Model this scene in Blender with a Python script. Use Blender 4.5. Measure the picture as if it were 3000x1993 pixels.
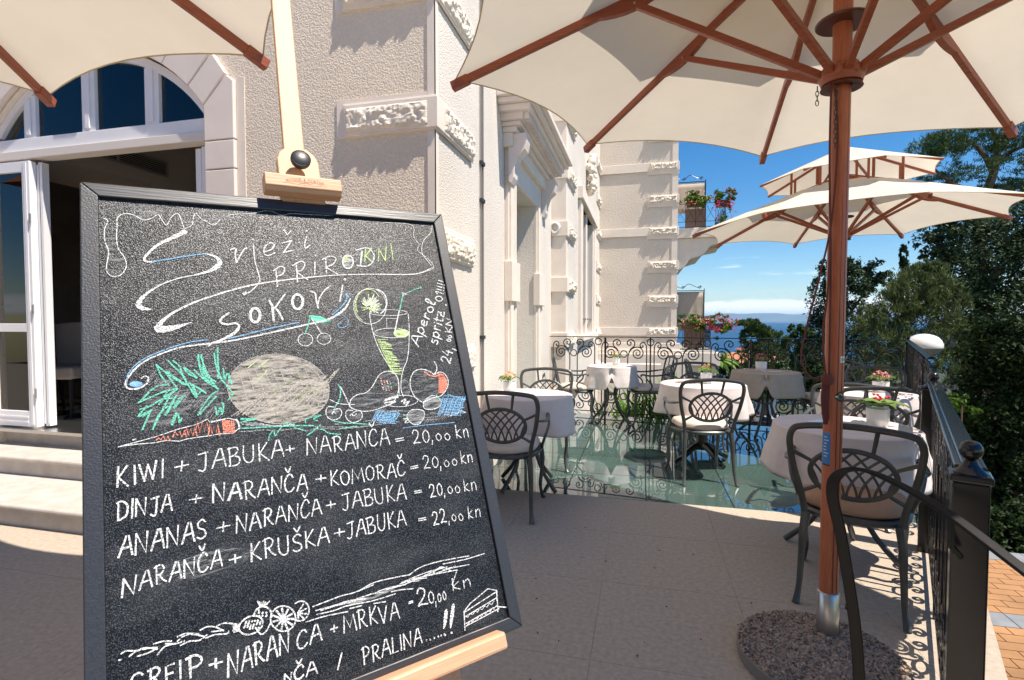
import bpy, math, random
import numpy as np
from mathutils import Vector, Matrix, noise
R = math.radians
rnd = random.Random(7)
for o in list(bpy.data.objects): bpy.data.objects.remove(o)
scene = bpy.context.scene
COL = scene.collection

# ------------------------------------------------------------------ camera, sky, sun, exposure
TH = math.atan(.25)
CT, ST = math.cos(TH), math.sin(TH)
CH = 1.35
def W(x, y):                       # camera-aligned ground plan -> building-aligned world
    return (CT*x - ST*y, ST*x + CT*y)
cam = bpy.data.cameras.new('camera')
camo = bpy.data.objects.new('camera', cam); COL.objects.link(camo)
cam.sensor_width = 36; cam.lens = 18.3; cam.clip_start = .05; cam.clip_end = 80000
camo.location = (0, 0, CH)
camo.rotation_euler = (R(90-2.05), 0, TH)
scene.camera = camo
SUN = Vector((.443, -.135, .885)).normalized()
world = bpy.data.worlds.new('World'); scene.world = world; world.use_nodes = True
nt = world.node_tree; nt.nodes.clear()
wo = nt.nodes.new('ShaderNodeOutputWorld'); bg = nt.nodes.new('ShaderNodeBackground')
sky = nt.nodes.new('ShaderNodeTexSky'); sky.sky_type = 'NISHITA'; sky.sun_disc = False
sky.sun_elevation = math.asin(SUN.z); sky.sun_rotation = math.atan2(SUN.x, SUN.y)
sky.altitude = 0; sky.air_density = 1.0; sky.dust_density = .0; sky.ozone_density = 4.0
bg.inputs[1].default_value = .088
hsv = nt.nodes.new('ShaderNodeHueSaturation'); hsv.inputs['Saturation'].default_value = 1.36
nt.links.new(sky.outputs[0], hsv.inputs['Color'])
# low bank of cumulus over the far coast: a real part of the sky
tc = nt.nodes.new('ShaderNodeTexCoord'); sep = nt.nodes.new('ShaderNodeSeparateXYZ')
nt.links.new(tc.outputs['Generated'], sep.inputs[0])
mp = nt.nodes.new('ShaderNodeMapping'); mp.inputs['Scale'].default_value = (9, 9, 62)
nt.links.new(tc.outputs['Generated'], mp.inputs[0])
nz = nt.nodes.new('ShaderNodeTexNoise'); nz.inputs['Scale'].default_value = 1.6; nz.inputs['Detail'].default_value = 9; nz.inputs['Roughness'].default_value = .62
nt.links.new(mp.outputs[0], nz.inputs['Vector'])
def wmath(op, a, b=None, c=None, clamp=False):
    n = nt.nodes.new('ShaderNodeMath'); n.operation = op; n.use_clamp = clamp
    for i, v in enumerate((a, b, c)):
        if v is None: continue
        if isinstance(v, (int, float)): n.inputs[i].default_value = v
        else: nt.links.new(v, n.inputs[i])
    return n.outputs[0]
def wrange(v, a, b, c, d):
    n = nt.nodes.new('ShaderNodeMapRange'); n.clamp = True; n.interpolation_type = 'SMOOTHSTEP'
    nt.links.new(v, n.inputs[0])
    for i, x in enumerate((a, b, c, d)): n.inputs[i+1].default_value = x
    return n.outputs[0]
lo = wrange(sep.outputs[2], .004, .018, 0, 1); hi = wrange(sep.outputs[2], .028, .046, 1, 0)
band = wmath('MULTIPLY', lo, hi)
cl1 = wrange(wmath('ADD', nz.outputs[0], wmath('MULTIPLY', band, .36)), .60, .72, 0, 1)
cl1 = wmath('MULTIPLY', cl1, band)
nz2 = nt.nodes.new('ShaderNodeTexNoise'); nz2.inputs['Scale'].default_value = .9; nz2.inputs['Detail'].default_value = 8
nt.links.new(mp.outputs[0], nz2.inputs['Vector'])
band2 = wmath('MULTIPLY', wrange(sep.outputs[2], .05, .075, 0, 1), wrange(sep.outputs[2], .10, .16, 1, 0))
cl2 = wmath('MULTIPLY', wmath('MULTIPLY', wrange(nz2.outputs[0], .60, .72, 0, 1), band2), .4)
cl = wmath('ADD', cl1, cl2, None, True)
mix = nt.nodes.new('ShaderNodeMixRGB'); nt.links.new(cl, mix.inputs[0]); nt.links.new(hsv.outputs[0], mix.inputs[1])
mix.inputs[2].default_value = (10, 10.3, 10.8, 1)
nt.links.new(mix.outputs[0], bg.inputs[0]); nt.links.new(bg.outputs[0], wo.inputs[0])
sl = bpy.data.lights.new('sun', 'SUN'); sl.energy = 4.6; sl.angle = R(.5); sl.color = (1, .915, .80)
so = bpy.data.objects.new('sun', sl); COL.objects.link(so)
so.rotation_euler = SUN.to_track_quat('Z', 'Y').to_euler(); so.location = (10, -5, 20)
scene.view_settings.view_transform = 'Standard'; scene.view_settings.look = 'None'
scene.view_settings.gamma = 1; scene.view_settings.exposure = .77
scene.view_settings.use_curve_mapping = False

# ------------------------------------------------------------------ materials
MATS = {}
def NN(m, t, **kw):
    n = m.node_tree.nodes.new(t)
    for k, v in kw.items(): setattr(n, k, v)
    return n
def mat(name, col, rough=.6, metal=0, var=.0, vscale=5., col2=None, bump=0., bscale=50., bdist=.01, stretch=None, spec=.5, detail=4, trans=0, coat=0, island=0., pos=False):
    if name in MATS: return MATS[name]
    m = bpy.data.materials.new(name); m.use_nodes = True; MATS[name] = m
    N = m.node_tree.nodes; L = m.node_tree.links; p = N['Principled BSDF']
    p.inputs['Roughness'].default_value = rough; p.inputs['Metallic'].default_value = metal
    p.inputs['Specular IOR Level'].default_value = spec; p.inputs['Coat Weight'].default_value = coat
    p.inputs['Base Color'].default_value = (*col, 1)
    tc = NN(m, 'ShaderNodeTexCoord'); mp = NN(m, 'ShaderNodeMapping')
    if pos: tc = NN(m, 'ShaderNodeNewGeometry')
    L.new(tc.outputs['Position' if pos else 'Object'], mp.inputs[0])
    if stretch: mp.inputs['Scale'].default_value = stretch
    out = None
    if var > 0 or col2:
        nz = NN(m, 'ShaderNodeTexNoise'); nz.inputs['Scale'].default_value = vscale; nz.inputs['Detail'].default_value = detail; nz.inputs['Roughness'].default_value = .6
        L.new(mp.outputs[0], nz.inputs[0])
        rp = NN(m, 'ShaderNodeValToRGB'); L.new(nz.outputs[0], rp.inputs[0])
        c2 = col2 if col2 else tuple(c*(1-var) for c in col)
        c1 = col if col2 else tuple(min(1, c*(1+var)) for c in col)
        rp.color_ramp.elements[0].position = .33; rp.color_ramp.elements[1].position = .67
        rp.color_ramp.elements[0].color = (*c2, 1); rp.color_ramp.elements[1].color = (*c1, 1)
        out = rp.outputs[0]
    if island > 0:
        g = NN(m, 'ShaderNodeNewGeometry'); hs = NN(m, 'ShaderNodeHueSaturation')
        mr = NN(m, 'ShaderNodeMapRange'); mr.inputs[3].default_value = 1-island; mr.inputs[4].default_value = 1+island
        L.new(g.outputs['Random Per Island'], mr.inputs[0]); L.new(mr.outputs[0], hs.inputs['Value'])
        if out: L.new(out, hs.inputs['Color'])
        else: hs.inputs['Color'].default_value = (*col, 1)
        out = hs.outputs[0]
    if out: L.new(out, p.inputs['Base Color'])
    if bump > 0:
        nb = NN(m, 'ShaderNodeTexNoise'); nb.inputs['Scale'].default_value = bscale; nb.inputs['Detail'].default_value = 3
        L.new(mp.outputs[0], nb.inputs[0])
        b = NN(m, 'ShaderNodeBump'); b.inputs['Strength'].default_value = bump; b.inputs['Distance'].default_value = bdist
        L.new(nb.outputs[0], b.inputs['Height']); L.new(b.outputs[0], p.inputs['Normal'])
    if trans > 0:
        tr = NN(m, 'ShaderNodeBsdfTranslucent'); mx = NN(m, 'ShaderNodeMixShader'); mx.inputs[0].default_value = trans
        if out: L.new(out, tr.inputs[0])
        else: tr.inputs[0].default_value = (*col, 1)
        L.new(p.outputs[0], mx.inputs[1]); L.new(tr.outputs[0], mx.inputs[2])
        L.new(mx.outputs[0], N['Material Output'].inputs[0])
    return m
def wood(name, c1, c2, grain=(3, 40, 40), rough=.45, coat=0.0):
    m = mat(name, c1, rough, col2=c2, vscale=3, stretch=grain, detail=6, bump=.25, bscale=6, bdist=.002, coat=coat)
    return m
def glassmat(name, tint, ior=1.5, rough=.0, boost=1.0):
    m = bpy.data.materials.new(name); m.use_nodes = True; MATS[name] = m
    N = m.node_tree.nodes; L = m.node_tree.links; N.clear()
    o = NN(m, 'ShaderNodeOutputMaterial'); t = NN(m, 'ShaderNodeBsdfTransparent'); g = NN(m, 'ShaderNodeBsdfGlossy')
    t.inputs[0].default_value = (*tint, 1); g.inputs['Roughness'].default_value = rough; g.inputs['Color'].default_value = (.95, .97, 1, 1)
    f = NN(m, 'ShaderNodeFresnel'); f.inputs[0].default_value = ior; mx = NN(m, 'ShaderNodeMixShader')
    mu = NN(m, 'ShaderNodeMath', operation='MULTIPLY', use_clamp=True); mu.inputs[1].default_value = boost
    L.new(f.outputs[0], mu.inputs[0]); L.new(mu.outputs[0], mx.inputs[0]); L.new(t.outputs[0], mx.inputs[1]); L.new(g.outputs[0], mx.inputs[2]); L.new(mx.outputs[0], o.inputs[0])
    return m

# stucco: coarse thrown render
def stucco(name, col, sc, dist, strength=.55):
    m = bpy.data.materials.new(name); m.use_nodes = True; MATS[name] = m
    N = m.node_tree.nodes; L = m.node_tree.links; p = N['Principled BSDF']; p.inputs['Roughness'].default_value = .9; p.inputs['Specular IOR Level'].default_value = .2
    tc = NN(m, 'ShaderNodeTexCoord')
    n1 = NN(m, 'ShaderNodeTexNoise'); n1.inputs['Scale'].default_value = sc; n1.inputs['Detail'].default_value = 2.5; n1.inputs['Distortion'].default_value = .4
    L.new(tc.outputs['Object'], n1.inputs[0])
    b = NN(m, 'ShaderNodeBump'); b.inputs['Strength'].default_value = strength; b.inputs['Distance'].default_value = dist
    mr = NN(m, 'ShaderNodeMapRange'); mr.interpolation_type = 'SMOOTHSTEP'; mr.inputs[1].default_value = .38; mr.inputs[2].default_value = .62
    L.new(n1.outputs[0], mr.inputs[0]); L.new(mr.outputs[0], b.inputs['Height']); L.new(b.outputs[0], p.inputs['Normal'])
    n2 = NN(m, 'ShaderNodeTexNoise'); n2.inputs['Scale'].default_value = 1.3; n2.inputs['Detail'].default_value = 6
    L.new(tc.outputs['Object'], n2.inputs[0])
    rp = NN(m, 'ShaderNodeValToRGB'); L.new(n2.outputs[0], rp.inputs[0])
    rp.color_ramp.elements[0].position = .3; rp.color_ramp.elements[1].position = .7
    rp.color_ramp.elements[0].color = (*[c*.9 for c in col], 1); rp.color_ramp.elements[1].color = (*col, 1)
    mx = NN(m, 'ShaderNodeMixRGB', blend_type='MULTIPLY'); mx.inputs[0].default_value = 1
    r2 = NN(m, 'ShaderNodeMapRange'); r2.inputs[1].default_value = .35; r2.inputs[2].default_value = .6; r2.inputs[3].default_value = .92; r2.inputs[4].default_value = 1
    L.new(n1.outputs[0], r2.inputs[0]); cb = NN(m, 'ShaderNodeCombineColor')
    for i in range(3): L.new(r2.outputs[0], cb.inputs[i])
    L.new(rp.outputs[0], mx.inputs[1]); L.new(cb.outputs[0], mx.inputs[2]); L.new(mx.outputs[0], p.inputs['Base Color'])
    return m
M_ST = stucco('stucco_coarse', (.86, .74, .61), 82, .008)
M_ST2 = stucco('stucco_fine', (.80, .73, .65), 85, .005)
M_ST3 = stucco('stucco_pale', (.76, .67, .57), 30, .004)
M_TRIM = mat('smooth_render', (.78, .69, .60), .8, var=.05, vscale=4, bump=.15, bscale=60, bdist=.003)
M_STONE = mat('arch_stone', (.75, .66, .60), .75, var=.05, vscale=3, bump=.1, bscale=80, bdist=.002)
M_ROCK = mat('rock_render', (.74, .66, .56), .9, var=.1, vscale=8, bump=.5, bscale=60, bdist=.006)
M_PVC = mat('white_frame', (.80, .80, .82), .3, var=.02)
M_WGLASS = glassmat('window_glass', (.42, .46, .45), 1.5, 0, 1.0)
M_UWOOD = wood('red_hardwood', (.35, .092, .038), (.23, .055, .025), (2.5, 2.5, 60), .42)
M_UWOOD_P = wood('pole_hardwood', (.46, .135, .052), (.32, .08, .032), (60, 60, 2.5), .38)
M_EWOOD = wood('beech', (.64, .40, .24), (.54, .31, .17), (50, 50, 2.5), .5)
M_EWOOD2 = wood('beech_cross', (.66, .39, .24), (.56, .32, .18), (3, 60, 60), .5)
M_CANVAS = mat('canvas', (.77, .70, .59), .9, var=.03, vscale=3, trans=.30, bump=.45, bscale=2.6, bdist=.03, spec=.1)
M_CAST = mat('cast_aluminium', (.075, .078, .075), .34, metal=.35, var=.2, vscale=9, bump=.2, bscale=120, bdist=.001, spec=.6)
M_IRONM = mat('matt_black_iron', (.008, .008, .009), .5, spec=.25, bump=.2, bscale=80, bdist=.001)
M_IRON = mat('black_iron', (.010, .010, .011), .19, metal=.0, var=.3, vscale=20, bump=.04, bscale=40, bdist=.001, spec=.5)
M_CUSH = mat('cushion_cloth', (.62, .53, .45), .95, var=.06, vscale=14, bump=.3, bscale=14, bdist=.012, spec=.1)
M_CUSHT = mat('cushion_tan', (.44, .27, .17), .95, var=.06, vscale=14, bump=.3, bscale=14, bdist=.012, spec=.1)
M_CLOTH = mat('table_linen', (.66, .58, .55), .95, var=.03, vscale=20, bump=.5, bscale=9, bdist=.012, spec=.1)
M_CLOTH_SHADE = mat('table_linen_shaded', (.40, .33, .28), .95, var=.05, vscale=20, bump=.5, bscale=9, bdist=.012, spec=.1)  # darker copy of the linen: the parasol's shade is put into the colour
M_CER = mat('white_ceramic', (.8, .79, .77), .25, coat=.3)
M_PAPER = mat('paper', (.6, .5, .42), .8)
M_FLOOR = mat('terrace_stone', (.48, .405, .325), .85, var=.0, col2=(.37, .31, .25), vscale=44, bump=.3, bscale=150, bdist=.003, detail=14, spec=.2, pos=True)
M_STEP = mat('step_stone', (.56, .51, .46), .7, pos=True, col2=(.44, .39, .34), vscale=7, detail=10, bump=.2, bscale=60, bdist=.003)
M_JOINT = mat('joint', (.33, .27, .22), .9)
M_STEEL = mat('steel', (.55, .55, .56), .28, metal=1, bump=.1, bscale=40, stretch=(1, 1, .05))
M_DARKSTEEL = mat('dark_steel', (.05, .055, .06), .5, metal=.5)
M_BLACK = mat('black_plastic', (.015, .015, .017), .35, bump=.1, bscale=300, bdist=.001)
M_ROPE = mat('brown_cord', (.12, .03, .022), .8)
M_FRAMEB = wood('black_frame', (.022, .022, .027), (.012, .012, .015), (60, 60, 2.5), .42)
for _m in (M_FRAMEB,): _m.node_tree.nodes['Principled BSDF'].inputs['Specular IOR Level'].default_value = .8
M_FRAMEB2 = wood('black_frame_cross', (.022, .022, .027), (.012, .012, .015), (2.5, 60, 60), .42)
M_FRAMEB2.node_tree.nodes['Principled BSDF'].inputs['Specular IOR Level'].default_value = .8
M_LEAF = {}
def leafmat(name, c1, c2, isl=.35, tr=.25, rough=.55):
    m = mat(name, c1, rough, col2=c2, vscale=.9, island=isl, trans=tr, spec=.15); return m

def add_spots(m, col, sc, thr, amt):
    N = m.node_tree.nodes; L = m.node_tree.links; p = N['Principled BSDF']
    tc = NN(m, 'ShaderNodeTexCoord'); vo = NN(m, 'ShaderNodeTexVoronoi'); vo.inputs['Scale'].default_value = sc; L.new(tc.outputs['Object'], vo.inputs['Vector'])
    mr = NN(m, 'ShaderNodeMapRange'); mr.inputs[1].default_value = thr; mr.inputs[2].default_value = thr*.5; mr.inputs[3].default_value = 0; mr.inputs[4].default_value = amt; L.new(vo.outputs['Distance'], mr.inputs[0])
    sw = NN(m, 'ShaderNodeMath', operation='GREATER_THAN'); sc_ = NN(m, 'ShaderNodeSeparateColor'); L.new(vo.outputs['Color'], sc_.inputs[0]); L.new(sc_.outputs[0], sw.inputs[0]); sw.inputs[1].default_value = .72
    mu = NN(m, 'ShaderNodeMath', operation='MULTIPLY'); L.new(mr.outputs[0], mu.inputs[0]); L.new(sw.outputs[0], mu.inputs[1])
    mx = NN(m, 'ShaderNodeMixRGB'); mx.inputs[2].default_value = (*col, 1); L.new(mu.outputs[0], mx.inputs[0])
    src = [l for l in L if l.to_node == p and l.to_socket.name == 'Base Color'][0].from_socket
    L.new(src, mx.inputs[1]); L.new(mx.outputs[0], p.inputs['Base Color'])
    for n in list(N):
        if n.type == 'BSDF_TRANSLUCENT': L.new(mx.outputs[0], n.inputs[0])
add_spots(M_CANVAS, (.40, .22, .14), 3.2, .045, .55)
add_spots(M_FLOOR, (.12, .08, .06), 5, .03, .6)
# ------------------------------------------------------------------ mesh helpers
def frame_of(d):
    d = np.asarray(d, float); d = d/np.linalg.norm(d)
    a = np.array([0, 0, 1.]) if abs(d[2]) < .9 else np.array([1., 0, 0])
    x = np.cross(a, d); x /= np.linalg.norm(x); return x, np.cross(d, x), d
class MB:
    def __init__(s): s.v = []; s.f = []
    def add(s, v, f):
        o = len(s.v); s.v += [tuple(map(float, p)) for p in v]; s.f += [tuple(i+o for i in q) for q in f]; return s
    def box(s, x0, x1, y0, y1, z0, z1):
        return s.add([(x0,y0,z0),(x1,y0,z0),(x1,y1,z0),(x0,y1,z0),(x0,y0,z1),(x1,y0,z1),(x1,y1,z1),(x0,y1,z1)],
                     [(0,3,2,1),(4,5,6,7),(0,1,5,4),(1,2,6,5),(2,3,7,6),(3,0,4,7)])
    def bar(s, a, b, w, h, up=(0, 0, 1)):       # rectangular bar a->b
        a = np.array(a, float); b = np.array(b, float); d = b-a; d /= np.linalg.norm(d)
        u = np.array(up, float); x = np.cross(d, u)
        if np.linalg.norm(x) < 1e-6: x = np.cross(d, (0, 1, 0))
        x /= np.linalg.norm(x); u = np.cross(x, d)
        v = []
        for p in (a, b):
            for (i, j) in ((-1,-1),(1,-1),(1,1),(-1,1)): v.append(p + x*w/2*i + u*h/2*j)
        return s.add(v, [(0,1,2,3),(7,6,5,4),(0,4,5,1),(1,5,6,2),(2,6,7,3),(3,7,4,0)])
    def tube(s, pts, r, n=8, cap=True, flat=1., closed=False, nrm=None):
        pts = [np.array(p, float) for p in pts]; m = len(pts)
        rr = r if hasattr(r, '__len__') else [r]*m
        v = []; prev = None
        for i, p in enumerate(pts):
            if closed: t = pts[(i+1) % m]-pts[i-1]
            else: t = pts[min(i+1, m-1)]-pts[max(i-1, 0)]
            t = t/ (np.linalg.norm(t)+1e-12)
            if nrm is not None:
                y = np.array(nrm, float); x = np.cross(y, t); x /= np.linalg.norm(x)+1e-12; y = np.cross(t, x)
            elif prev is None: x, y, _ = frame_of(t)
            else:
                x = prev - t*np.dot(prev, t); x /= np.linalg.norm(x)+1e-12; y = np.cross(t, x)
            prev = x
            for k in range(n):
                a = 2*math.pi*(k+.5)/n; v.append(p + x*math.cos(a)*rr[i] + y*math.sin(a)*rr[i]*flat)
        f = []
        for i in range(m if closed else m-1):
            j = (i+1) % m
            for k in range(n):
                k2 = (k+1) % n; f.append((i*n+k, i*n+k2, j*n+k2, j*n+k))
        if cap and not closed: f.append(tuple(range(n))[::-1]); f.append(tuple((m-1)*n+k for k in range(n)))
        return s.add(v, f)
    def lathe(s, prof, n=24, c=(0, 0, 0)):
        v = []; f = []
        for r, z in prof:
            for k in range(n):
                a = 2*math.pi*k/n; v.append((c[0]+r*math.cos(a), c[1]+r*math.sin(a), c[2]+z))
        m = len(prof)
        for i in range(m-1):
            for k in range(n):
                k2 = (k+1) % n; f.append((i*n+k, i*n+k2, (i+1)*n+k2, (i+1)*n+k))
        f.append(tuple(range(n))[::-1]); f.append(tuple((m-1)*n+k for k in range(n)))
        return s.add(v, f)
    def prism(s, poly, vec):                     # polygon (3d points) extruded along vec
        n = len(poly); p = [np.array(q, float) for q in poly]; vec = np.array(vec, float)
        v = p + [q+vec for q in p]
        f = [tuple(range(n))[::-1], tuple(range(n, 2*n))]
        for i in range(n):
            j = (i+1) % n; f.append((i, j, n+j, n+i))
        return s.add(v, f)
    def sphere(s, c, r, n=16, m=10, sz=1.):
        prof = [(max(1e-4, r*math.sin(math.pi*i/m)), -r*sz*math.cos(math.pi*i/m)) for i in range(m+1)]
        return s.lathe(prof, n, c)
    def grid(s, P):                              # P[i][j] points
        a = len(P); b = len(P[0]); v = [q for row in P for q in row]
        f = [(i*b+j, i*b+j+1, (i+1)*b+j+1, (i+1)*b+j) for i in range(a-1) for j in range(b-1)]
        return s.add(v, f)
    def mesh(s, name, m=None, smooth=False):
        me = bpy.data.meshes.new(name); me.from_pydata(s.v, [], s.f)
        if m: me.materials.append(m)
        if smooth:
            me.polygons.foreach_set('use_smooth', [True]*len(me.polygons))
            try: me.set_sharp_from_angle(angle=R(40))
            except Exception: pass
        me.update(); return me
    def build(s, name, m=None, parent=None, smooth=False, bevel=0, seg=2):
        me = s.mesh(name, m, smooth); return link(name, me, parent, bevel, seg)
def link(name, me, parent=None, bevel=0, seg=2):
    o = bpy.data.objects.new(name, me); COL.objects.link(o)
    if parent: o.parent = parent
    if bevel:
        b = o.modifiers.new('bevel', 'BEVEL'); b.width = bevel; b.segments = seg; b.limit_method = 'ANGLE'; b.angle_limit = R(40)
    return o
def empty(name, loc=(0, 0, 0), rz=0):
    o = bpy.data.objects.new(name, None); COL.objects.link(o); o.location = loc; o.rotation_euler.z = rz; o.empty_display_size = .1
    return o
def tag(o, label=None, cat=None, group=None, kind=None):
    if label: o['label'] = label
    if cat: o['category'] = cat
    if group: o['group'] = group
    if kind: o['kind'] = kind
    return o
KIDS = {}
def copy_tree(o, parent=None):
    c = o.copy(); COL.objects.link(c); c.parent = parent
    for ch in o.children: copy_tree(ch, c)
    return c
def crom(pts, k=6, closed=False):
    P = [np.array(p, float) for p in pts]; n = len(P); out = []
    rng = range(n) if closed else range(n-1)
    for i in rng:
        p0 = P[(i-1) % n] if closed else P[max(i-1, 0)]; p1 = P[i]; p2 = P[(i+1) % n]; p3 = P[(i+2) % n] if closed else P[min(i+2, n-1)]
        for j in range(k):
            t = j/k; out.append(.5*((2*p1)+(-p0+p2)*t+(2*p0-5*p1+4*p2-p3)*t*t+(-p0+3*p1-3*p2+p3)*t**3))
    if not closed: out.append(P[-1])
    return out
def lerp(a, b, t): return a+(b-a)*t

# ------------------------------------------------------------------ terrace floor
P1 = (.774, 1.48); P2 = (1.65, 3.53); P3 = (3.0, 6.98); P0w = (-1.33, 7.64)
def railx(y): return P1[0] + (y-P1[1])*(P2[0]-P1[0])/(P2[1]-P1[1])
OFF = .22
slab = MB().prism([(-20, -7, -.22), (9, -7, -.22), (9, -3.5, -.22), (railx(-3.5)+OFF, -3.5, -.22), (railx(3.995)+OFF, 3.995, -.22), (-9, 3.995, -.22), (-9, 3.3, -.22), (-20, 3.3, -.22)], (0, 0, .2175)).build('terrace_slab', M_JOINT)
tag(slab, kind='structure')
T = .65
def clip(poly, f):
    out = []
    for i, p in enumerate(poly):
        q = poly[(i+1) % len(poly)]; a, b = f(p), f(q)
        if a >= 0: out.append(p)
        if (a >= 0) != (b >= 0):
            t = a/(a-b); out.append((p[0]+(q[0]-p[0])*t, p[1]+(q[1]-p[1])*t))
    return out
g = .0008
bp_ = MB().prism([(-19.9, -6.9, -.002), (8.9, -6.9, -.002), (8.9, -3.5, -.002), (railx(-3.5)+OFF, -3.5, -.002), (railx(-2.206)+OFF, -2.206, -.002), (-7.342, -2.206, -.002), (-7.342, 3.29, -.002), (-19.9, 3.29, -.002)], (0, 0, .0015)).build('outer_terrace', M_FLOOR); tag(bp_, kind='structure')
full = MB().box(g, T-g, g, T-g, -.035, 0).mesh('floor_tile', M_FLOOR)
floor = empty('terrace_floor'); tag(floor, kind='structure')
ix = 0
x = -.19-T*11
while x < 2.4:
    y = 3.995-T
    while y > -2.2:
        if y+T < 2.47 or x > -2.95 or True:
            lim = railx(y)+OFF
            if x+T < lim-.3 and x+T < 8:
                o = link('floor_tile', full, floor); o.location = (x, y, 0)
            else:
                poly = clip([(x+g, y+g), (x+T-g, y+g), (x+T-g, y+T-g), (x+g, y+T-g)], lambda p: railx(p[1])+OFF-p[0])
                if len(poly) > 2:
                    MB().prism([(px, py, -.035) for px, py in poly], (0, 0, .035)).build('floor_tile', M_FLOOR, floor)
        y -= T
    x += T
# small debris: dry leaf bits on the floor
mb = MB()
for i in range(46):
    x, y = rnd.uniform(-.7, 1.4), rnd.uniform(1.6, 3.9)
    a = rnd.uniform(0, 6); s_ = rnd.uniform(.004, .009)
    c, s__ = math.cos(a)*s_, math.sin(a)*s_
    mb.add([(x-c, y-s__, .002), (x+s__*.5, y-c*.5, .004), (x+c, y+s__, .002), (x-s__*.5, y+c*.5, .006)], [(0, 1, 2, 3)])
tag(mb.build('leaf_litter', mat('dry_leaf', (.16, .05, .02), .8)), kind='stuff', label='tiny dry reddish leaf scraps scattered over the stone floor', cat='leaf litter')

# ------------------------------------------------------------------ steps to the arched door
steps = empty('stone_steps', (-5, 2.9, 0)); tag(steps, kind='structure')
def stepset(x0, x1):
    st = lambda n, y0, y1, z0, z1, bv=.0: MB().box(x0+5, x1+5, y0-2.9, y1-2.9, z0, z1).build(n, M_STEP, steps, bevel=bv, seg=3)
    st('riser', 2.50, 3.55, 0, .115); st('tread', 2.46, 3.55, .1152, .152, .016)
    st('riser', 2.98, 3.55, .1522, .265); st('tread', 2.94, 3.55, .2652, .302, .016)
    st('riser', 3.30, 3.6, .3022, .42)
stepset(-8.5, -3.0)
MB().box(-2.1, 1.96, .3, .70, .4202, .445).build('threshold', M_STEEL, steps)

# ------------------------------------------------------------------ the villa
F = 3.24; SX = -1.33
AC, AZ, AR = (-4.25), 2.09, 1.40
bld = empty('hotel_building', (SX, F, 0)); tag(bld, 'cream hotel building with rough stucco walls, rock faced corner blocks and an arched door', 'building')
bld.matrix_world = Matrix.Translation((SX, F, 0))
def bp(mb, name, m, bevel=0, smooth=False, parent=None, seg=2):
    o = mb.build(name, m, parent or bld, smooth, bevel, seg)
    o.matrix_parent_inverse = Matrix.Translation((-SX, -F, 0)) if (parent is None or parent is bld) else Matrix.Identity(4)
    return o
H = 9.
def arch(r, n=22, z=AZ, hw=None):
    hw = hw or 1.12; a0 = math.asin(min(1, hw/r)); return [(AC+r*math.sin(a), z+r*math.cos(a)) for a in np.linspace(-a0, a0, n)]
ar = arch(AR)
poly = [(-9, 0), (AC-1.12, 0)] + ar + [(AC+1.12, 0), (-2.868, 0), (-2.868, H), (-9, H)]
mb = MB().prism([(x, F, z) for x, z in poly][::-1], (0, .36, 0)); bp(mb, 'wall', M_ST)
# front wall right of the door, stucco panel fields between smooth margins
mb = MB().box(-2.866, SX, F, F+.36, 0, H); bp(mb, 'wall', M_ST)
mb = MB().box(-2.868, -2.80, F-.006, F-.0005, 0, 3.11); bp(mb, 'wall_margin', M_TRIM)
zc = [-.70+.84*k for k in range(0, 12)]     # rock face level bottoms: .14 .98 1.82 2.66 3.5 ...
LV = [z for z in [.14, .98, 1.81, 2.64, 3.485, 4.32, 5.155] ]
mb = MB()
mb.box(SX-.05, SX+.008, F-.009, F-.0005, 0, H); mb.box(SX+.0005, SX+.009, F-.009, F+.04, 0, H)
for z in LV:
    mb.box(-2.05, SX-.052, F-.008, F-.0005, z-.04, z+.22)
bp(mb, 'corner_margin', M_TRIM)
def rockgrid(w, h, nx, nz, amp, seed):
    P = []
    for i in range(nx+1):
        row = []
        for j in range(nz+1):
            u, v = i/nx, j/nz; e = min(u*w, (1-u)*w, v*h, (1-v)*h)
            k = min(1, e/.014)
            q = Vector((u*w*17+seed, v*h*17, seed))
            d = noise.noise(q)*.55 + noise.noise(q*2.3)*.45 + abs(noise.noise(q*1.3+Vector((9, 2, 5))))*.9
            c = noise.cell(q*1.1)
            row.append((u*w, -(amp*k*max(.12, .42+.6*d+.12*c)), v*h))
        P.append(row)
    g = MB().grid(P); o = len(g.v)
    g.add([(0, .004, 0), (w, .004, 0), (w, .004, h), (0, .004, h)], [(0, 1, 2, 3)]); return g
def xf(mb, M):
    mb.v = [tuple(M @ Vector(p)) for p in mb.v]; return mb
def rock(x, y, z, w, h, face, amp, seed, n=1., parent=None):
    g = rockgrid(w, h, max(6, int(w*100*n)), max(4, int(h*100*n)), amp, seed)
    M = Matrix.Translation((x, y, z)) @ (Matrix.Rotation(R(90), 4, 'Z') if face == 'X' else Matrix.Identity(4))
    return xf(g, M)
for k, z in enumerate(LV):
    near = 1. if 1 <= k <= 5 else .5
    mb = MB()
    # stepped block that wraps the corner
    for (d, a, b) in ((.018, z-.035, z+.19), (.028, z-.022, z+.178)):
        L0 = -2.0 if d < .02 else -1.985
        mb.box(L0, SX+d, F-d, F-.0095, a, b); mb.box(SX+.0095, SX+d-.0005, F-.0095, 3.985 if d < .02 else 3.975, a+.0005, b-.0005)
    blk = bp(mb, 'quoin_block', M_TRIM, bevel=.004)
    o = bp(rock(-1.975, F-.028, z-.003, .60, .155, 'Y', .027, k*3.1, near), 'rock_face', M_ROCK, parent=blk)
    o = bp(rock(SX+.028, F+.10, z-.003, .62, .155, 'X', .030, k*5.7+1, near), 'rock_face', M_ROCK, parent=blk)
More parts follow.
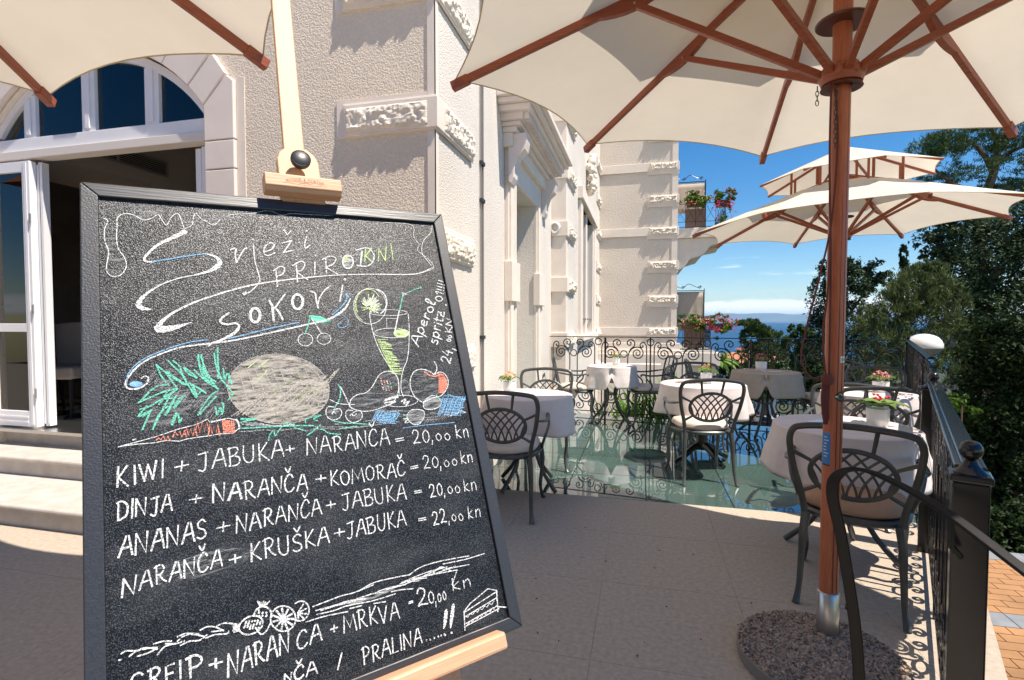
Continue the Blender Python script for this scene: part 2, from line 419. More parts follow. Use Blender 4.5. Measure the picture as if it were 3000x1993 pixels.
# arch stones
def voussoir(p, name='arch_stone', d=.035):
    mb = MB().prism([(x, F-d, z) for x, z in p], (0, d+.16, 0)); return bp(mb, name, M_STONE, bevel=.006)
gj = .004
for sgn in (1, -1):
    jx, tx = 1.122, 1.378
    zs = [0, .62, 1.05, 1.48, 1.75, 2.13, 2.46, 2.67]
    for a, b in zip(zs[:-1], zs[1:]):
        xs = sorted((AC+sgn*jx, AC+sgn*tx)); voussoir([(xs[0], a+gj), (xs[1], a+gj), (xs[1], b-gj), (xs[0], b-gj)])
    # corner stone up to the first sloping joint
    def ap(dx): return (AC+sgn*dx, AZ+math.sqrt(AR**2-dx**2))
    s1 = [(AC+sgn*jx, 2.67+gj), (AC+sgn*tx, 2.67+gj), (AC+sgn*tx, 3.085), (AC+sgn*1.322, 3.13), ap(1.12)]
    voussoir(s1 if sgn > 0 else s1[::-1])
    s2 = [ap(1.114), (AC+sgn*1.312, 3.145), (AC+sgn*1.19, 3.33), (AC+sgn*1.10, 3.335), ap(1.06), ap(.99)]
    s2 = [ap(1.114), (AC+sgn*1.312, 3.145), (AC+sgn*1.20, 3.30), ap(.985), ap(1.05)]
    voussoir(s2 if sgn > 0 else s2[::-1])
    s3 = [ap(.978), (AC+sgn*1.19, 3.31), (AC+sgn*.95, 3.54), ap(.75), ap(.86)]
    voussoir(s3 if sgn > 0 else s3[::-1])
    s4 = [ap(.743), (AC+sgn*.94, 3.55), (AC+sgn*.58, 3.72), ap(.46), ap(.60)]
    voussoir(s4 if sgn > 0 else s4[::-1])
    s5 = [ap(.452), (AC+sgn*.57, 3.725), (AC+sgn*.17, 3.80), ap(.13), ap(.30)]
    voussoir(s5 if sgn > 0 else s5[::-1])
voussoir([(AC+.12, AZ+1.396), (AC+.16, 3.86), (AC-.16, 3.86), (AC-.12, AZ+1.396)], 'keystone', .06)
# reveal lining of the arch
ri = arch(AR-.012, 24, hw=1.108); ro_ = arch(AR-.001, 24, hw=1.119)
P = [[(x, F+.005+.12*j, z) for x, z in [(ri[0][0], .445)]+ri+[(ri[-1][0], .445)]] for j in range(3)]
bp(MB().grid(P), 'reveal', M_TRIM)

# ---- arched window and folding doors (Y plane 3.30)
GY = 3.31
af = empty('arched_window', (AC, GY, 0)); af.parent = bld; af.matrix_parent_inverse = Matrix.Translation((-SX, -F, 0))
def ab(mb, n, m, bevel=.004, smooth=False):
    xf(mb, Matrix.Translation((-AC, -GY, 0))); return mb.build(n, m, af, smooth, bevel)
def azat(x, r): return AZ+math.sqrt(max(0, r*r-(x-AC)**2))
ab(MB().box(AC-1.108, AC+1.108, GY-.03, GY+.06, 2.77, 2.875), 'transom', M_PVC)
ab(MB().box(AC-1.108, AC+1.108, GY-.055, GY+.06, 2.70, 2.767), 'transom_board', mat('cream_board', (.72, .66, .6), .5))
outer = arch(AR-.014, 26, hw=1.106); inner = arch(AR-.075, 26, hw=1.05)
mb = MB(); n = len(outer)
v = [(x, GY-.02, z) for x, z in outer]+[(x, GY-.02, z) for x, z in inner]+[(x, GY+.05, z) for x, z in outer]+[(x, GY+.05, z) for x, z in inner]
f = []
for i in range(n-1): f += [(i, i+1, n+i+1, n+i), (2*n+i, 3*n+i, 3*n+i+1, 2*n+i+1), (n+i, n+i+1, 3*n+i+1, 3*n+i)]
mb.add(v, f); ab(mb, 'arch_frame', M_PVC, 0)
for x0, x1 in ((-5.03, -4.90), (-4.40, -4.265), (-3.765, -3.63)):
    zt = min(azat(x0, AR), azat(x1, AR))-.03
    ab(MB().box(x0, x1, GY-.018, GY+.05, 2.876, zt), 'mullion', M_PVC)
    ab(MB().box(x0+.045, x1-.045, GY-.032, GY-.0185, 2.90, zt-.03), 'mullion_bead', M_PVC, .003)
pane_xs = [AC-1.05, -5.03, -4.90, -4.40, -4.265, -3.765, -3.63, AC+1.05]
for a, b in zip(pane_xs[::2], pane_xs[1::2]):
    pts = [(a, 2.875)] + [(x, azat(x, AR-.07)) for x in np.linspace(a, b, 8)] + [(b, 2.875)]
    ab(MB().prism([(x, GY+.012, max(z, 2.876)) for x, z in pts], (0, .008, 0)), 'pane', M_WGLASS, 0)
def leaf(x0, x1, y, name='door_leaf', z0=.462, z1=2.675, glass=True, parent=None, stile=.085):
    L = empty(name, ((x0+x1)/2, y, z0)); L.parent = bld; L.matrix_parent_inverse = Matrix.Translation((-SX, -F, 0))
    c = (x0+x1)/2; w = (x1-x0)/2; h = z1-z0; t = .028
    for s_ in (-1, 1):
        a, b = sorted((s_*w, s_*(w-stile))); MB().box(a, b, -t, t, 0, h).build('stile', M_PVC, L, bevel=.004)
        MB().box(a+.028, b-.028, -t-.006, -t-.0003, .02, h-.02).build('bead', M_PVC, L, bevel=.002)
    for a, b in ((h-.085, h), (.80, .87), (0, .13)):
        MB().box(-w+stile+.0005, w-stile-.0005, -t+.002, t-.002, a, b).build('rail', M_PVC, L, bevel=.003)
    for q in (.035, .075): MB().box(-w+stile+.01, w-stile-.01, -t-.004, -t+.0015, q, q+.012).build('groove_bead', M_PVC, L)
    for a, b in ((.1305, .7995), (.8705, h-.0855)):
        MB().box(-w+stile+.001, w-stile-.001, -.006, .004, a, b).build('pane', M_WGLASS, L)
    return L
l1 = leaf(-5.62, -4.915, GY-.04)
l2 = leaf(-4.905, -4.86, GY+.02, stile=.02); l2.rotation_euler.z = 0
tag(l1, 'left open leaf of the folding door'); 
# hinge bits
for z in (.75, 1.45, 2.2): bp(MB().lathe([(.008, -.04), (.008, .04)], 8, (-4.91, GY-.075, z)), 'hinge', M_STEEL)
# folded leaves on the right side, seen nearly edge on
def sideleaf(x, y0, y1):
    L = empty('door_leaf', (x, y0, .462)); L.parent = bld; L.matrix_parent_inverse = Matrix.Translation((-SX, -F, 0))
    h = 2.21; w = y1-y0
    MB().box(-.025, .025, 0, .08, 0, h).build('stile', M_PVC, L, bevel=.004); MB().box(-.025, .025, w-.08, w, 0, h).build('stile', M_PVC, L, bevel=.004)
    for a, b in ((0, .12), (.80, .87), (h-.08, h)): MB().box(-.023, .023, .081, w-.081, a, b).build('rail', M_PVC, L)
    MB().box(-.005, .005, .082, w-.082, .121, .799).build('pane', M_WGLASS, L); MB().box(-.005, .005, .082, w-.082, .871, h-.081).build('pane', M_WGLASS, L)
    return L
sideleaf(-3.31, 3.33, 3.98); s2_ = sideleaf(-3.225, 3.30, 3.90)

# ---- room behind
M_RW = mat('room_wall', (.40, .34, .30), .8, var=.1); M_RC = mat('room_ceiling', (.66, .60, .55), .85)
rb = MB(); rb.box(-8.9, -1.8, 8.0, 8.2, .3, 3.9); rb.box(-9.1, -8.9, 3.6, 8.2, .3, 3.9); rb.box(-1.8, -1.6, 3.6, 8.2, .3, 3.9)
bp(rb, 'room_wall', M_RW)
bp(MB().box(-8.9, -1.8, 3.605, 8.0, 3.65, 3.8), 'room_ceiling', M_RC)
bp(MB().box(-8.9, -1.8, 3.6, 8.0, .3, .436), 'room_floor', M_JOINT)
mw, mk = mat('white_floor_tile', (.6, .58, .55), .25), mat('black_floor_tile', (.012, .012, .014), .2)
tw = MB().box(-.149, .149, -.149, .149, 0, .012); tmw = tw.mesh('tile', mw); tmk = tw.mesh('tile', mk)
rf = empty('checker_floor', (-5, 4.5, .436)); rf.parent = bld; rf.matrix_parent_inverse = Matrix.Translation((-SX, -F, 0))
for i in range(-9, 9):
    for j in range(-9, 9):
        x, y = (i+j)*.2122, (i-j)*.2122
        if -.78 < y < 2.6 and -1.6 < x < 2.4:
            o = link('tile', tmw if (i+j) % 2 == 0 else tmk, rf); o.rotation_euler.z = R(45); o.location = (x, y, 0)
            if i % 2 == 1 and False: pass
# bulkhead with the grille
bh = bp(MB().box(-6.6, -5.6, 3.7, 7.9, 2.95, 3.64), 'bulkhead', mat('bulkhead_paint', (.5, .45, .41), .8))
vg = empty('air_vent', (-5.59, 4.55, 3.18)); vg.parent = bld; vg.matrix_parent_inverse = Matrix.Translation((-SX, -F, 0))
mv = mat('vent_metal', (.30, .28, .26), .5)
MB().box(0, .012, -.62, .62, .07, .09).build('frame', mv, vg); MB().box(0, .012, -.62, .62, -.09, -.07).build('frame', mv, vg)
for y in (-.61, 0, .61): MB().box(0, .012, y-.012, y+.012, -.069, .069).build('frame', mv, vg)
MB().box(-.002, .001, -.6, .6, -.069, .069).build('backing', M_BLACK, vg)
for k in range(6): MB().box(.001, .010, -.595, .595, -.06+k*.022, -.053+k*.022).build('slat', mv, vg)
# picture and dark shelf line on the back wall
pf = empty('wall_picture', (-7.2, 7.99, 2.05)); tag(pf, 'dark framed picture hanging on the dim wall inside the room', 'picture')
MB().box(-.4, .4, -.03, 0, -.3, .3).build('frame', M_BLACK, pf, bevel=.01); MB().box(-.33, .33, -.034, -.031, -.23, .23).build('print', mat('picture_print', (.16, .13, .1), .6, var=.7, vscale=9), pf)
MB().sphere((0, -.035, 0), .12, 14, 8, .9)
bp(MB().box(-8.9, -1.8, 7.93, 7.999, 1.45, 1.62), 'dado_rail', M_BLACK)
# upholstered chair
def dining_chair(loc, rz, label):
    t = empty('dining_chair', loc, rz); tag(t, label, 'chair')
    m = mat('beige_upholstery', (.36, .30, .26), .9, bump=.2, bscale=200, bdist=.001)
    P = []
    for i in range(13):
        u = i/12*2-1
        row = []
        for j in range(9):
            v = j/8; w = .21+.05*v; z = .40+.50*v - .02*(u*u)
            row.append((u*w, -.24-.06*v+.05*u*u, z))
        P.append(row)
    b = MB().grid(P).build('backrest', m, t, True); so_ = b.modifiers.new('thick', 'SOLIDIFY'); so_.thickness = .07; so_.offset = -1
    b2 = b.modifiers.new('bv', 'BEVEL'); b2.width = .02; b2.segments = 3
    MB().box(-.24, .24, -.22, .26, .36, .48).build('seat', m, t, bevel=.03, seg=3)
    for sx in (-1, 1):
        MB().tube([(sx*.19, .2, .37), (sx*.2, .22, 0)], [.02, .012], 6).build('leg', M_BLACK, t)
        MB().tube([(sx*.19, -.2, .37), (sx*.21, -.28, 0)], [.02, .012], 6).build('leg', M_BLACK, t)
    return t
x, y = W(-5.0*.87, 5.05)
dining_chair((x, y, .448), R(200), 'beige upholstered dining chair standing in the dark room behind the open door')

# ---- side wall X = SX : doorway, surround, cornice
yz = [(3.6005, 0), (5.36, 0), (5.36, 2.79), (6.44, 2.79), (6.44, 0), (7.745, 0), (7.745, H), (3.6005, H)]
bp(MB().prism([(SX, y, z) for y, z in yz], (-.30, 0, 0)), 'wall', M_ST2)
bp(MB().box(SX-.34, SX-.001, F+.001, 3.60, 0, H), 'wall_core', M_ST2)
bp(MB().add([(SX+.0003, F+.04, 0), (SX+.0003, 3.6005, 0), (SX+.0003, 3.6005, H), (SX+.0003, F+.04, H)], [(0, 1, 2, 3)]), 'wall_face', M_ST2)
dr = empty('side_door', (SX-.27, 5.9, 0)); dr.parent = bld; dr.matrix_parent_inverse = Matrix.Translation((-SX, -F, 0))
MB().box(-.02, .02, -.54, .54, .02, 2.79).build('door_panel', mat('door_paint', (.6, .55, .5), .5), dr)
for a, b in ((.15, .85), (1.0, 1.75), (1.9, 2.65)):
    for s_ in (-.27, .27): MB().box(.021, .032, s_-.19, s_+.19, a, b).build('raised_panel', mat('door_paint', (.6, .55, .5), .5), dr, bevel=.006)
def moulding(y0, y1, z0, z1, d, n='door_surround', bv=.006): return bp(MB().box(SX+.0005, SX+d, y0, y1, z0, z1), n, M_TRIM, bevel=bv)
for (a, b) in ((5.02, 5.36), (6.44, 6.80)):
    moulding(a, b, 0, 2.79, .04)
    moulding(a+.02, a+.12, 0, 2.79-.001, .065); moulding(b-.09, b-.04, 0, 2.789, .052)
    moulding(a-.03, b+.03, 0, .28, .08, 'plinth'); moulding(a-.02, b-.02, 1.55, 1.95, .085, 'side_block')
moulding(5.02, 6.80, 2.7905, 3.12, .045, 'lintel'); moulding(4.95, 6.87, 3.05, 3.18, .10, 'architrave')
for z0, z1, d, e in ((3.18, 3.23, .14, .02), (3.23, 3.27, .19, .05), (3.33, 3.39, .30, .15), (3.39, 3.44, .35, .20), (3.44, 3.50, .40, .24)):
    bp(MB().box(SX+.0005, SX+d, 4.95-e, 6.87+e, z0+.0004, z1-.0004), 'cornice', M_STONE, bevel=.008)
bp(MB().box(SX+.0005, SX+.22, 4.86, 6.96, 3.2704, 3.3296), 'cornice', M_STONE)
y = 4.88
while y < 6.94:
    bp(MB().box(SX+.2205, SX+.275, y, y+.035, 3.275, 3.329), 'dentil', M_STONE); y += .062
for yy in (4.98, 6.72):      # consoles under the cornice
    prof = [(0, 2.72), (.05, 2.70), (.09, 2.76), (.10, 2.86), (.16, 2.96), (.27, 3.02), (.30, 3.10), (.29, 3.177), (0, 3.177)]
    bp(MB().prism([(SX+.0461+dx*.62, yy, z) for dx, z in prof], (0, .16, 0)), 'console', M_STONE, bevel=.005)
# conduits
for yy, r in ((4.20, .006), (4.26, .008)):
    bp(MB().tube([(SX+.012, yy, 0), (SX+.012, yy, H)], r, 6), 'conduit', mat('conduit_grey', (.25, .23, .21), .6))
for z in (1.2, 2.35, 2.66, 3.5): bp(MB().box(SX+.001, SX+.028, 4.19, 4.275, z, z+.03), 'conduit_clip', M_DARKSTEEL)
# lamp/junction fitting on the return
# ---- projecting bay: return face Y = 7.75, then wall X = -1.11
X2 = -1.11
bp(MB().box(SX-.3, X2, 7.75, 8.0, 0, H), 'wall_return', M_TRIM)
wy = [(8.001, 0), (13.899, 0), (13.899, H+3), (8.001, H+3)]
mb = MB()
mb.box(X2-.3, X2, 8.0005, 9.25, -3, H); mb.box(X2-.3, X2, 12.2, 13.9, -3, H); mb.box(X2-.3, X2, 9.2505, 12.1995, 3.5, H); mb.box(X2-.3, X2, 9.2505, 12.1995, -3, 1.1)
bp(mb, 'wall', M_ST2)
for z in LV:
    blk = bp(MB().box(SX-.2, X2+.03, 7.72, 7.749, z-.02, z+.20), 'quoin_block', M_TRIM, bevel=.006)
    bp(MB().box(X2+.0005, X2+.03, 7.7495, 8.66, z-.02, z+.20), 'quoin_block', M_TRIM, bevel=.006)
    bp(rock(X2+.03, 7.86, z+.01, .72, .16, 'X', .06, z*7, .45), 'rock_face', M_ROCK, parent=blk)
    b3 = bp(MB().box(X2+.0005, X2+.03, 12.95, 13.9, z-.02, z+.2), 'quoin_block', M_TRIM)
    bp(rock(X2+.03, 13.0, z+.01, .8, .16, 'X', .06, z*3, .3), 'rock_face', M_ROCK, parent=b3)
# coiled cable on the return
cp = []
for i in range(60):
    a = i*.42; r = .085-.0004*i; cp.append((SX-.0+.06+r*math.cos(a)*.9, 7.715-.0004*i-.008*math.sin(i*.3), 2.74+r*math.sin(a)))
cc = MB().tube(cp, .009, 6).build('cable_coil', M_CER, None, True); tag(cc, 'white cable rolled into a coil hanging on the corner of the wall', 'cable')
# window in the bay
wn = empty('tall_window', (X2, 10.72, 2.3)); wn.parent = bld; wn.matrix_parent_inverse = Matrix.Translation((-SX, -F, 0))
for a, b, d in ((-1.47, -1.2, .06), (-1.2, -1.05, .03), (1.2, 1.47, .06), (1.05, 1.2, .03), (-.12, .12, .0)):
    MB().box(-.12, d, a, b, -1.2, 1.2).build('frame', M_TRIM, wn, bevel=.01)
MB().box(-.12, .10, -1.55, 1.55, 1.2, 1.42).build('lintel', M_TRIM, wn, bevel=.01); MB().box(-.12, .12, -1.55, 1.55, -1.30, -1.2).build('sill', M_TRIM, wn, bevel=.01)
for a in (-1.05, .12): MB().box(-.16, -.15, a, a+.93, -1.2, 1.2).build('pane', M_WGLASS, wn)
for a in (-1.05, .12):
    for q in (-.02, .91): MB().box(-.13, -.09, a+q, a+q+.05, -1.2, 1.2).build('sash', M_PVC, wn)
    MB().box(-.03, .01, a, a+.93, -.92, -.89).build('guard_bar', M_IRON, wn)
MB().box(-.30, -.29, -1.05, 1.05, -1.2, 1.2).build('curtain', mat('curtain', (.5, .46, .42), .9), wn)
# relief ornament above it
mb = MB(); rr = random.Random(5)
for i in range(46):
    t = rr.random(); z = 3.95+.75*t; w = .32*(1-abs(t-.45)*1.4)
    mb.sphere((X2+.04+rr.uniform(0, .09), 10.75+rr.uniform(-w, w), z), rr.uniform(.04, .085), 8, 6)
bp(mb, 'relief_ornament', M_ROCK, smooth=True)

# ---- far wing facing us, Y = 13.9
FY = 13.9; XR = .83
bp(MB().box(X2-.3, XR, FY, 21, -3.5, 13), 'wing_wall', M_ST3)
mb = MB(); mb.box(XR-.12, XR+.02, FY-.02, FY-.0005, -3, 13); bp(mb, 'wing_margin', M_TRIM)
for k, z in enumerate([.17, 1.0, 1.82, 2.69, 3.55, 4.36, 5.18, 6.0]):
    full = k in (1, 4, 6)
    x0 = X2+.001 if full else .12
    blk = bp(MB().box(x0, XR+.05, FY-.045, FY-.0205, z-.02, z+.20), 'quoin_block', M_TRIM, bevel=.008)
    bp(MB().box(.10, XR+.04, FY-.03, FY-.0205, z-.10, z-.021), 'quoin_bed', M_TRIM)
    bp(rock(.16, FY-.045, z+.01, .66, .165, 'Y', .075, z*5, .5), 'rock_face', M_ROCK, parent=blk)
for z0, z1, d in ((.62, .80, .10), (.52, .62, .16), (-3.4, .52, .22)):
    bp(MB().box(X2+.002, XR+d, FY-d, FY-.0005 if d < .2 else FY-.0005, z0, z1-.001), 'plinth', M_TRIM, bevel=.01)

# ------------------------------------------------------------------ glass floor
gf = empty('glass_floor', (0, 4, 0)); tag(gf, kind='structure')
M_GF = glassmat('floor_glass', (.50, .66, .61), 1.52, .012, 1.45)
N_ = M_GF.node_tree.nodes; L_ = M_GF.node_tree.links
df_ = NN(M_GF, 'ShaderNodeBsdfDiffuse'); df_.inputs[0].default_value = (.34, .54, .49, 1); mxd = NN(M_GF, 'ShaderNodeMixShader'); mxd.inputs[0].default_value = .19
tr_ = [n for n in N_ if n.type == 'BSDF_TRANSPARENT'][0]; mxo = [n for n in N_ if n.type == 'MIX_SHADER' and n != mxd][0]
L_.new(tr_.outputs[0], mxd.inputs[1]); L_.new(df_.outputs[0], mxd.inputs[2]); L_.new(mxd.outputs[0], mxo.inputs[1])
M_GEDGE = mat('glass_edge', (.10, .30, .26), .15)
def backy(x): return P0w[1]+(x-P0w[0])*(P3[1]-P0w[1])/(P3[0]-P0w[0])
def railx2(y): return P2[0]+(y-P2[1])*(P3[0]-P2[0])/(P3[1]-P2[1])
GT = .62; gg = .004
xs = [SX+.01, -.58] + [-.58+GT*k for k in range(1, 7)]
ys = [4.0+GT*k for k in range(0, 7)]
for i in range(len(xs)-1):
    for j in range(len(ys)-1):
        p = [(xs[i]+gg, ys[j]+gg), (xs[i+1]-gg, ys[j]+gg), (xs[i+1]-gg, ys[j+1]-gg), (xs[i]+gg, ys[j+1]-gg)]
        p = clip(p, lambda q: backy(q[0])+.05-q[1]); p = clip(p, lambda q: railx2(q[1])+.18-q[0]) if p else p
        if len(p) > 2:
            o = MB().prism([(a, b-4, -.026) for a, b in p], (0, 0, .026)).build('glass_pane', M_GF, gf)
            mb = MB()
for k in range(len(xs)):
    x = xs[k]; yb = min(backy(x)+.05, 9)
    y0 = 4.0 if x < 1.8 else 4.0+(x-1.8)*2.5
    if yb > y0: MB().box(x-.02, x+.02, y0-4, yb-4, -.16, -.03).build('steel_beam', M_DARKSTEEL, gf)
for y in ys: MB().box(SX+.01, min(2.9, railx2(y)+.15), y-4-.012, y-4+.012, -.12, -.0305).build('steel_beam', M_DARKSTEEL, gf)
MB().box(SX+.01, 1.9, -.012+.009, -.001+.004, -.03, -.001).build('edge_profile', M_GEDGE, gf)
# what lies under the glass: a lower court
low = MB().box(-1.4, 4.2, 4.05, 9.2, -2.9, -2.75).build('lower_court', mat('lower_court_stone', (.52, .56, .50), .8, var=.25, vscale=2)); tag(low, kind='structure')
M_GRN = leafmat('blade_leaf', (.16, .30, .035), (.08, .20, .02), .35, .3)
M_GRN2 = leafmat('dark_leaf', (.035, .075, .018), (.015, .04, .01), .4, .2)
def blade_plant(loc, n, h, label, seed, w=.03, group=None, mat_=None):
    r = random.Random(seed); mb = MB()
    for i in range(n):
        a = r.uniform(0, 2*math.pi); L = h*r.uniform(.6, 1.1); lean = r.uniform(.15, .75); ca, sa = math.cos(a), math.sin(a); ww = w*r.uniform(.6, 1.2)
        P = []
        for j in range(7):
            t = j/6; d = lean*L*(t**1.8); z = L*(t-.35*lean*t**3); wd = ww*(1-t)**.6*(.5+t if t < .5 else 1)
            P.append([(d*ca-sa*wd, d*sa+ca*wd, z), (d*ca, d*sa, z-.25*wd), (d*ca+sa*wd, d*sa-ca*wd, z)])
        mb.grid(P)
    o = mb.build('blade_leaf_plant', mat_ or M_GRN); o.location = loc; tag(o, label, 'plant', group); return o
# planting bed past the end of the glass
bed = MB().box(-1.2, 2.4, 7.75, 9.6, -1.0, -.55).build('planting_bed', mat('soil', (.05, .035, .025), .95)); tag(bed, kind='structure')
sp = [(-.62, 8.05, .8), (-.3, 7.95, .85), (.0, 8.15, 1.05), (.28, 7.95, 1.15), (.5, 8.3, 1.2), (.72, 8.0, .95), (1.0, 8.2, .75), (-.15, 8.6, 1.1), (.85, 8.7, .9)]
ll = ['low dark bushy plant nearest the wall behind the railing', 'bright strap leaved plant left of the tall blades behind the railing', 'strap leaved plant right behind the small far table', 'tall upright green blade plant behind the railing', 'tallest pale green blade plant behind the railing', 'green blade plant behind the chair with its back to the right', 'low blade plant at the right end of the bed', 'blade plant in the back row of the bed, left', 'blade plant in the back row of the bed, right']
for k, ((x, y, h), l) in enumerate(zip(sp, ll)):
    blade_plant((x, y, -.56), 44, h, l, k, .026 if k not in (3, 4) else .04, 'strap leaved plants behind the railing', M_GRN2 if k == 0 else None)
# lit low walls behind the railing
pw = MB().box(X2+.23, .4, 11.6, 11.85, -3, .42).build('garden_wall', M_TRIM); tag(pw, 'low pale rendered wall between the plants and the far wing', 'wall')

# ------------------------------------------------------------------ wrought iron railings
def spiral(c, r0, turns, a0, sgn=1, n=22, rend=.18):
    pts = []
    for i in range(n+1):
        t = i/n; a = a0+sgn*turns*2*math.pi*t; r = r0*(1-(1-rend)*t); pts.append((c[0]+r*math.cos(a), c[1]+r*math.sin(a)))
    return pts
# one half-unit drawn in a box 0..0.5 (x, unit half width) by 0..1 (height); y is up. mirrored four ways
def scrolls(wd, ht):
    S = []
    kx, ky = wd/720, ht/1015
    for sx in (1, -1):
        for sy in (1, -1):
            def T_(p): return [(sx*x*kx, ht/2+sy*y*ky) for x, y in p]
            sp_ = [(185+r*math.cos(a), 305+r*math.sin(a)) for a, r in zip(np.linspace(R(80), R(80-690), 26), np.linspace(86, 9, 26))]
            S.append(('scroll', T_(crom([(55, 0), (55, 140), (55, 240), (68, 302), (98, 352), (145, 384)]+sp_, 2))))
            S.append(('scroll', T_(crom([(75, 322), (88, 352), (112, 376), (140, 402), (150, 440), (130, 476), (90, 488), (52, 465), (50, 428), (78, 412), (100, 430), (92, 452), (80, 450)], 4))))
            S.append(('scroll', T_(crom([(310, 0), (310, 160), (310, 330), (305, 400), (288, 440), (250, 453), (222, 425), (228, 392), (254, 388), (262, 408), (248, 415)], 3))))
    return S
IR = .0078
def ring_mesh(r): return MB().tube([(r*math.cos(a), 0, r*math.sin(a)) for a in np.linspace(0, 2*math.pi, 21)[:-1]], IR, 5, closed=True, nrm=None).mesh('ring', M_IRON, True)
def unit_meshes(wd, ht, key):
    out = []
    for n, p in scrolls(wd, ht):
        out.append((n, MB().tube([(x, 0, z) for x, z in p], IR, 6).mesh(n, M_IRON, True), (0, 0)))
    rm = ring_mesh(.046)
    for (x, z) in ((0, ht/2+.288*ht), (0, ht/2-.288*ht)): out.append(('ring', rm, (x, z)))
    for sx in (-1,):
        for z in (ht-.052, .052): out.append(('ring', rm, (sx*wd/2, z)))
    bm = MB().tube([(0, 0, -ht*.22), (0, 0, ht*.22)], IR, 5).mesh('bar', M_IRON)
    return out
def railing(name, a, b, z0, z1, label, nunits, posts=True, capw=.05, capfn=None, cat='railing'):
    a = np.array(a, float); b = np.array(b, float); d = b-a; L = np.linalg.norm(d); ang = math.atan2(d[1], d[0])
    t = empty(name, (a[0], a[1], 0), ang); tag(t, label, cat)
    wd = L/nunits; ht = z1-z0-.03
    MB().box(0, L, -.006, .006, z0-.010, z0+.002).build('bottom_rail', M_IRON, t)
    MB().box(0, L, -capw/2, capw/2, z1-.012, z1).build('top_rail', M_IRON, t, bevel=.004, seg=3)
    if capw > .045: MB().box(0, L, -capw*.28, capw*.28, z1+.0003, z1+.008).build('handrail_rib', M_IRON, t, bevel=.004, seg=3)
    um = unit_meshes(wd, ht, name)
    for k in range(nunits):
        cx = wd*(k+.5)
        for n, me, (x, z) in um:
            if n == 'ring' and k == 0 and x < 0: continue
            o = link(n, me, t); o.location = (cx+x, 0, z0+.008+z)
        if k > 0 and k % 2 == 0:
            MB().box(cx-wd/2-.009, cx-wd/2+.009, -.009, .009, z0-.05, z1-.012).build('upright', M_IRON, t)
    return t
railing('balustrade', P0w, P3, .06, 1.135, 'long black scrolled iron railing across the far end of the glass floor', 6, capw=.03)
railing('balustrade', P3, (P2[0]+.06, P2[1]+.15), .06, 1.13, 'black scrolled iron railing from the far corner to the second post, higher part', 5)
rn = railing('balustrade', P2, P1, .05, 1.0, 'nearest black scrolled iron railing with a wide glossy handrail between two posts', 5, capw=.062)
# extra uprights that stiffen the long rail, square posts with balls
def post(loc, h, w, label, ball=.045):
    t = empty('railing_post', (loc[0], loc[1], 0), math.atan2(P1[1]-P2[1], P1[0]-P2[0])); tag(t, label, 'post')
    MB().box(-w/2, w/2, -w/2, w/2, -.05, h-.05).build('shaft', M_IRON, t, bevel=.004)
    MB().box(-w*.58, w*.58, -w*.58, w*.58, h-.0495, h-.03).build('cap', M_IRON, t, bevel=.005)
    MB().lathe([(w*.5, 0), (w*.3, .014), (.016, .022), (.014, .03)], 20, (0, 0, h-.0295)).build('neck', M_IRON, t, True)
    MB().sphere((0, 0, h+ball), ball, 20, 14).build('ball', M_IRON, t, True)
    return t
post(P1, 1.015, .07, 'nearest thick black square post with a ball on top', .024)
post(P2, 1.0, .105, 'second black square post with a small ball, between the two handrails', .028)
post((P3[0], P3[1]), 1.14, .05, 'slim corner post where the far railing turns', .02)
for t_ in (.19, .62):
    x, y = P0w[0]+(P3[0]-P0w[0])*t_, P0w[1]+(P3[1]-P0w[1])*t_
    pb = MB().box(-.014, .014, -.014, .014, -.1, 1.12).build('railing_stanchion', M_IRON); pb.location = (x, y, 0)
    tag(pb, 'thick upright bar standing in the far railing, %s' % ('left, near the wall' if t_ < .3 else 'right, in front of the flower balcony'), 'post')
# white dome lamp past the far railing
x, y = W(5.47, 6.9)
dl = empty('dome_lamp', (x, y, -1.5)); tag(dl, 'white half dome lamp on a dark pole just past the railing corner', 'lamp')
MB().lathe([(.20, -.012), (.205, 0), (.20, .045), (.185, .085), (.15, .13), (.10, .158), (.05, .172), (.001, .176)], 28, (0, 0, 2.51)).build('dome', M_CER, dl, True)
MB().lathe([(.12, -.10), (.165, -.07), (.195, -.02), (.198, -.0125)], 28, (0, 0, 2.51)).build('diffuser', mat('lamp_diffuser', (.16, .17, .17), .4), dl, True)
MB().tube([(0, 0, 0), (0, 0, 2.37)], .035, 12).build('pole', M_DARKSTEEL, dl, True)

# stair handrail: black flat bar that loops and runs down to the right
def flatbar(pts, w, t, name, m, parent=None, k=8):
    P = crom(pts, k); v = []; f = []
    side = np.array([W(1, .0)[0]*.85, W(1, .0)[1]*.85, 0])
    side = np.array([*W(.80, -.6), 0.]); side /= np.linalg.norm(side)
    for i, p in enumerate(P):
        tg = P[min(i+1, len(P)-1)]-P[max(i-1, 0)]; tg /= np.linalg.norm(tg)
        s_ = side; nn = np.cross(tg, s_); nn /= np.linalg.norm(nn)
        v += [p-s_*w/2-nn*t/2, p+s_*w/2-nn*t/2, p+s_*w/2+nn*t/2, p-s_*w/2+nn*t/2]
    n = len(P)
    for i in range(n-1):
        for a in range(4): b = (a+1) % 4; f.append((4*i+a, 4*i+b, 4*i+4+b, 4*i+4+a))
    f += [(3, 2, 1, 0), tuple(4*(n-1)+a for a in range(4))]
    return MB().add(v, f).build(name, m, parent, True, bevel=.003)
def cw(x, y, z): a, b = W(x, y); return (a, b, z)
hr = empty('stair_handrail', (*W(.99, 1.42), 0)); tag(hr, 'black flat iron handrail looping over and running down to the right', 'handrail')
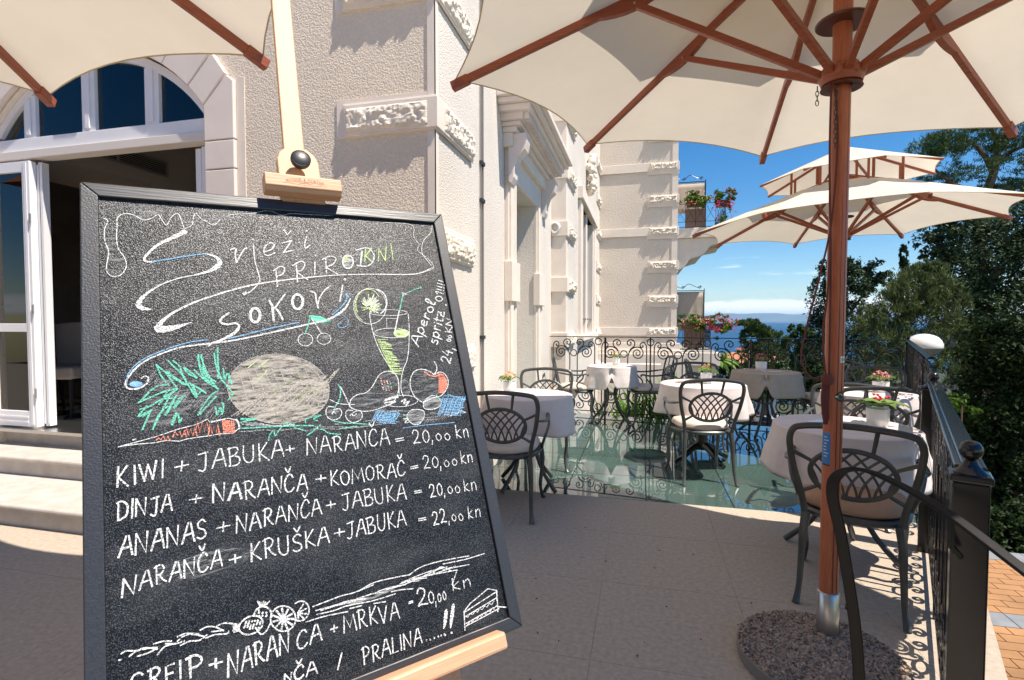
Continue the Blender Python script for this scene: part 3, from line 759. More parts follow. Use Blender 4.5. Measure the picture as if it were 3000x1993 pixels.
pts = [cw(1.01, 1.46, 0), cw(.965, 1.42, .42), cw(.90, 1.395, .74), cw(.862, 1.385, .885), cw(.872, 1.375, .945), cw(.905, 1.335, .966), cw(.94, 1.27, .955), cw(.972, 1.16, .925), cw(1.0, 1.03, .872), cw(1.06, .76, .75), cw(1.10, .5, .62)]
hb = flatbar(pts, .029, .010, 'handrail_bar', M_IRONM); hb.parent = hr; hb.matrix_parent_inverse = Matrix.Translation((-hr.location.x, -hr.location.y, 0))
br = MB().tube([cw(.975, 1.14, .915), cw(1.0, 1.17, .84), cw(1.05, 1.2, .80)], .007, 6).build('bracket', M_IRON, hr, True); br.matrix_parent_inverse = Matrix.Translation((-hr.location.x, -hr.location.y, 0))

# ------------------------------------------------------------------ chairs
def mirrorx(p, s): return [(s*x, y, z) for x, y, z in p]
def backy_(z): return -.205-.105*(z-.42)/.45          # back leans away with height
def make_chair(cush):
    t = empty('garden_armchair')
    B = lambda x, z: (x, backy_(z), z)
    pts = [B(-.19, .42), B(-.205, .52), B(-.235, .64), B(-.25, .74), B(-.252, .80), B(-.235, .845), B(-.19, .862), B(-.1, .872), B(0, .877), B(.1, .872), B(.19, .862), B(.235, .845), B(.252, .80), B(.25, .74), B(.235, .64), B(.205, .52), B(.19, .42)]
    MB().tube(crom(pts, 4), .0155, 8, flat=.75, nrm=(0, 1, .2)).build('back_frame', M_CAST, t, True)
    oc, ox, oz = .645, .168, .118
    ov = [B(ox*math.cos(a), oc+oz*math.sin(a)) for a in np.linspace(0, 2*math.pi, 41)[:-1]]
    MB().tube(ov, .0125, 8, closed=True, flat=.7, nrm=(0, 1, .2)).build('back_oval', M_CAST, t, True)
    for s in (-1, 1):
        for p, q in (((s*.092, .870), (s*.075, .748)), ((s*.248, .735), (s*.158, .690)), ((s*.207, .53), (s*.135, .572))):
            MB().tube([B(*p), B(*q)], [.011, .009], 6, flat=.7, nrm=(0, 1, .2)).build('back_strut', M_CAST, t, True)
    mb = MB()
    for s in (-1, 1):
        for bx, tx, bow in ((-.115, .02, .0), (-.07, .10, .02), (-.02, .16, .035), (.03, .21, .03), (.085, .25, .02), (.13, .24, .0)):
            q = []
            for i in range(25):
                u = i/24; x = bx+(tx-bx)*(u**1.7); z = oc-oz+.01+2*oz*(u)**.92
                x = s*x
                if (x/(ox+.002))**2+((z-oc)/(oz+.002))**2 <= 1.0: q.append(B(x, z))
                elif q: break
            if len(q) > 3: mb.tube(q, .0062, 5, flat=.8, nrm=(0, 1, .2))
    mb.build('back_lattice', M_CAST, t, True)
    # seat ring and cushion
    def sup(a, w0, w1, d, e=2.8):
        c, s = math.cos(a), math.sin(a); x = abs(c)**(2/e)*math.copysign(1, c); y = abs(s)**(2/e)*math.copysign(1, s)
        return x*(w0+(w1-w0)*(y+1)/2), y*d
    ring = [(*sup(a, .205, .245, .225), .425) for a in np.linspace(0, 2*math.pi, 37)[:-1]]
    MB().tube([(x, y, z) for x, y, z in ring], .019, 8, closed=True, flat=.9).build('seat_frame', M_CAST, t, True)
    pl = MB(); n = 36; pp = [(*sup(a, .19, .23, .21), .43) for a in np.linspace(0, 2*math.pi, n+1)[:-1]]
    pl.prism(pp, (0, 0, .006)).build('seat_plate', M_CAST, t)
    P = []
    for (k, z) in ((.93, .438), (1.0, .45), (1.015, .465), (1.0, .482), (.94, .497), (.75, .506), (.4, .511), (.001, .512)):
        P.append([(sup(a, .195, .24, .215)[0]*k, sup(a, .195, .24, .215)[1]*k, z+.003*math.sin(5*a)*(k > .8)) for a in np.linspace(0, 2*math.pi, n+1)])
    cu = MB().grid(P).build('seat_cushion', cush, t, True)
    sm = [(sup(a, .195, .24, .215)[0]*1.02, sup(a, .195, .24, .215)[1]*1.02, .466) for a in np.linspace(0, 2*math.pi, n+1)[:-1]]
    MB().tube(sm, .0035, 4, closed=True).build('piping', cush, cu, True)
    for s in (-1, 1):
        MB().tube(crom([(s*.242, backy_(.68)+.01, .685), (s*.268, -.18, .672), (s*.285, -.06, .655), (s*.285, .06, .652), (s*.275, .14, .665), (s*.27, .165, .655), (s*.272, .15, .64)], 4), [.012]*4+[.015]*14+[.013]*7, 7, flat=.75, nrm=(0, 0, 1)).build('armrest', M_CAST, t, True)
        MB().tube(crom([(s*.28, .10, .648), (s*.288, .085, .60), (s*.27, .02, .53), (s*.25, .03, .47), (s*.243, .06, .425)], 4), .0105, 7).build('arm_support', M_CAST, t, True)
        MB().tube(crom(mirrorx([(.205, .185, .425), (.222, .215, .36), (.225, .222, .25), (.212, .212, .12), (.222, .235, .035), (.235, .255, .0)], s), 4), [.023, .022, .022, .021, .020, .019, .018, .017, .016, .0155, .015, .0145, .014, .0135, .013, .013, .0135, .0145, .016, .0175, .018], 8).build('leg', M_CAST, t, True)
        MB().tube(crom(mirrorx([(.185, -.20, .425), (.195, -.215, .33), (.20, -.225, .2), (.205, -.25, .08), (.215, -.285, .0)], s), 4), [.022, .022, .021, .020, .019, .018, .017, .016, .0155, .015, .0145, .014, .0135, .014, .015, .0165, .018], 8).build('leg', M_CAST, t, True)
    return t
G_CH = 'cast metal garden armchairs around the cafe tables'
protoL = make_chair(M_CUSH); protoT = None
used = [False]
def put_chair(x, y, face, label, tan=False):
    global protoT
    if tan:
        if protoT is None: o = protoT = copy_tree(protoL)
        else: o = copy_tree(protoT)
        for c in o.children:
            if c.name.startswith('seat_cushion'):
                for q in [c]+list(c.children):
                    q.data = q.data.copy(); q.data.materials[0] = M_CUSHT
    elif not used[0]: o = protoL; used[0] = True
    else: o = copy_tree(protoL)
    a, b = W(x, y); o.location = (a, b, .001)
    f = W(*face); o.rotation_euler.z = math.atan2(f[1], f[0])-math.pi/2
    tag(o, label, 'chair', G_CH); return o
put_chair(-.03, 3.74, (.17, .98), 'dark garden armchair with a mauve grey cushion, right beside the chalkboard edge')
put_chair(.30, 4.88, (-.15, -1), 'garden armchair facing the camera on the far side of the front left table')
put_chair(.86, 7.02, (1, -.12), 'pale lit armchair side on at the left of the small far table by the wall')
put_chair(1.82, 6.92, (-1, .02), 'dark side-on armchair with its back to the right, by the small far table')
put_chair(1.64, 4.50, (.05, 1), 'armchair with a sunlit cream cushion and its oval back to us at the middle table')
put_chair(2.02, 5.62, (-.18, -1), 'dark armchair behind the middle table with only its top rail showing')
put_chair(2.36, 3.62, (-.6, -.85), 'silvery sunlit armchair facing us behind the front right table')
put_chair(1.70, 2.57, (.56, .83), 'big front armchair with a tan cushion behind the umbrella pole', True)
put_chair(3.62, 5.10, (-.45, -.9), 'dim armchair farthest right against the railing, facing the camera')
put_chair(2.72, 3.95, (.35, .93), 'black backed armchair with its back to us at the table with pink flowers')
put_chair(3.62, 6.02, (-1, -.15), 'shaded armchair at the right side of the shaded table', False)
put_chair(2.45, 6.32, (1, -.2), 'dark armchair at the left side of the shaded table by the railing')

# ------------------------------------------------------------------ tables, cloths, pots
def table(x, y, r, kind, label, rz=0.):
    a, b = W(x, y); t = empty('cafe_table', (a, b, 0), TH+rz); tag(t, label, 'table', 'round cafe tables on the terrace')
    MB().lathe([(r-.03, .722), (r, .728), (r, .745), (r-.02, .75)], 40).build('tabletop', M_CAST, t, True)
    if kind == 'legs':
        for k in range(4):
            an = R(45+90*k); c, s = math.cos(an), math.sin(an)
            MB().tube(crom([(c*q, s*q, z) for q, z in ((.24, .715), (.20, .6), (.09, .44), (.075, .33), (.16, .16), (.27, .04), (.30, .012))], 4), [.016]*12+[.015]*6+[.017]*7, 7).build('leg', M_CAST, t, True)
        MB().lathe([(.08, 0), (.08, .02)], 20, (0, 0, .37)).build('collar', M_CAST, t, True)
    else:
        MB().lathe([(.05, .12), (.058, .16), (.052, .2), (.052, .65), (.075, .72)], 20).build('column', M_IRON, t, True)
        for k in range(4):
            an = R(20+90*k); c, s = math.cos(an), math.sin(an)
            MB().tube(crom([(c*q, s*q, z) for q, z in ((.04, .16), (.12, .13), (.22, .06), (.30, .02))], 4), [.035]*3+[.03]*5+[.022]*5, 7).build('foot', M_IRON, t, True)
    return t
def cloth(x, y, r, m, label, seed, clips=(0.,), drop=.27, flare=.056, top=.7525):
    a, b = W(x, y); rr = random.Random(seed); n = 144
    ph = [rr.uniform(0, 6.28) for _ in range(4)]
    P = []
    angs = np.linspace(0, 2*math.pi, n+1)
    cl = [c for c in clips]
    def dl(a):
        return [abs((a-c+math.pi) % (2*math.pi)-math.pi) for c in cl]
    for k in (0.001, .5, .9, .985, 1.0):
        P.append([(r*k*math.cos(t), r*k*math.sin(t), top-(.004 if k == 1.0 else 0)) for t in angs])
    rows = 12
    for i in range(1, rows+1):
        v = i/rows; row = []
        for t in angs:
            q = min(dl(t)) if cl else 9
            D = drop*(1+.05*math.sin(2*t+ph[3]))
            notch = math.exp(-(q/.11)**2)
            D *= 1-.55*notch
            fold = math.sin(6*t+ph[0])*.5+math.sin(9*t+ph[1])*.35+math.sin(4*t+ph[2])*.3
            rad = r+.010*min(1, v*4)+flare*v*(.7+.75*fold)*min(1, v*1.6)
            rad -= .055*notch*min(1, v*3)
            row.append((rad*math.cos(t), rad*math.sin(t), top-.006-D*v))
        P.append(row)
    o = MB().grid(P).build('tablecloth', m, None, True); o.location = (a, b, 0); o.rotation_euler.z = TH
    o.modifiers.new('thick', 'SOLIDIFY').thickness = .003
    tag(o, label, 'tablecloth', 'round cloths on the cafe tables')
    for c in cl:
        cp_ = MB().box(r-.008, r+.012, -.007, .007, top-.045, top+.006).build('cloth_clip', M_STEEL, o, bevel=.002); cp_.rotation_euler.z = c
    hem = [p for p in P[-1][:-1]]
    MB().tube(hem, .0028, 4, closed=True).build('hem', mat(m.name+'_hem', tuple(c*.55 for c in ((.66, .58, .55) if m is M_CLOTH else (.40, .33, .28))), .9), o, True)
    return o
D90 = -math.pi/2
tables = [
 ((.13, 4.24), .37, 'legs', 'round metal table under a white cloth at the front left', M_CLOTH, 'bright white cloth on the front left table next to the chalkboard', 1, (.1,)),
 ((1.34, 6.98), .335, 'legs', 'small round table at the far left beside the wall', M_CLOTH, 'pale cloth with a centre notch on the small far left table', 2, (R(-101), .9, 2.6)),
 ((1.83, 4.98), .40, 'col', 'round table on a thick black column in the middle of the glass floor', M_CLOTH, 'white cloth on the middle table behind the oval back chair', 3, (2.2,)),
 ((3.02, 6.18), .385, 'legs', 'round table with curved legs in the shade near the far railing', M_CLOTH_SHADE, 'cloth in a shade-darkened colour with a centre notch on the table by the far railing', 4, (R(-115), .3, 2.4)),
 ((1.90, 2.96), .375, 'legs', 'round table at the front right behind the umbrella pole', M_CLOTH, 'half sunlit pale cloth on the front right table', 5, (.4,)),
 ((3.0, 4.36), .36, 'legs', 'round table at the right against the railing, with pink flowers', M_CLOTH, 'white cloth crossed by railing shadows on the right table', 6, (3.6,)),
]
for (c, r, kd, l1_, m_, l2_, sd, cl_) in tables:
    table(c[0], c[1], r-.02, kd, l1_); cloth(c[0], c[1], r-.012, m_, l2_, sd, cl_)
def pot(x, y, label, flower, col, n, h=.10, r=.052, leafs=10, seed=0, z=.7555, plant='flowering plant', spread=.06, lw=.03, ll_=.07, ball=False):
    a, b = W(x, y); rr = random.Random(seed)
    t = empty('flower_pot', (a, b, z)); tag(t, label, 'plant pot', 'small potted plants on the cafe tables')
    MB().lathe([(r*.86, 0), (r*.9, .003), (r, h*.38), (r*1.01, h*.4), (r*1.01, h*.42), (r, h*.44), (r*1.04, h), (r*.96, h), (r*.92, h*.9)], 28).build('pot', M_CER, t, True)
    MB().lathe([(r*.91, h*.86), (.001, h*.87)], 20).build('soil', mat('soil', (.05, .035, .025), .95), t)
    mb = MB()
    for i in range(leafs):
        an = rr.uniform(0, 6.28) if leafs > 12 else i*2*math.pi/leafs+rr.uniform(-.25, .25); L = ll_*rr.uniform(.8, 1.25); ca, sa = math.cos(an), math.sin(an); P = []
        dr = rr.uniform(.1, .9)
        for j in range(6):
            tt = j/5; d = r*.35+L*tt; zz = h+.012+.035*math.sin(tt*2.2)-.05*dr*tt*tt; w = lw*math.sin(math.pi*(.12+.88*tt)**.8)*.8+.001
            P.append([(d*ca-sa*w, d*sa+ca*w, zz+.006), (d*ca, d*sa, zz-.003), (d*ca+sa*w, d*sa-ca*w, zz+.006)])
        mb.grid(P)
    mb.build('leaf', leafmat('pot_leaf', (.30, .40, .14), (.16, .28, .06), .3, .3), t, True)
    for i in range(n):
        if ball:
            ph_, th_ = rr.uniform(0, 6.28), math.acos(rr.uniform(-.1, 1)); fx, fy, fz = spread*math.sin(th_)*math.cos(ph_), spread*math.sin(th_)*math.sin(ph_), h+.035+spread*.9*math.cos(th_)
        else: fx, fy, fz = rr.uniform(-spread, spread), rr.uniform(-spread, spread), h+.05+rr.uniform(0, .035)
        f = MB(); k_ = 6; R_ = rr.uniform(.010, .015)
        v = [(0, 0, .004)]+[(R_*math.cos(q*math.pi/k_)*(1 if q % 2 else .62), R_*math.sin(q*math.pi/k_)*(1 if q % 2 else .62), .005*(q % 2)) for q in range(2*k_)]
        f.add(v, [(0, 1+q, 1+(q+1) % (2*k_)) for q in range(2*k_)])
        f.sphere((0, 0, 0), .007, 6, 4)
        o = f.build('blossom', col, t); o.location = (fx, fy, fz); o.rotation_euler = (rr.uniform(-.9, .9), rr.uniform(-.9, .9), rr.uniform(0, 6))
    return t
C_RED = mat('red_petal', (.62, .02, .03), .6); C_YEL = mat('yellow_petal', (.8, .42, .04), .6); C_PINK = mat('pink_petal', (.75, .32, .30), .6, island=.2); C_ORA = mat('orange_petal', (.8, .3, .08), .6); C_ROSE = mat('dusty_petal', (.45, .13, .12), .6, island=.3); C_PEACH = mat('peach_petal', (.8, .45, .16), .6)
pot(2.085, 2.95, 'white pot with big green leaves and red blossoms on the front right table', '', C_RED, 9, seed=1, spread=.055, leafs=11, lw=.046, ll_=.115, h=.10, r=.056)
pot(3.10, 4.36, 'cream pot with a ball of pink flowers on the right table', '', C_PINK, 40, seed=2, spread=.055, leafs=12, lw=.014, ball=True, r=.06, h=.09)
pot(3.0, 6.25, 'white pot with dusty red flowers on the shaded table', '', C_ROSE, 36, seed=3, spread=.07, leafs=8, lw=.012, ball=True, r=.062, h=.11)
pot(1.86, 4.97, 'white pot with yellow flowers on the middle table', '', C_YEL, 6, seed=4, spread=.035, leafs=16, lw=.012, ll_=.085)
pot(1.40, 6.98, 'tiny pot with orange buds on the small far left table', '', C_ORA, 8, seed=5, spread=.045, leafs=12, lw=.012, ll_=.06)
pot(-.02, 4.28, 'white pot with peach flowers on the front left table', '', C_PEACH, 16, seed=6, spread=.045, leafs=14, lw=.014, ll_=.07, ball=True)
def card(x, y, w, d, rz, label, m):
    a, b = W(x, y); o = MB().box(-w/2, w/2, -d/2, d/2, 0, .005).build('menu_card', m); o.location = (a, b, .757); o.rotation_euler.z = rz; tag(o, label, 'menu'); return o
card(3.07, 6.12, .22, .15, .1, 'thin pale menu lying in front of the pot on the shaded table', M_PAPER)
card(1.36, 6.86, .2, .14, .3, 'thin menu lying on the small far left table', M_PAPER)
card(1.68, 5.03, .17, .12, -.5, 'folded brown napkin lying on the middle table', mat('napkin_brown', (.3, .2, .15), .9))
card(1.84, 3.03, .18, .12, .7, 'pale folded paper lying on the front right table', M_CER)

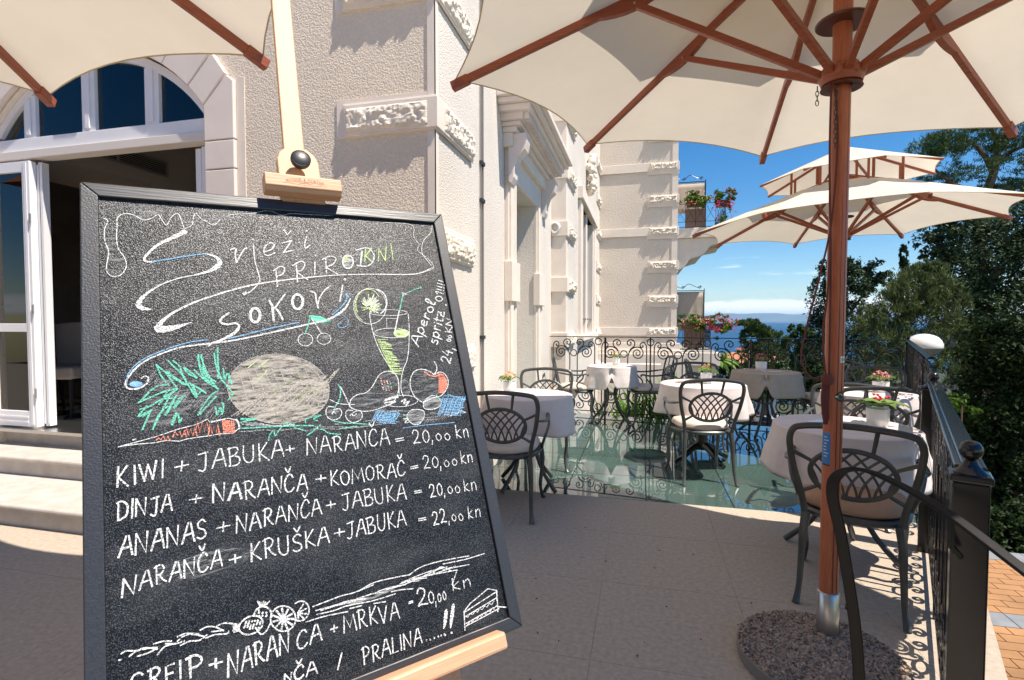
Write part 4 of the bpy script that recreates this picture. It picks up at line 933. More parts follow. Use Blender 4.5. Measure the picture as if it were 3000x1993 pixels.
STROKES = """ti|W|1.6|1|257 577 331 625 286 778 293 984 333 1158 309 1332 302 1476 378 1565 484 1523 545 1382 522 1237 450 1093 433 886 443 706 450 569 528 485 650 489 782 570 898 529 981 458 1036 564 1092 638 1169 473 1256 417 1299 541 1328 683
ti|W|1.4|1|1341 682 1442 610 1475 445 1515 385 1585 484 1658 527 1744 586 1811 547 1868 459
ti|W|1.2|1|2002 420 2005 373 2127 344 2347 313 2491 265 2607 229 2721 243 2861 301 3014 251 3288 243 3764 225
ti|W|1.3|1|4763 291 5039 279 5320 284 5400 371 5361 554 5406 671 5450 748 5390 870 5453 946 5587 1059 5679 1193 5652 1292 5415 1377
ti|W|1.5 3 3 2.4 2.4 2.8 3.2 3.5 3.5 3.5 4 5 9 14 12 5 1|1|5668 1253 5335 1398 4961 1433 4331 1440 3675 1473 3061 1544 2626 1611 2213 1697 1819 1825 1444 1976 1180 2120 1017 2246 923 2371 921 2427 1054 2424 1237 2373 1350 2330
ti|W|1.5|1|5830 268 5770 445 5635 576 5535 703 5484 945 5592 1137 5636 1214
ti|W|10 7 5 4.5 4 4 2|1|1343 736 1165 862 974 989 844 1133 776 1241 794 1297 894 1305
ti|B|2.6|1|872 1300 1149 1231 1438 1160 1637 1125
ti|W|2 5 9 10 6 3 2 2.5 4 7 9 8 3|1|1612 1127 1734 1169 1809 1261 1760 1358 1643 1440 1469 1506 1228 1572 994 1680 833 1798 716 1928 678 2027 726 2084 828 2100
ti|W|3|1|1978 1038 2059 1008 2044 1139 2056 1274
ti|W|2.6|1|2056 1274 2123 1135 2191 1017 2241 991
ti|W|2.2|1|2343 899 2338 1059 2341 1257 2377 1485 2380 1615 2260 1776 2127 1865
ti|W|5|1|2118 1846 2151 1827
ti|W|3|1|2336 809 2340 825
ti|W|2.6|1|2494 1058 2626 995 2676 900 2608 870 2516 967 2501 1085 2558 1122 2676 1060
ti|W|2.6|0|2808 865 2974 803
ti|W|2.6|0|2974 803 2813 1053
ti|W|2.6|0|2813 1053 2994 993
ti|W|3|0|2871 600 2912 692
ti|W|2|0|2912 692 2985 602
ti|W|2.4|1|3245 697 3200 842 3197 947 3280 879
ti|W|4|1|3252 575 3260 589
ti|W|2.6|0|2660 1396 2654 1709
ti|W|2.6|1|2616 1414 2737 1327 2804 1365 2757 1470 2663 1518
ti|W|2.6|0|3005 1284 2994 1622
ti|W|2.6|1|2945 1303 3089 1213 3154 1269 3092 1384 3000 1420 3088 1503 3170 1569
ti|W|2.6|0|3334 1221 3300 1471
ti|W|3.4|1|3356 1080 3360 1094
ti|W|2.6|0|3534 1143 3510 1452
ti|W|2.6|1|3469 1163 3628 1085 3722 1142 3638 1263 3532 1312 3622 1393 3716 1447
ti|W|3.5|1|4033 1188 4023 1231 4003 1269 3978 1301 3948 1321 3917 1328 3888 1323 3863 1304 3845 1275 3837 1237 3837 1195 3847 1152 3866 1113 3892 1082 3921 1061 3953 1053 3982 1058 4007 1077 4025 1107 4034 1145 4033 1188
ti|G|5|1|3875 1201 3909 1091 3983 1070
ti|f:W|0|1|4027 1188 4017 1229 3999 1265 3975 1295 3947 1314 3918 1321 3890 1316 3868 1298 3851 1270 3843 1235 3844 1195 3853 1154 3871 1118 3895 1088 3922 1068 3952 1060 3979 1066 4003 1083 4019 1111 4027 1147 4027 1188
ti|W|4|0|4230 967 4161 1270
ti|W|3|1|4116 943 4344 879 4456 1000 4423 1162 4288 1270 4095 1265
ti|G|3.6|0|4312 907 4255 1168
ti|G|3.6|0|4429 882 4291 1056
ti|G|3.6|0|4291 1056 4397 1174
ti|G|2.6|0|4525 1169 4577 893
ti|G|2.6|0|4577 893 4669 1141
ti|G|2.6|0|4669 1141 4736 820
ti|G|2.6|0|4843 752 4833 1112
ti|G|4|1|4847 589 4851 608
ti|W|3 4 4 4 4 5 6 4 4 2|1|1883 2183 1778 2266 1749 2339 1832 2381 1978 2368 2003 2447 1907 2554 1729 2649 1606 2695 1556 2741
ti|W|5.5|1|2337 2233 2330 2271 2317 2306 2298 2332 2277 2349 2254 2355 2231 2348 2213 2330 2199 2302 2191 2268 2190 2230 2197 2192 2210 2157 2228 2130 2250 2113 2273 2107 2296 2114 2315 2132 2329 2160 2337 2194 2337 2233
ti|W|4.5|0|2506 1974 2543 2079 2538 2348
ti|W|3|0|2772 1845 2576 2112
ti|W|4|1|2587 2112 2630 2176 2685 2327
ti|W|5.5|1|3042 1997 3034 2040 3017 2078 2995 2108 2969 2127 2942 2133 2917 2126 2895 2107 2879 2076 2871 2038 2871 1996 2879 1954 2895 1915 2917 1885 2943 1865 2970 1858 2996 1865 3018 1885 3034 1916 3043 1954 3042 1997
ti|W|3.6|1|3187 1798 3266 1831 3274 1972 3287 2122
ti|W|2.6|1|3296 2039 3347 1905 3455 1763 3546 1694
ti|W|3.2|1|3778 1664 3720 1872 3685 1995
ti|W|6|1|3824 1551 3832 1558
ti|W|2 5 5 4 3.6 3.2 3.2 3.2 3 3 3 3 3 3 3 3 2|1|3885 1941 3765 2129 3577 2271 3385 2356 2967 2447 2407 2566 1887 2663 1405 2710 1175 2739 907 2834 690 2954 545 3122 491 3247 526 3323 638 3334 743 3266 767 3181
ti|W|2|1|767 3181 726 3151 683 3187
ti|B|2.4|1|3829 1879 3801 1976 3707 2094 3518 2253
ti|B|6|1|3816 1855 3848 1907
ti|B|2.4|1|2945 2382 2689 2431 2413 2490 2095 2568 1841 2625
ti|B|2.2|1|1555 2629 1269 2669 952 2776 691 2909 542 3075 502 3210
ti|f:B|0|1|693 3274 689 3289 677 3301 660 3309 638 3314 614 3314 590 3309 568 3300 552 3288 541 3274 538 3260 542 3245 553 3233 570 3225 592 3220 616 3220 640 3225 662 3233 679 3245 690 3259 693 3274
ti|B|5|1|558 3267 608 3284 677 3265
ti|B|1.5|1|3544 2294 3686 2263 3783 2357 3742 2477 3624 2506 3592 2445 3659 2400
ti|f:h|0|0|239 300 1045 309 2050 291 1825 529 1525 440 1276 511 994 441 760 572 539 484 449 615 451 1034 541 1353 430 1559 307 1476 292 1043 298 657 247 542
ch|f:T|0|0|3117 2251 3305 2271 3473 2375 3320 2403 3179 2350
ch|T|2.5|1|3124 2267 3302 2304 3473 2375
ch|T|2|1|3129 2274 3089 2428 3013 2602
ch|W|2|1|3148 2317 3214 2432 3291 2607
ch|W|1.5|1|3131 2709 3121 2744 3100 2775 3071 2798 3036 2812 2999 2816 2963 2808 2932 2791 2909 2764 2895 2732 2893 2697 2902 2663 2922 2632 2951 2608 2986 2593 3023 2589 3059 2596 3091 2614 3115 2641 3129 2673 3131 2709
ch|f:w|0|1|3131 2709 3121 2744 3100 2775 3071 2798 3036 2812 2999 2816 2963 2808 2932 2791 2909 2764 2895 2732 2893 2697 2902 2663 2922 2632 2951 2608 2986 2593 3023 2589 3059 2596 3091 2614 3115 2641 3129 2673 3131 2709
ch|W|1.5|1|3436 2708 3426 2739 3407 2767 3378 2789 3345 2801 3309 2804 3274 2798 3245 2781 3222 2758 3209 2728 3207 2697 3216 2665 3236 2638 3263 2616 3297 2603 3333 2599 3368 2606 3398 2622 3421 2646 3434 2676 3436 2708
ch|f:w|0|1|3436 2708 3426 2739 3407 2767 3378 2789 3345 2801 3309 2804 3274 2798 3245 2781 3222 2758 3209 2728 3207 2697 3216 2665 3236 2638 3263 2616 3297 2603 3333 2599 3368 2606 3398 2622 3421 2646 3434 2676 3436 2708
ch|T|2.4|1|3463 3547 3489 3651 3450 3807 3347 3953
ch|W|2|1|3496 3591 3552 3758 3612 3965
ch|W|1.6|1|3296 3799 3440 3885 3694 3930
ch|W|1.7|1|3340 3932 3248 3918 3202 3994 3218 4093 3304 4152 3410 4127 3458 4045 3429 3973 3335 3975
ch|f:w|0|1|3340 3932 3248 3918 3202 3994 3218 4093 3304 4152 3410 4127 3458 4045 3429 3973 3335 3975
ch|W|1.7|1|3652 4029 3557 4018 3518 4092 3545 4184 3633 4241 3765 4203 3802 4108 3748 4041 3647 4069
ch|f:w|0|1|3652 4029 3557 4018 3518 4092 3545 4184 3633 4241 3765 4203 3802 4108 3748 4041 3647 4069
ch|W|2|1|3298 4045 3330 4010 3353 4052
ch|W|2|1|3593 4111 3625 4086 3648 4128 3701 4095
gl|W|1.3|1|4542 2101 4520 2188 4480 2269 4426 2339 4360 2395 4288 2433 4212 2451 4139 2448 4070 2426 4011 2385 3965 2328 3933 2257 3918 2178 3920 2093 3941 2009 3977 1928 4029 1857 4092 1799 4164 1758 4240 1737 4316 1736 4387 1757 4449 1798 4499 1857 4532 1930 4546 2013 4542 2101
gl|G|2.2|1|3977 2212 3966 2157 3963 2100 3970 2040 3985 1982 4009 1926 4039 1875 4077 1830 4119 1795 4164 1770 4212 1755 4259 1753 4303 1763 4344 1784 4380 1817 4408 1859 4428 1909
gl|W|3|1|4404 1756 4443 1768 4479 1787 4510 1814 4535 1847 4554 1886 4565 1928 4569 1974 4566 2020 4555 2066 4537 2111 4513 2153 4483 2190 4448 2222 4410 2248
gl|G|1.6|1|4044 2376 4013 2349 3988 2317 3967 2280 3951 2239 3942 2196 3938 2150 3940 2103 3948 2056 3962 2009 3982 1965 4006 1922 4036 1884
gl|W|2.4|0|4167 2105 4098 2040
gl|G|2.4|0|4171 2099 4082 1997
gl|W|2.4|0|4175 2094 4115 1985
gl|G|2.4|0|4179 2089 4119 1942
gl|W|2.4|0|4185 2085 4144 1919
gl|G|2.4|0|4190 2082 4191 1970
gl|W|2.4|0|4196 2080 4211 1969
gl|G|2.4|0|4203 2079 4234 1856
gl|W|2.4|0|4209 2079 4255 1931
gl|G|2.4|0|4215 2080 4277 1937
gl|W|2.4|0|4220 2081 4343 1849
gl|G|2.4|0|4225 2084 4335 1928
gl|W|2.4|0|4230 2088 4389 1906
gl|G|2.4|0|4234 2092 4374 1965
gl|W|2.4|0|4237 2097 4406 1977
gl|G|2.4|0|4239 2103 4359 2034
gl|W|2.4|0|4240 2109 4422 2040
gl|G|2.4|0|4240 2115 4452 2070
gl|W|2.4|0|4240 2122 4406 2107
gl|G|2.4|0|4238 2128 4423 2144
gl|W|2.4|0|4236 2134 4402 2175
gl|G|2.4|0|4232 2140 4326 2167
gl|W|2.4|0|4228 2145 4370 2242
gl|G|2.5|0|4210 2131 4354 2185
gl|G|2.5|0|4210 2131 4299 2231
gl|G|2.5|0|4210 2131 4231 2254
gl|G|2.5|0|4210 2131 4076 2180
gl|G|2.5|0|4210 2131 4064 2127
gl|W|1.2|1|4946 2243 4927 2260 4879 2275 4806 2286 4713 2293 4610 2296 4504 2293 4404 2286 4319 2275 4253 2261 4213 2245 4201 2228 4218 2212 4262 2198 4332 2186 4421 2179 4522 2175 4628 2177 4731 2184 4821 2195 4890 2209 4933 2226 4946 2243
gl|W|1.8|1|4198 2221 4197 2446 4222 2714 4289 2981 4398 3250 4516 3454 4546 3608 4516 3861
gl|W|1.8|1|4957 2272 4927 2562 4859 2925 4780 3190 4671 3380 4602 3570 4571 3761 4597 3891
gl|W|1.4|1|4903 2660 4881 2689 4827 2714 4747 2731 4648 2740 4542 2740 4439 2730 4348 2713 4278 2689 4235 2661 4223 2632 4244 2604 4294 2580 4371 2562 4466 2552 4572 2551 4677 2560 4772 2577 4846 2601 4891 2630 4903 2660
gl|f:G2|0|1|4914 2666 4902 2692 4875 2715 4837 2733 4791 2743 4742 2745 4694 2738 4653 2724 4622 2704 4604 2679 4600 2652 4612 2626 4638 2603 4675 2585 4721 2575 4770 2572 4818 2579 4860 2593 4892 2613 4911 2638 4914 2666
gl|f:w|0|1|4580 2640 4568 2661 4540 2678 4500 2691 4450 2699 4396 2699 4343 2694 4297 2682 4262 2666 4240 2647 4235 2626 4246 2606 4273 2588 4313 2575 4362 2567 4416 2566 4469 2571 4516 2583 4553 2599 4575 2619 4580 2640
gl|G|2.2|0|4268 2760 4463 2768
gl|G|2.2|0|4276 2787 4424 2816
gl|G|2.2|0|4283 2814 4466 2839
gl|G|2.2|0|4290 2841 4503 2867
gl|G|2.2|0|4297 2867 4516 2882
gl|G|2.2|0|4304 2894 4513 2910
gl|G|2.2|0|4311 2921 4528 2955
gl|G|2.2|0|4318 2948 4476 2949
gl|G|2.2|0|4325 2974 4487 3009
gl|G|2.2|0|4332 3001 4513 3024
gl|G|2.2|0|4339 3028 4511 3046
gl|G|2.2|0|4346 3055 4525 3067
gl|G|2.2|0|4354 3081 4546 3104
gl|G|2.2|0|4361 3108 4577 3136
gl|G|2.2|0|4368 3135 4584 3170
gl|G|2.2|0|4375 3161 4597 3190
gl|G|2.2|0|4382 3188 4541 3220
gl|G|2.2|0|4389 3214 4608 3253
gl|G|2.2|0|4396 3241 4586 3270
gl|G|2.2|0|4403 3268 4566 3300
gl|G|2.2|0|4410 3294 4604 3307
gl|G|2.2|0|4417 3321 4568 3353
gl|G|2.2|0|4424 3347 4651 3356
gl|G|2.2|0|4431 3374 4641 3394
gl|G|2.2|0|4438 3400 4600 3412
gl|G|2.2|0|4445 3427 4650 3465
gl|f:w|0|0|4541 2751 4878 2744 4814 3058 4685 3359 4584 3439 4512 3346 4496 3038
gl|W|1.2|1|4857 3982 4840 4011 4798 4036 4734 4055 4654 4066 4566 4068 4475 4062 4390 4048 4317 4027 4261 4002 4227 3973 4217 3943 4233 3915 4272 3891 4333 3872 4410 3860 4497 3857 4588 3862 4676 3875 4752 3896 4811 3922 4847 3952 4857 3982
gl|W|4|1|4252 3916 4383 3889 4491 3880
gl|W|3|1|4246 3957 4436 3958 4324 3997
gl|W|3|1|4541 3970 4633 3938 4577 4016 4690 3987 4614 4052
gl|T|2.8|0|4913 1868 4856 2023 4790 2198
gl|W|3|0|4784 2210 4705 2416 4616 2664
gl|T|2|0|4984 1837 5162 1759 5310 1714
gl|T|5|1|5312 1699 5320 1709
gl|W|1.4|0|4905 1820 4925 1880
gl|W|1.4|0|4927 1825 4950 1873
gl|W|1.4|0|4950 1830 4974 1866
gl|W|1.4|0|4972 1835 4999 1859
gl|W|1|0|4503 2353 4714 2359
gl|W|1|0|4508 2354 4485 2546
fr|W|1.9|1|3608 3924 3649 3829 3767 3760 3908 3745 4045 3645 4198 3448 4334 3385 4459 3406 4531 3499 4542 3629 4505 3796 4370 3971 4129 4047 3942 4075 3785 4056 3638 3988 3608 3924
fr|f:w|0|1|3608 3924 3649 3829 3767 3760 3908 3745 4045 3645 4198 3448 4334 3385 4459 3406 4531 3499 4542 3629 4505 3796 4370 3971 4129 4047 3942 4075 3785 4056 3638 3988 3608 3924
fr|f:w|0|1|4606 3571 4693 3578 4737 3778 4687 3880 4583 3847
fr|w|1.2|1|4628 3573 4711 3602 4740 3756 4687 3880
fr|R|2.4|0|4221 3504 4230 3513
fr|R|2.4|0|4281 3621 4290 3631
fr|R|2.4|0|4341 3739 4350 3749
fr|W|2.4|0|4228 3608 4237 3617
fr|W|2.4|0|4288 3726 4297 3735
fr|T|2.4|0|4384 3614 4393 3624
fr|R|2.4|0|4235 3712 4245 3721
fr|W|2.4|0|4330 3601 4340 3610
fr|R|2.4|0|4391 3719 4400 3728
fr|R|2.4|0|4278 3587 4287 3597
fr|R|2.4|0|4338 3705 4347 3715
fr|R|2.4|0|4225 3574 4234 3583
fr|T|2.4|0|4285 3691 4294 3701
fr|R|2.4|0|4380 3580 4390 3589
fr|W|2.4|0|4232 3678 4241 3687
fr|W|2.4|0|4327 3566 4336 3576
fr|T|2.4|0|4387 3685 4397 3694
fr|R|2.4|0|4274 3553 4283 3562
fr|W|2.4|0|4334 3671 4343 3680
fr|W|2.4|0|4222 3540 4231 3549
fr|W|2|1|5271 3530 5170 3443 5017 3397 4873 3441 4776 3586 4762 3759 4813 3915 4908 4011 4972 4029 5165 3975 5333 3949 5475 3830 5541 3679 5496 3538 5398 3485 5297 3521
fr|f:w|0|1|5271 3530 5170 3443 5017 3397 4873 3441 4776 3586 4762 3759 4813 3915 4908 4011 4972 4029 5165 3975 5333 3949 5475 3830 5541 3679 5496 3538 5398 3485 5297 3521
fr|W|2.2|1|5244 3550 5332 3456 5354 3367 5321 3262
fr|f:R|0|1|5347 3503 5461 3535 5517 3677 5480 3808 5365 3908 5348 3750 5366 3595
fr|R|3|1|5086 3459 5177 3533 5301 3562 5390 3529 5468 3559
fr|R|2|0|5352 3605 5507 3607
fr|R|2|0|5348 3627 5498 3629
fr|R|2|0|5343 3649 5489 3651
fr|R|2|0|5339 3671 5479 3673
fr|R|2|0|5335 3693 5470 3695
fr|R|2|0|5331 3715 5461 3716
fr|R|2|0|5327 3737 5452 3738
fr|R|2|0|5323 3759 5443 3760
fr|R|2|0|5318 3781 5435 3781
fr|R|2|0|5314 3803 5426 3803
fr|R|2|0|5310 3825 5417 3824
fr|R|2|0|5306 3847 5408 3846
fr|R|2|0|5302 3868 5399 3867
fr|R|2|0|5298 3890 5390 3889
fr|W|1.8|1|5153 3919 5026 3981 4947 4080 4972 4159 5103 4189 5247 4159 5320 4080 5260 3963 5153 3919
fr|f:w2|0|1|5153 3919 5026 3981 4947 4080 4972 4159 5103 4189 5247 4159 5320 4080 5260 3963 5153 3919
fr|W|1.8|1|4707 4148 4606 4230 4620 4336 4704 4420 4814 4420 4922 4312 4940 4208 4838 4157 4707 4148
fr|f:w2|0|1|4707 4148 4606 4230 4620 4336 4704 4420 4814 4420 4922 4312 4940 4208 4838 4157 4707 4148
fr|T|2|1|5246 3918 5279 3987 5354 4029
fr|T|2|1|4534 4210 4599 4271 4547 4326
fr|W|2|1|4527 4292 4615 4304 4540 4367 4615 4367
fr|B|1.7|0|5375 3978 5190 4335
fr|B|1.7|0|5396 4013 5220 4318
fr|B|1.7|0|5423 4017 5247 4321
fr|B|1.7|0|5450 4020 5278 4299
fr|B|1.7|0|5487 3973 5309 4278
fr|B|1.7|0|5505 4022 5325 4341
fr|B|1.7|0|5535 4013 5359 4306
fr|B|1.7|0|5559 4036 5381 4333
fr|B|1.7|0|5595 3995 5405 4348
fr|B|1.7|0|5622 4003 5440 4310
fr|B|1.7|0|5641 4049 5459 4354
fr|B|1.7|0|5677 4012 5491 4334
fr|B|1.7|0|5708 3998 5519 4334
fr|B|1.7|0|5733 4015 5542 4361
fr|B|1.7|0|5753 4056 5573 4343
fr|B|1.7|0|5790 4017 5599 4356
fr|B|1.7|0|5814 4041 5634 4320
fr|B|1.7|0|5850 4006 5651 4374
fr|B|1.6|0|5392 3955 5796 4026
fr|B|1.6|0|5379 4007 5797 4080
fr|B|1.6|0|5331 4054 5730 4126
fr|B|1.6|0|5382 4112 5767 4183
fr|B|1.6|0|5367 4162 5771 4237
fr|B|1.6|0|5359 4213 5678 4279
fr|B|1.6|0|5337 4263 5747 4340
fr|B|1.6|0|5311 4311 5687 4385
fr|B|1.7|0|4060 4096 3933 4279
fr|B|1.7|0|4084 4124 3963 4257
fr|B|1.7|0|4117 4092 3990 4265
fr|B|1.7|0|4137 4147 4018 4262
fr|B|1.7|0|4171 4107 4047 4255
fr|B|1.7|0|4192 4155 4066 4317
fr|B|1.7|0|4222 4145 4095 4309
fr|B|1.7|0|4252 4138 4123 4309
fr|B|1.7|0|4278 4155 4147 4331
fr|B|1.7|0|4305 4168 4179 4313
fr|B|1.7|0|4334 4165 4209 4296
fr|B|1.7|0|4362 4170 4234 4318
fr|B|1.7|0|4391 4171 4259 4342
fr|B|1.7|0|4422 4162 4294 4306
fr|B|1.7|0|4452 4153 4321 4315
fr|B|1.7|0|4477 4183 4348 4323
fr|B|1.6|0|4073 4081 4444 4151
fr|B|1.6|0|4064 4110 4460 4184
fr|B|1.6|0|4047 4139 4441 4213
fr|B|1.6|0|4048 4169 4384 4237
fr|B|1.6|0|4055 4200 4406 4271
fr|B|1.6|0|4045 4230 4362 4296
fr|B|1.6|0|4053 4261 4436 4336
fr|B|1.6|0|4028 4288 4371 4358
fr|B|2|0|5477 3942 5634 4004 5839 4083
fr|B|1.6|0|4483 4456 4918 4460 5511 4493
fr|W|1.2|1|5443 4358 5591 4333 5697 4290 5790 4335 5716 4315
fr|w|1.1|0|3778 4247 4067 4245
fr|w|1.1|0|3848 4234 4222 4269
fr|w|1.1|0|3883 4065 4227 4079
fr|w|1.1|0|3913 4248 4179 4271
fr|w|1.1|0|4018 4100 4304 4117
fr|w|1.1|0|4028 4190 4226 4173
fr|w|1.1|0|4108 4112 4497 4130
fr|w|1.1|0|4227 4113 4461 4127
fr|w|1.1|0|4293 4134 4533 4143
fr|w|1.1|0|4354 4143 4743 4163
fr|w|1.1|0|4381 4205 4733 4231
fr|w|1.1|0|4443 4239 4647 4243
fr|w|1.1|0|4511 4321 4870 4357
fr|w|1.1|0|4522 4241 4726 4231
fr|w|1.1|0|4624 4256 4854 4272
fr|w|1.1|0|4681 4241 4945 4254
fr|w|1.1|0|4796 4264 5022 4282
fr|w|1.1|0|4824 4349 5149 4380
fr|w|1.1|0|4872 4323 5197 4331
fr|w|1.1|0|4891 4378 5107 4374
fr|w|1.1|0|5043 4270 5468 4297
fr|w|1.1|0|5048 4249 5317 4250
fr|w|1.2|0|4899 4436 5010 4324
fr|w|1.2|0|4959 4429 5069 4323
fr|w|1.2|0|5019 4423 5128 4322
fr|w|1.2|0|5079 4416 5188 4321
fr|w|1.2|0|5140 4409 5249 4320
fr|w|1.2|0|5201 4402 5309 4319
fr|w|1.2|0|5262 4395 5370 4318
fr|w|1.2|0|5324 4388 5432 4317
fr|w|1.2|0|5386 4381 5494 4316
fr|w|1.2|0|5449 4374 5556 4315
pi|f:P|0|1|3297 3673 3262 3781 3201 3878 3117 3962 3013 4029 2893 4079 2763 4108 2626 4118 2487 4108 2351 4079 2222 4032 2105 3970 2001 3894 1915 3807 1848 3711 1803 3609 1781 3505 1782 3401 1807 3300 1855 3207 1926 3122 2017 3050 2126 2993 2250 2954 2384 2933 2526 2933 2669 2954 2809 2995 2940 3056 3058 3135 3156 3229 3232 3333 3281 3445 3303 3560 3297 3673
pi|f:P|0|1|3297 3673 3262 3781 3201 3878 3117 3962 3013 4029 2893 4079 2763 4108 2626 4118 2487 4108 2351 4079 2222 4032 2105 3970 2001 3894 1915 3807 1848 3711 1803 3609 1781 3505 1782 3401 1807 3300 1855 3207 1926 3122 2017 3050 2126 2993 2250 2954 2384 2933 2526 2933 2669 2954 2809 2995 2940 3056 3058 3135 3156 3229 3232 3333 3281 3445 3303 3560 3297 3673
pi|P|1.6|1|3297 3673 3262 3781 3201 3878 3117 3962 3013 4029 2893 4079 2763 4108 2626 4118 2487 4108 2351 4079 2222 4032 2105 3970 2001 3894 1915 3807 1848 3711 1803 3609 1781 3505 1782 3401 1807 3300 1855 3207 1926 3122 2017 3050 2126 2993 2250 2954 2384 2933 2526 2933 2669 2954 2809 2995 2940 3056 3058 3135 3156 3229 3232 3333 3281 3445 3303 3560 3297 3673
pi|w|1.2|1|2981 3097 3045 3142 3104 3191 3155 3244 3200 3301 3236 3360 3265 3421 3285 3484 3296 3547 3298 3610 3291 3671 3275 3731 3251 3788 3218 3842 3178 3892 3131 3938 3077 3978 3018 4014 2953 4043 2885 4067 2813 4085
pi|P|2|1|2817 3068 2899 3110 2975 3160 3042 3217 3100 3279 3148 3346 3184 3417 3207 3490 3218 3563 3215 3635 3200 3706 3173 3772 3134 3834 3084 3890 3024 3939 2955 3981 2879 4014 2798 4038 2712 4054 2624 4060 2534 4058
pi|P|2.6|0|1799 3890 2328 3601
pi|P|2.6|0|1876 3890 2274 3565
pi|P|2.6|0|1954 3891 2336 3542
pi|P|2.6|0|2033 3891 2396 3518
pi|P|2.6|0|2112 3892 2556 3503
pi|P|2.6|0|2193 3892 2807 3497
pi|P|2.6|0|2274 3892 2793 3465
pi|P|2.6|0|2356 3893 2965 3450
pi|P|2.6|0|2439 3893 2862 3409
pi|P|2.6|0|2523 3894 3104 3399
pi|P|2.6|0|2608 3894 3267 3382
pi|P|2.6|0|2694 3894 3307 3353
pi|P|2.6|0|2781 3895 3437 3332
pi|P|2.6|0|2868 3895 3447 3300
pi|P|2.6|0|2957 3896 3503 3272
pi|P|1.5|0|1954 3167 2052 3778
pi|P|1.5|0|2072 3172 2200 3796
pi|P|1.5|0|2191 3177 2352 3814
pi|P|1.5|0|2312 3181 2516 3833
pi|P|1.5|0|2435 3186 2625 3846
pi|P|1.5|0|2560 3191 2711 3856
pi|P|1.5|0|2687 3196 2799 3867
pi|P|1.5|0|2816 3201 2952 3885
pi|P|1.5|0|2947 3206 3105 3903
pi|G|2|0|2085 3140 2155 3083 2248 3013
pi|G|2|0|2244 3140 2393 3023
pi|G|2|0|2210 3352 2293 3284 2360 3207
pi|L|1.4|0|2372 3593 2543 3503 2713 3411 2888 3316
pi|L|1.2|0|2761 3627 2820 3742 2959 3987
pi|L|1.2|1|2800 3702 2903 3623 3027 3584
pi|L|1.2|0|2893 3602 3031 3551
pi|L|1.3|0|2419 3877 2462 4012
pi|L|1.3|0|3085 3603 3144 3680
pi|w|1.6|0|2476 3616 2635 3493 2868 3386
pi|w|1.4|1|2727 3243 2716 3273 2692 3290 2665 3288 2645 3267 2639 3236 2650 3207 2674 3190 2701 3192 2722 3212 2727 3243
pi|w|1.4|0|2847 3135 2875 3203 2901 3126 2923 3207 2966 3144
pi|T|2.9|1|1010 2932 1086 3038 1167 3139 1230 3250
pi|T|2.9|1|1080 2943 1162 3044 1185 3164 1228 3274 1350 3555
pi|T|2.9|1|961 3098 1051 3188 1206 3330 1284 3326 1361 3533
pi|T|2.9|1|1007 3108 1070 3189 1217 3320
pi|T|2.9|1|1210 3059 1263 3159 1376 3246
pi|T|2.9|1|1229 3067 1377 3234
pi|T|2.9|1|1348 3112 1454 3259 1568 3377 1654 3446
pi|T|2.9|1|1416 2869 1417 3039 1466 3236 1569 3353
pi|T|2.9|1|1456 2872 1482 3117 1535 3242 1644 3444
pi|T|2.9|1|1465 3067 1525 3241 1621 3322
pi|T|2.9|1|1629 2858 1646 3094 1714 3307 1835 3512
pi|T|2.9|1|1679 2812 1670 3034 1682 3255 1751 3371
pi|T|2.9|1|1737 3113 1746 3297 1794 3204 1839 3379
pi|T|2.9|1|1804 3204 1816 3340 1839 3385
pi|T|2.9|1|1854 3532 1775 3632
pi|T|2.9|1|1312 3341 1406 3421 1481 3493
pi|T|2.9|1|1321 3353 1363 3498 1424 3446
pi|T|2.9|1|1642 3480 1559 3519 1452 3660 1360 3817
pi|T|2.9|1|1617 3555 1511 3667 1385 3814
pi|T|2.9|1|1592 3723 1609 3848 1657 3731 1674 3851 1703 3713 1681 3663
pi|T|2.9|1|1213 3506 1130 3543 1058 3683 1198 3504
pi|T|2.9|1|1104 3488 1014 3632 953 3771
pi|T|2.9|1|1099 3493 992 3709 949 3759
pi|T|2.9|1|1118 3380 1005 3403 946 3488
pi|T|2.9|1|1118 3386 1030 3463 981 3538
pi|T|2.9|1|1020 3925 1073 3764 1110 3779 1119 3904 1149 3841
pi|T|2.9|1|1030 3926 1087 3777
pi|T|2.9|1|869 2989 916 3154 1007 3323
pi|T|2.9|1|869 2994 982 3133 1103 3359
pi|T|2.9|1|760 3404 868 3323 1007 3310
pi|T|2.9|1|760 3409 653 3535
pi|T|2.9|1|1102 3386 928 3421 632 3545
pi|T|2.9|1|1113 3392 968 3492 879 3599
pi|T|2.9|1|1085 3531 924 3526 774 3613 649 3649
pi|T|2.9|1|793 3667 677 3755
pi|T|2.9|1|733 3608 626 3748 751 3687
pi|T|2.9|1|771 3690 671 3943
pi|T|2.9|1|984 3638 873 3754 793 3960
pi|T|2.9|1|999 3521 850 3828 794 3948
pi|T|2.9|1|1396 2888 1433 3059 1534 3319
pi|T|2.9|1|1443 2877 1489 3092 1579 3351
pi|T|2.9|1|1680 2777 1670 3021 1659 3274
pi|f:h|0|0|675 3473 893 3206 1077 2950 1387 3056 1619 3074 1796 3287 1841 3516 1718 3752 1433 3878 1123 3890 867 3932 704 3885 814 3669
pi|h|1.2|0|767 3194 861 3070
pi|h|1.2|0|966 3375 1047 3237
pi|h|1.2|0|1169 3559 1250 3418
pi|h|1.2|0|1375 3746 1427 3662
pi|h|1.2|0|1585 3936 1684 3811
pi|h|1.2|0|899 3326 970 3229
pi|h|1.2|0|1101 3509 1160 3354
pi|h|1.2|0|1306 3694 1408 3583
pi|h|1.2|0|1515 3883 1590 3767
pi|h|1.2|0|833 3277 888 3158
pi|h|1.2|0|1034 3459 1131 3319
pi|h|1.2|0|1238 3644 1302 3565
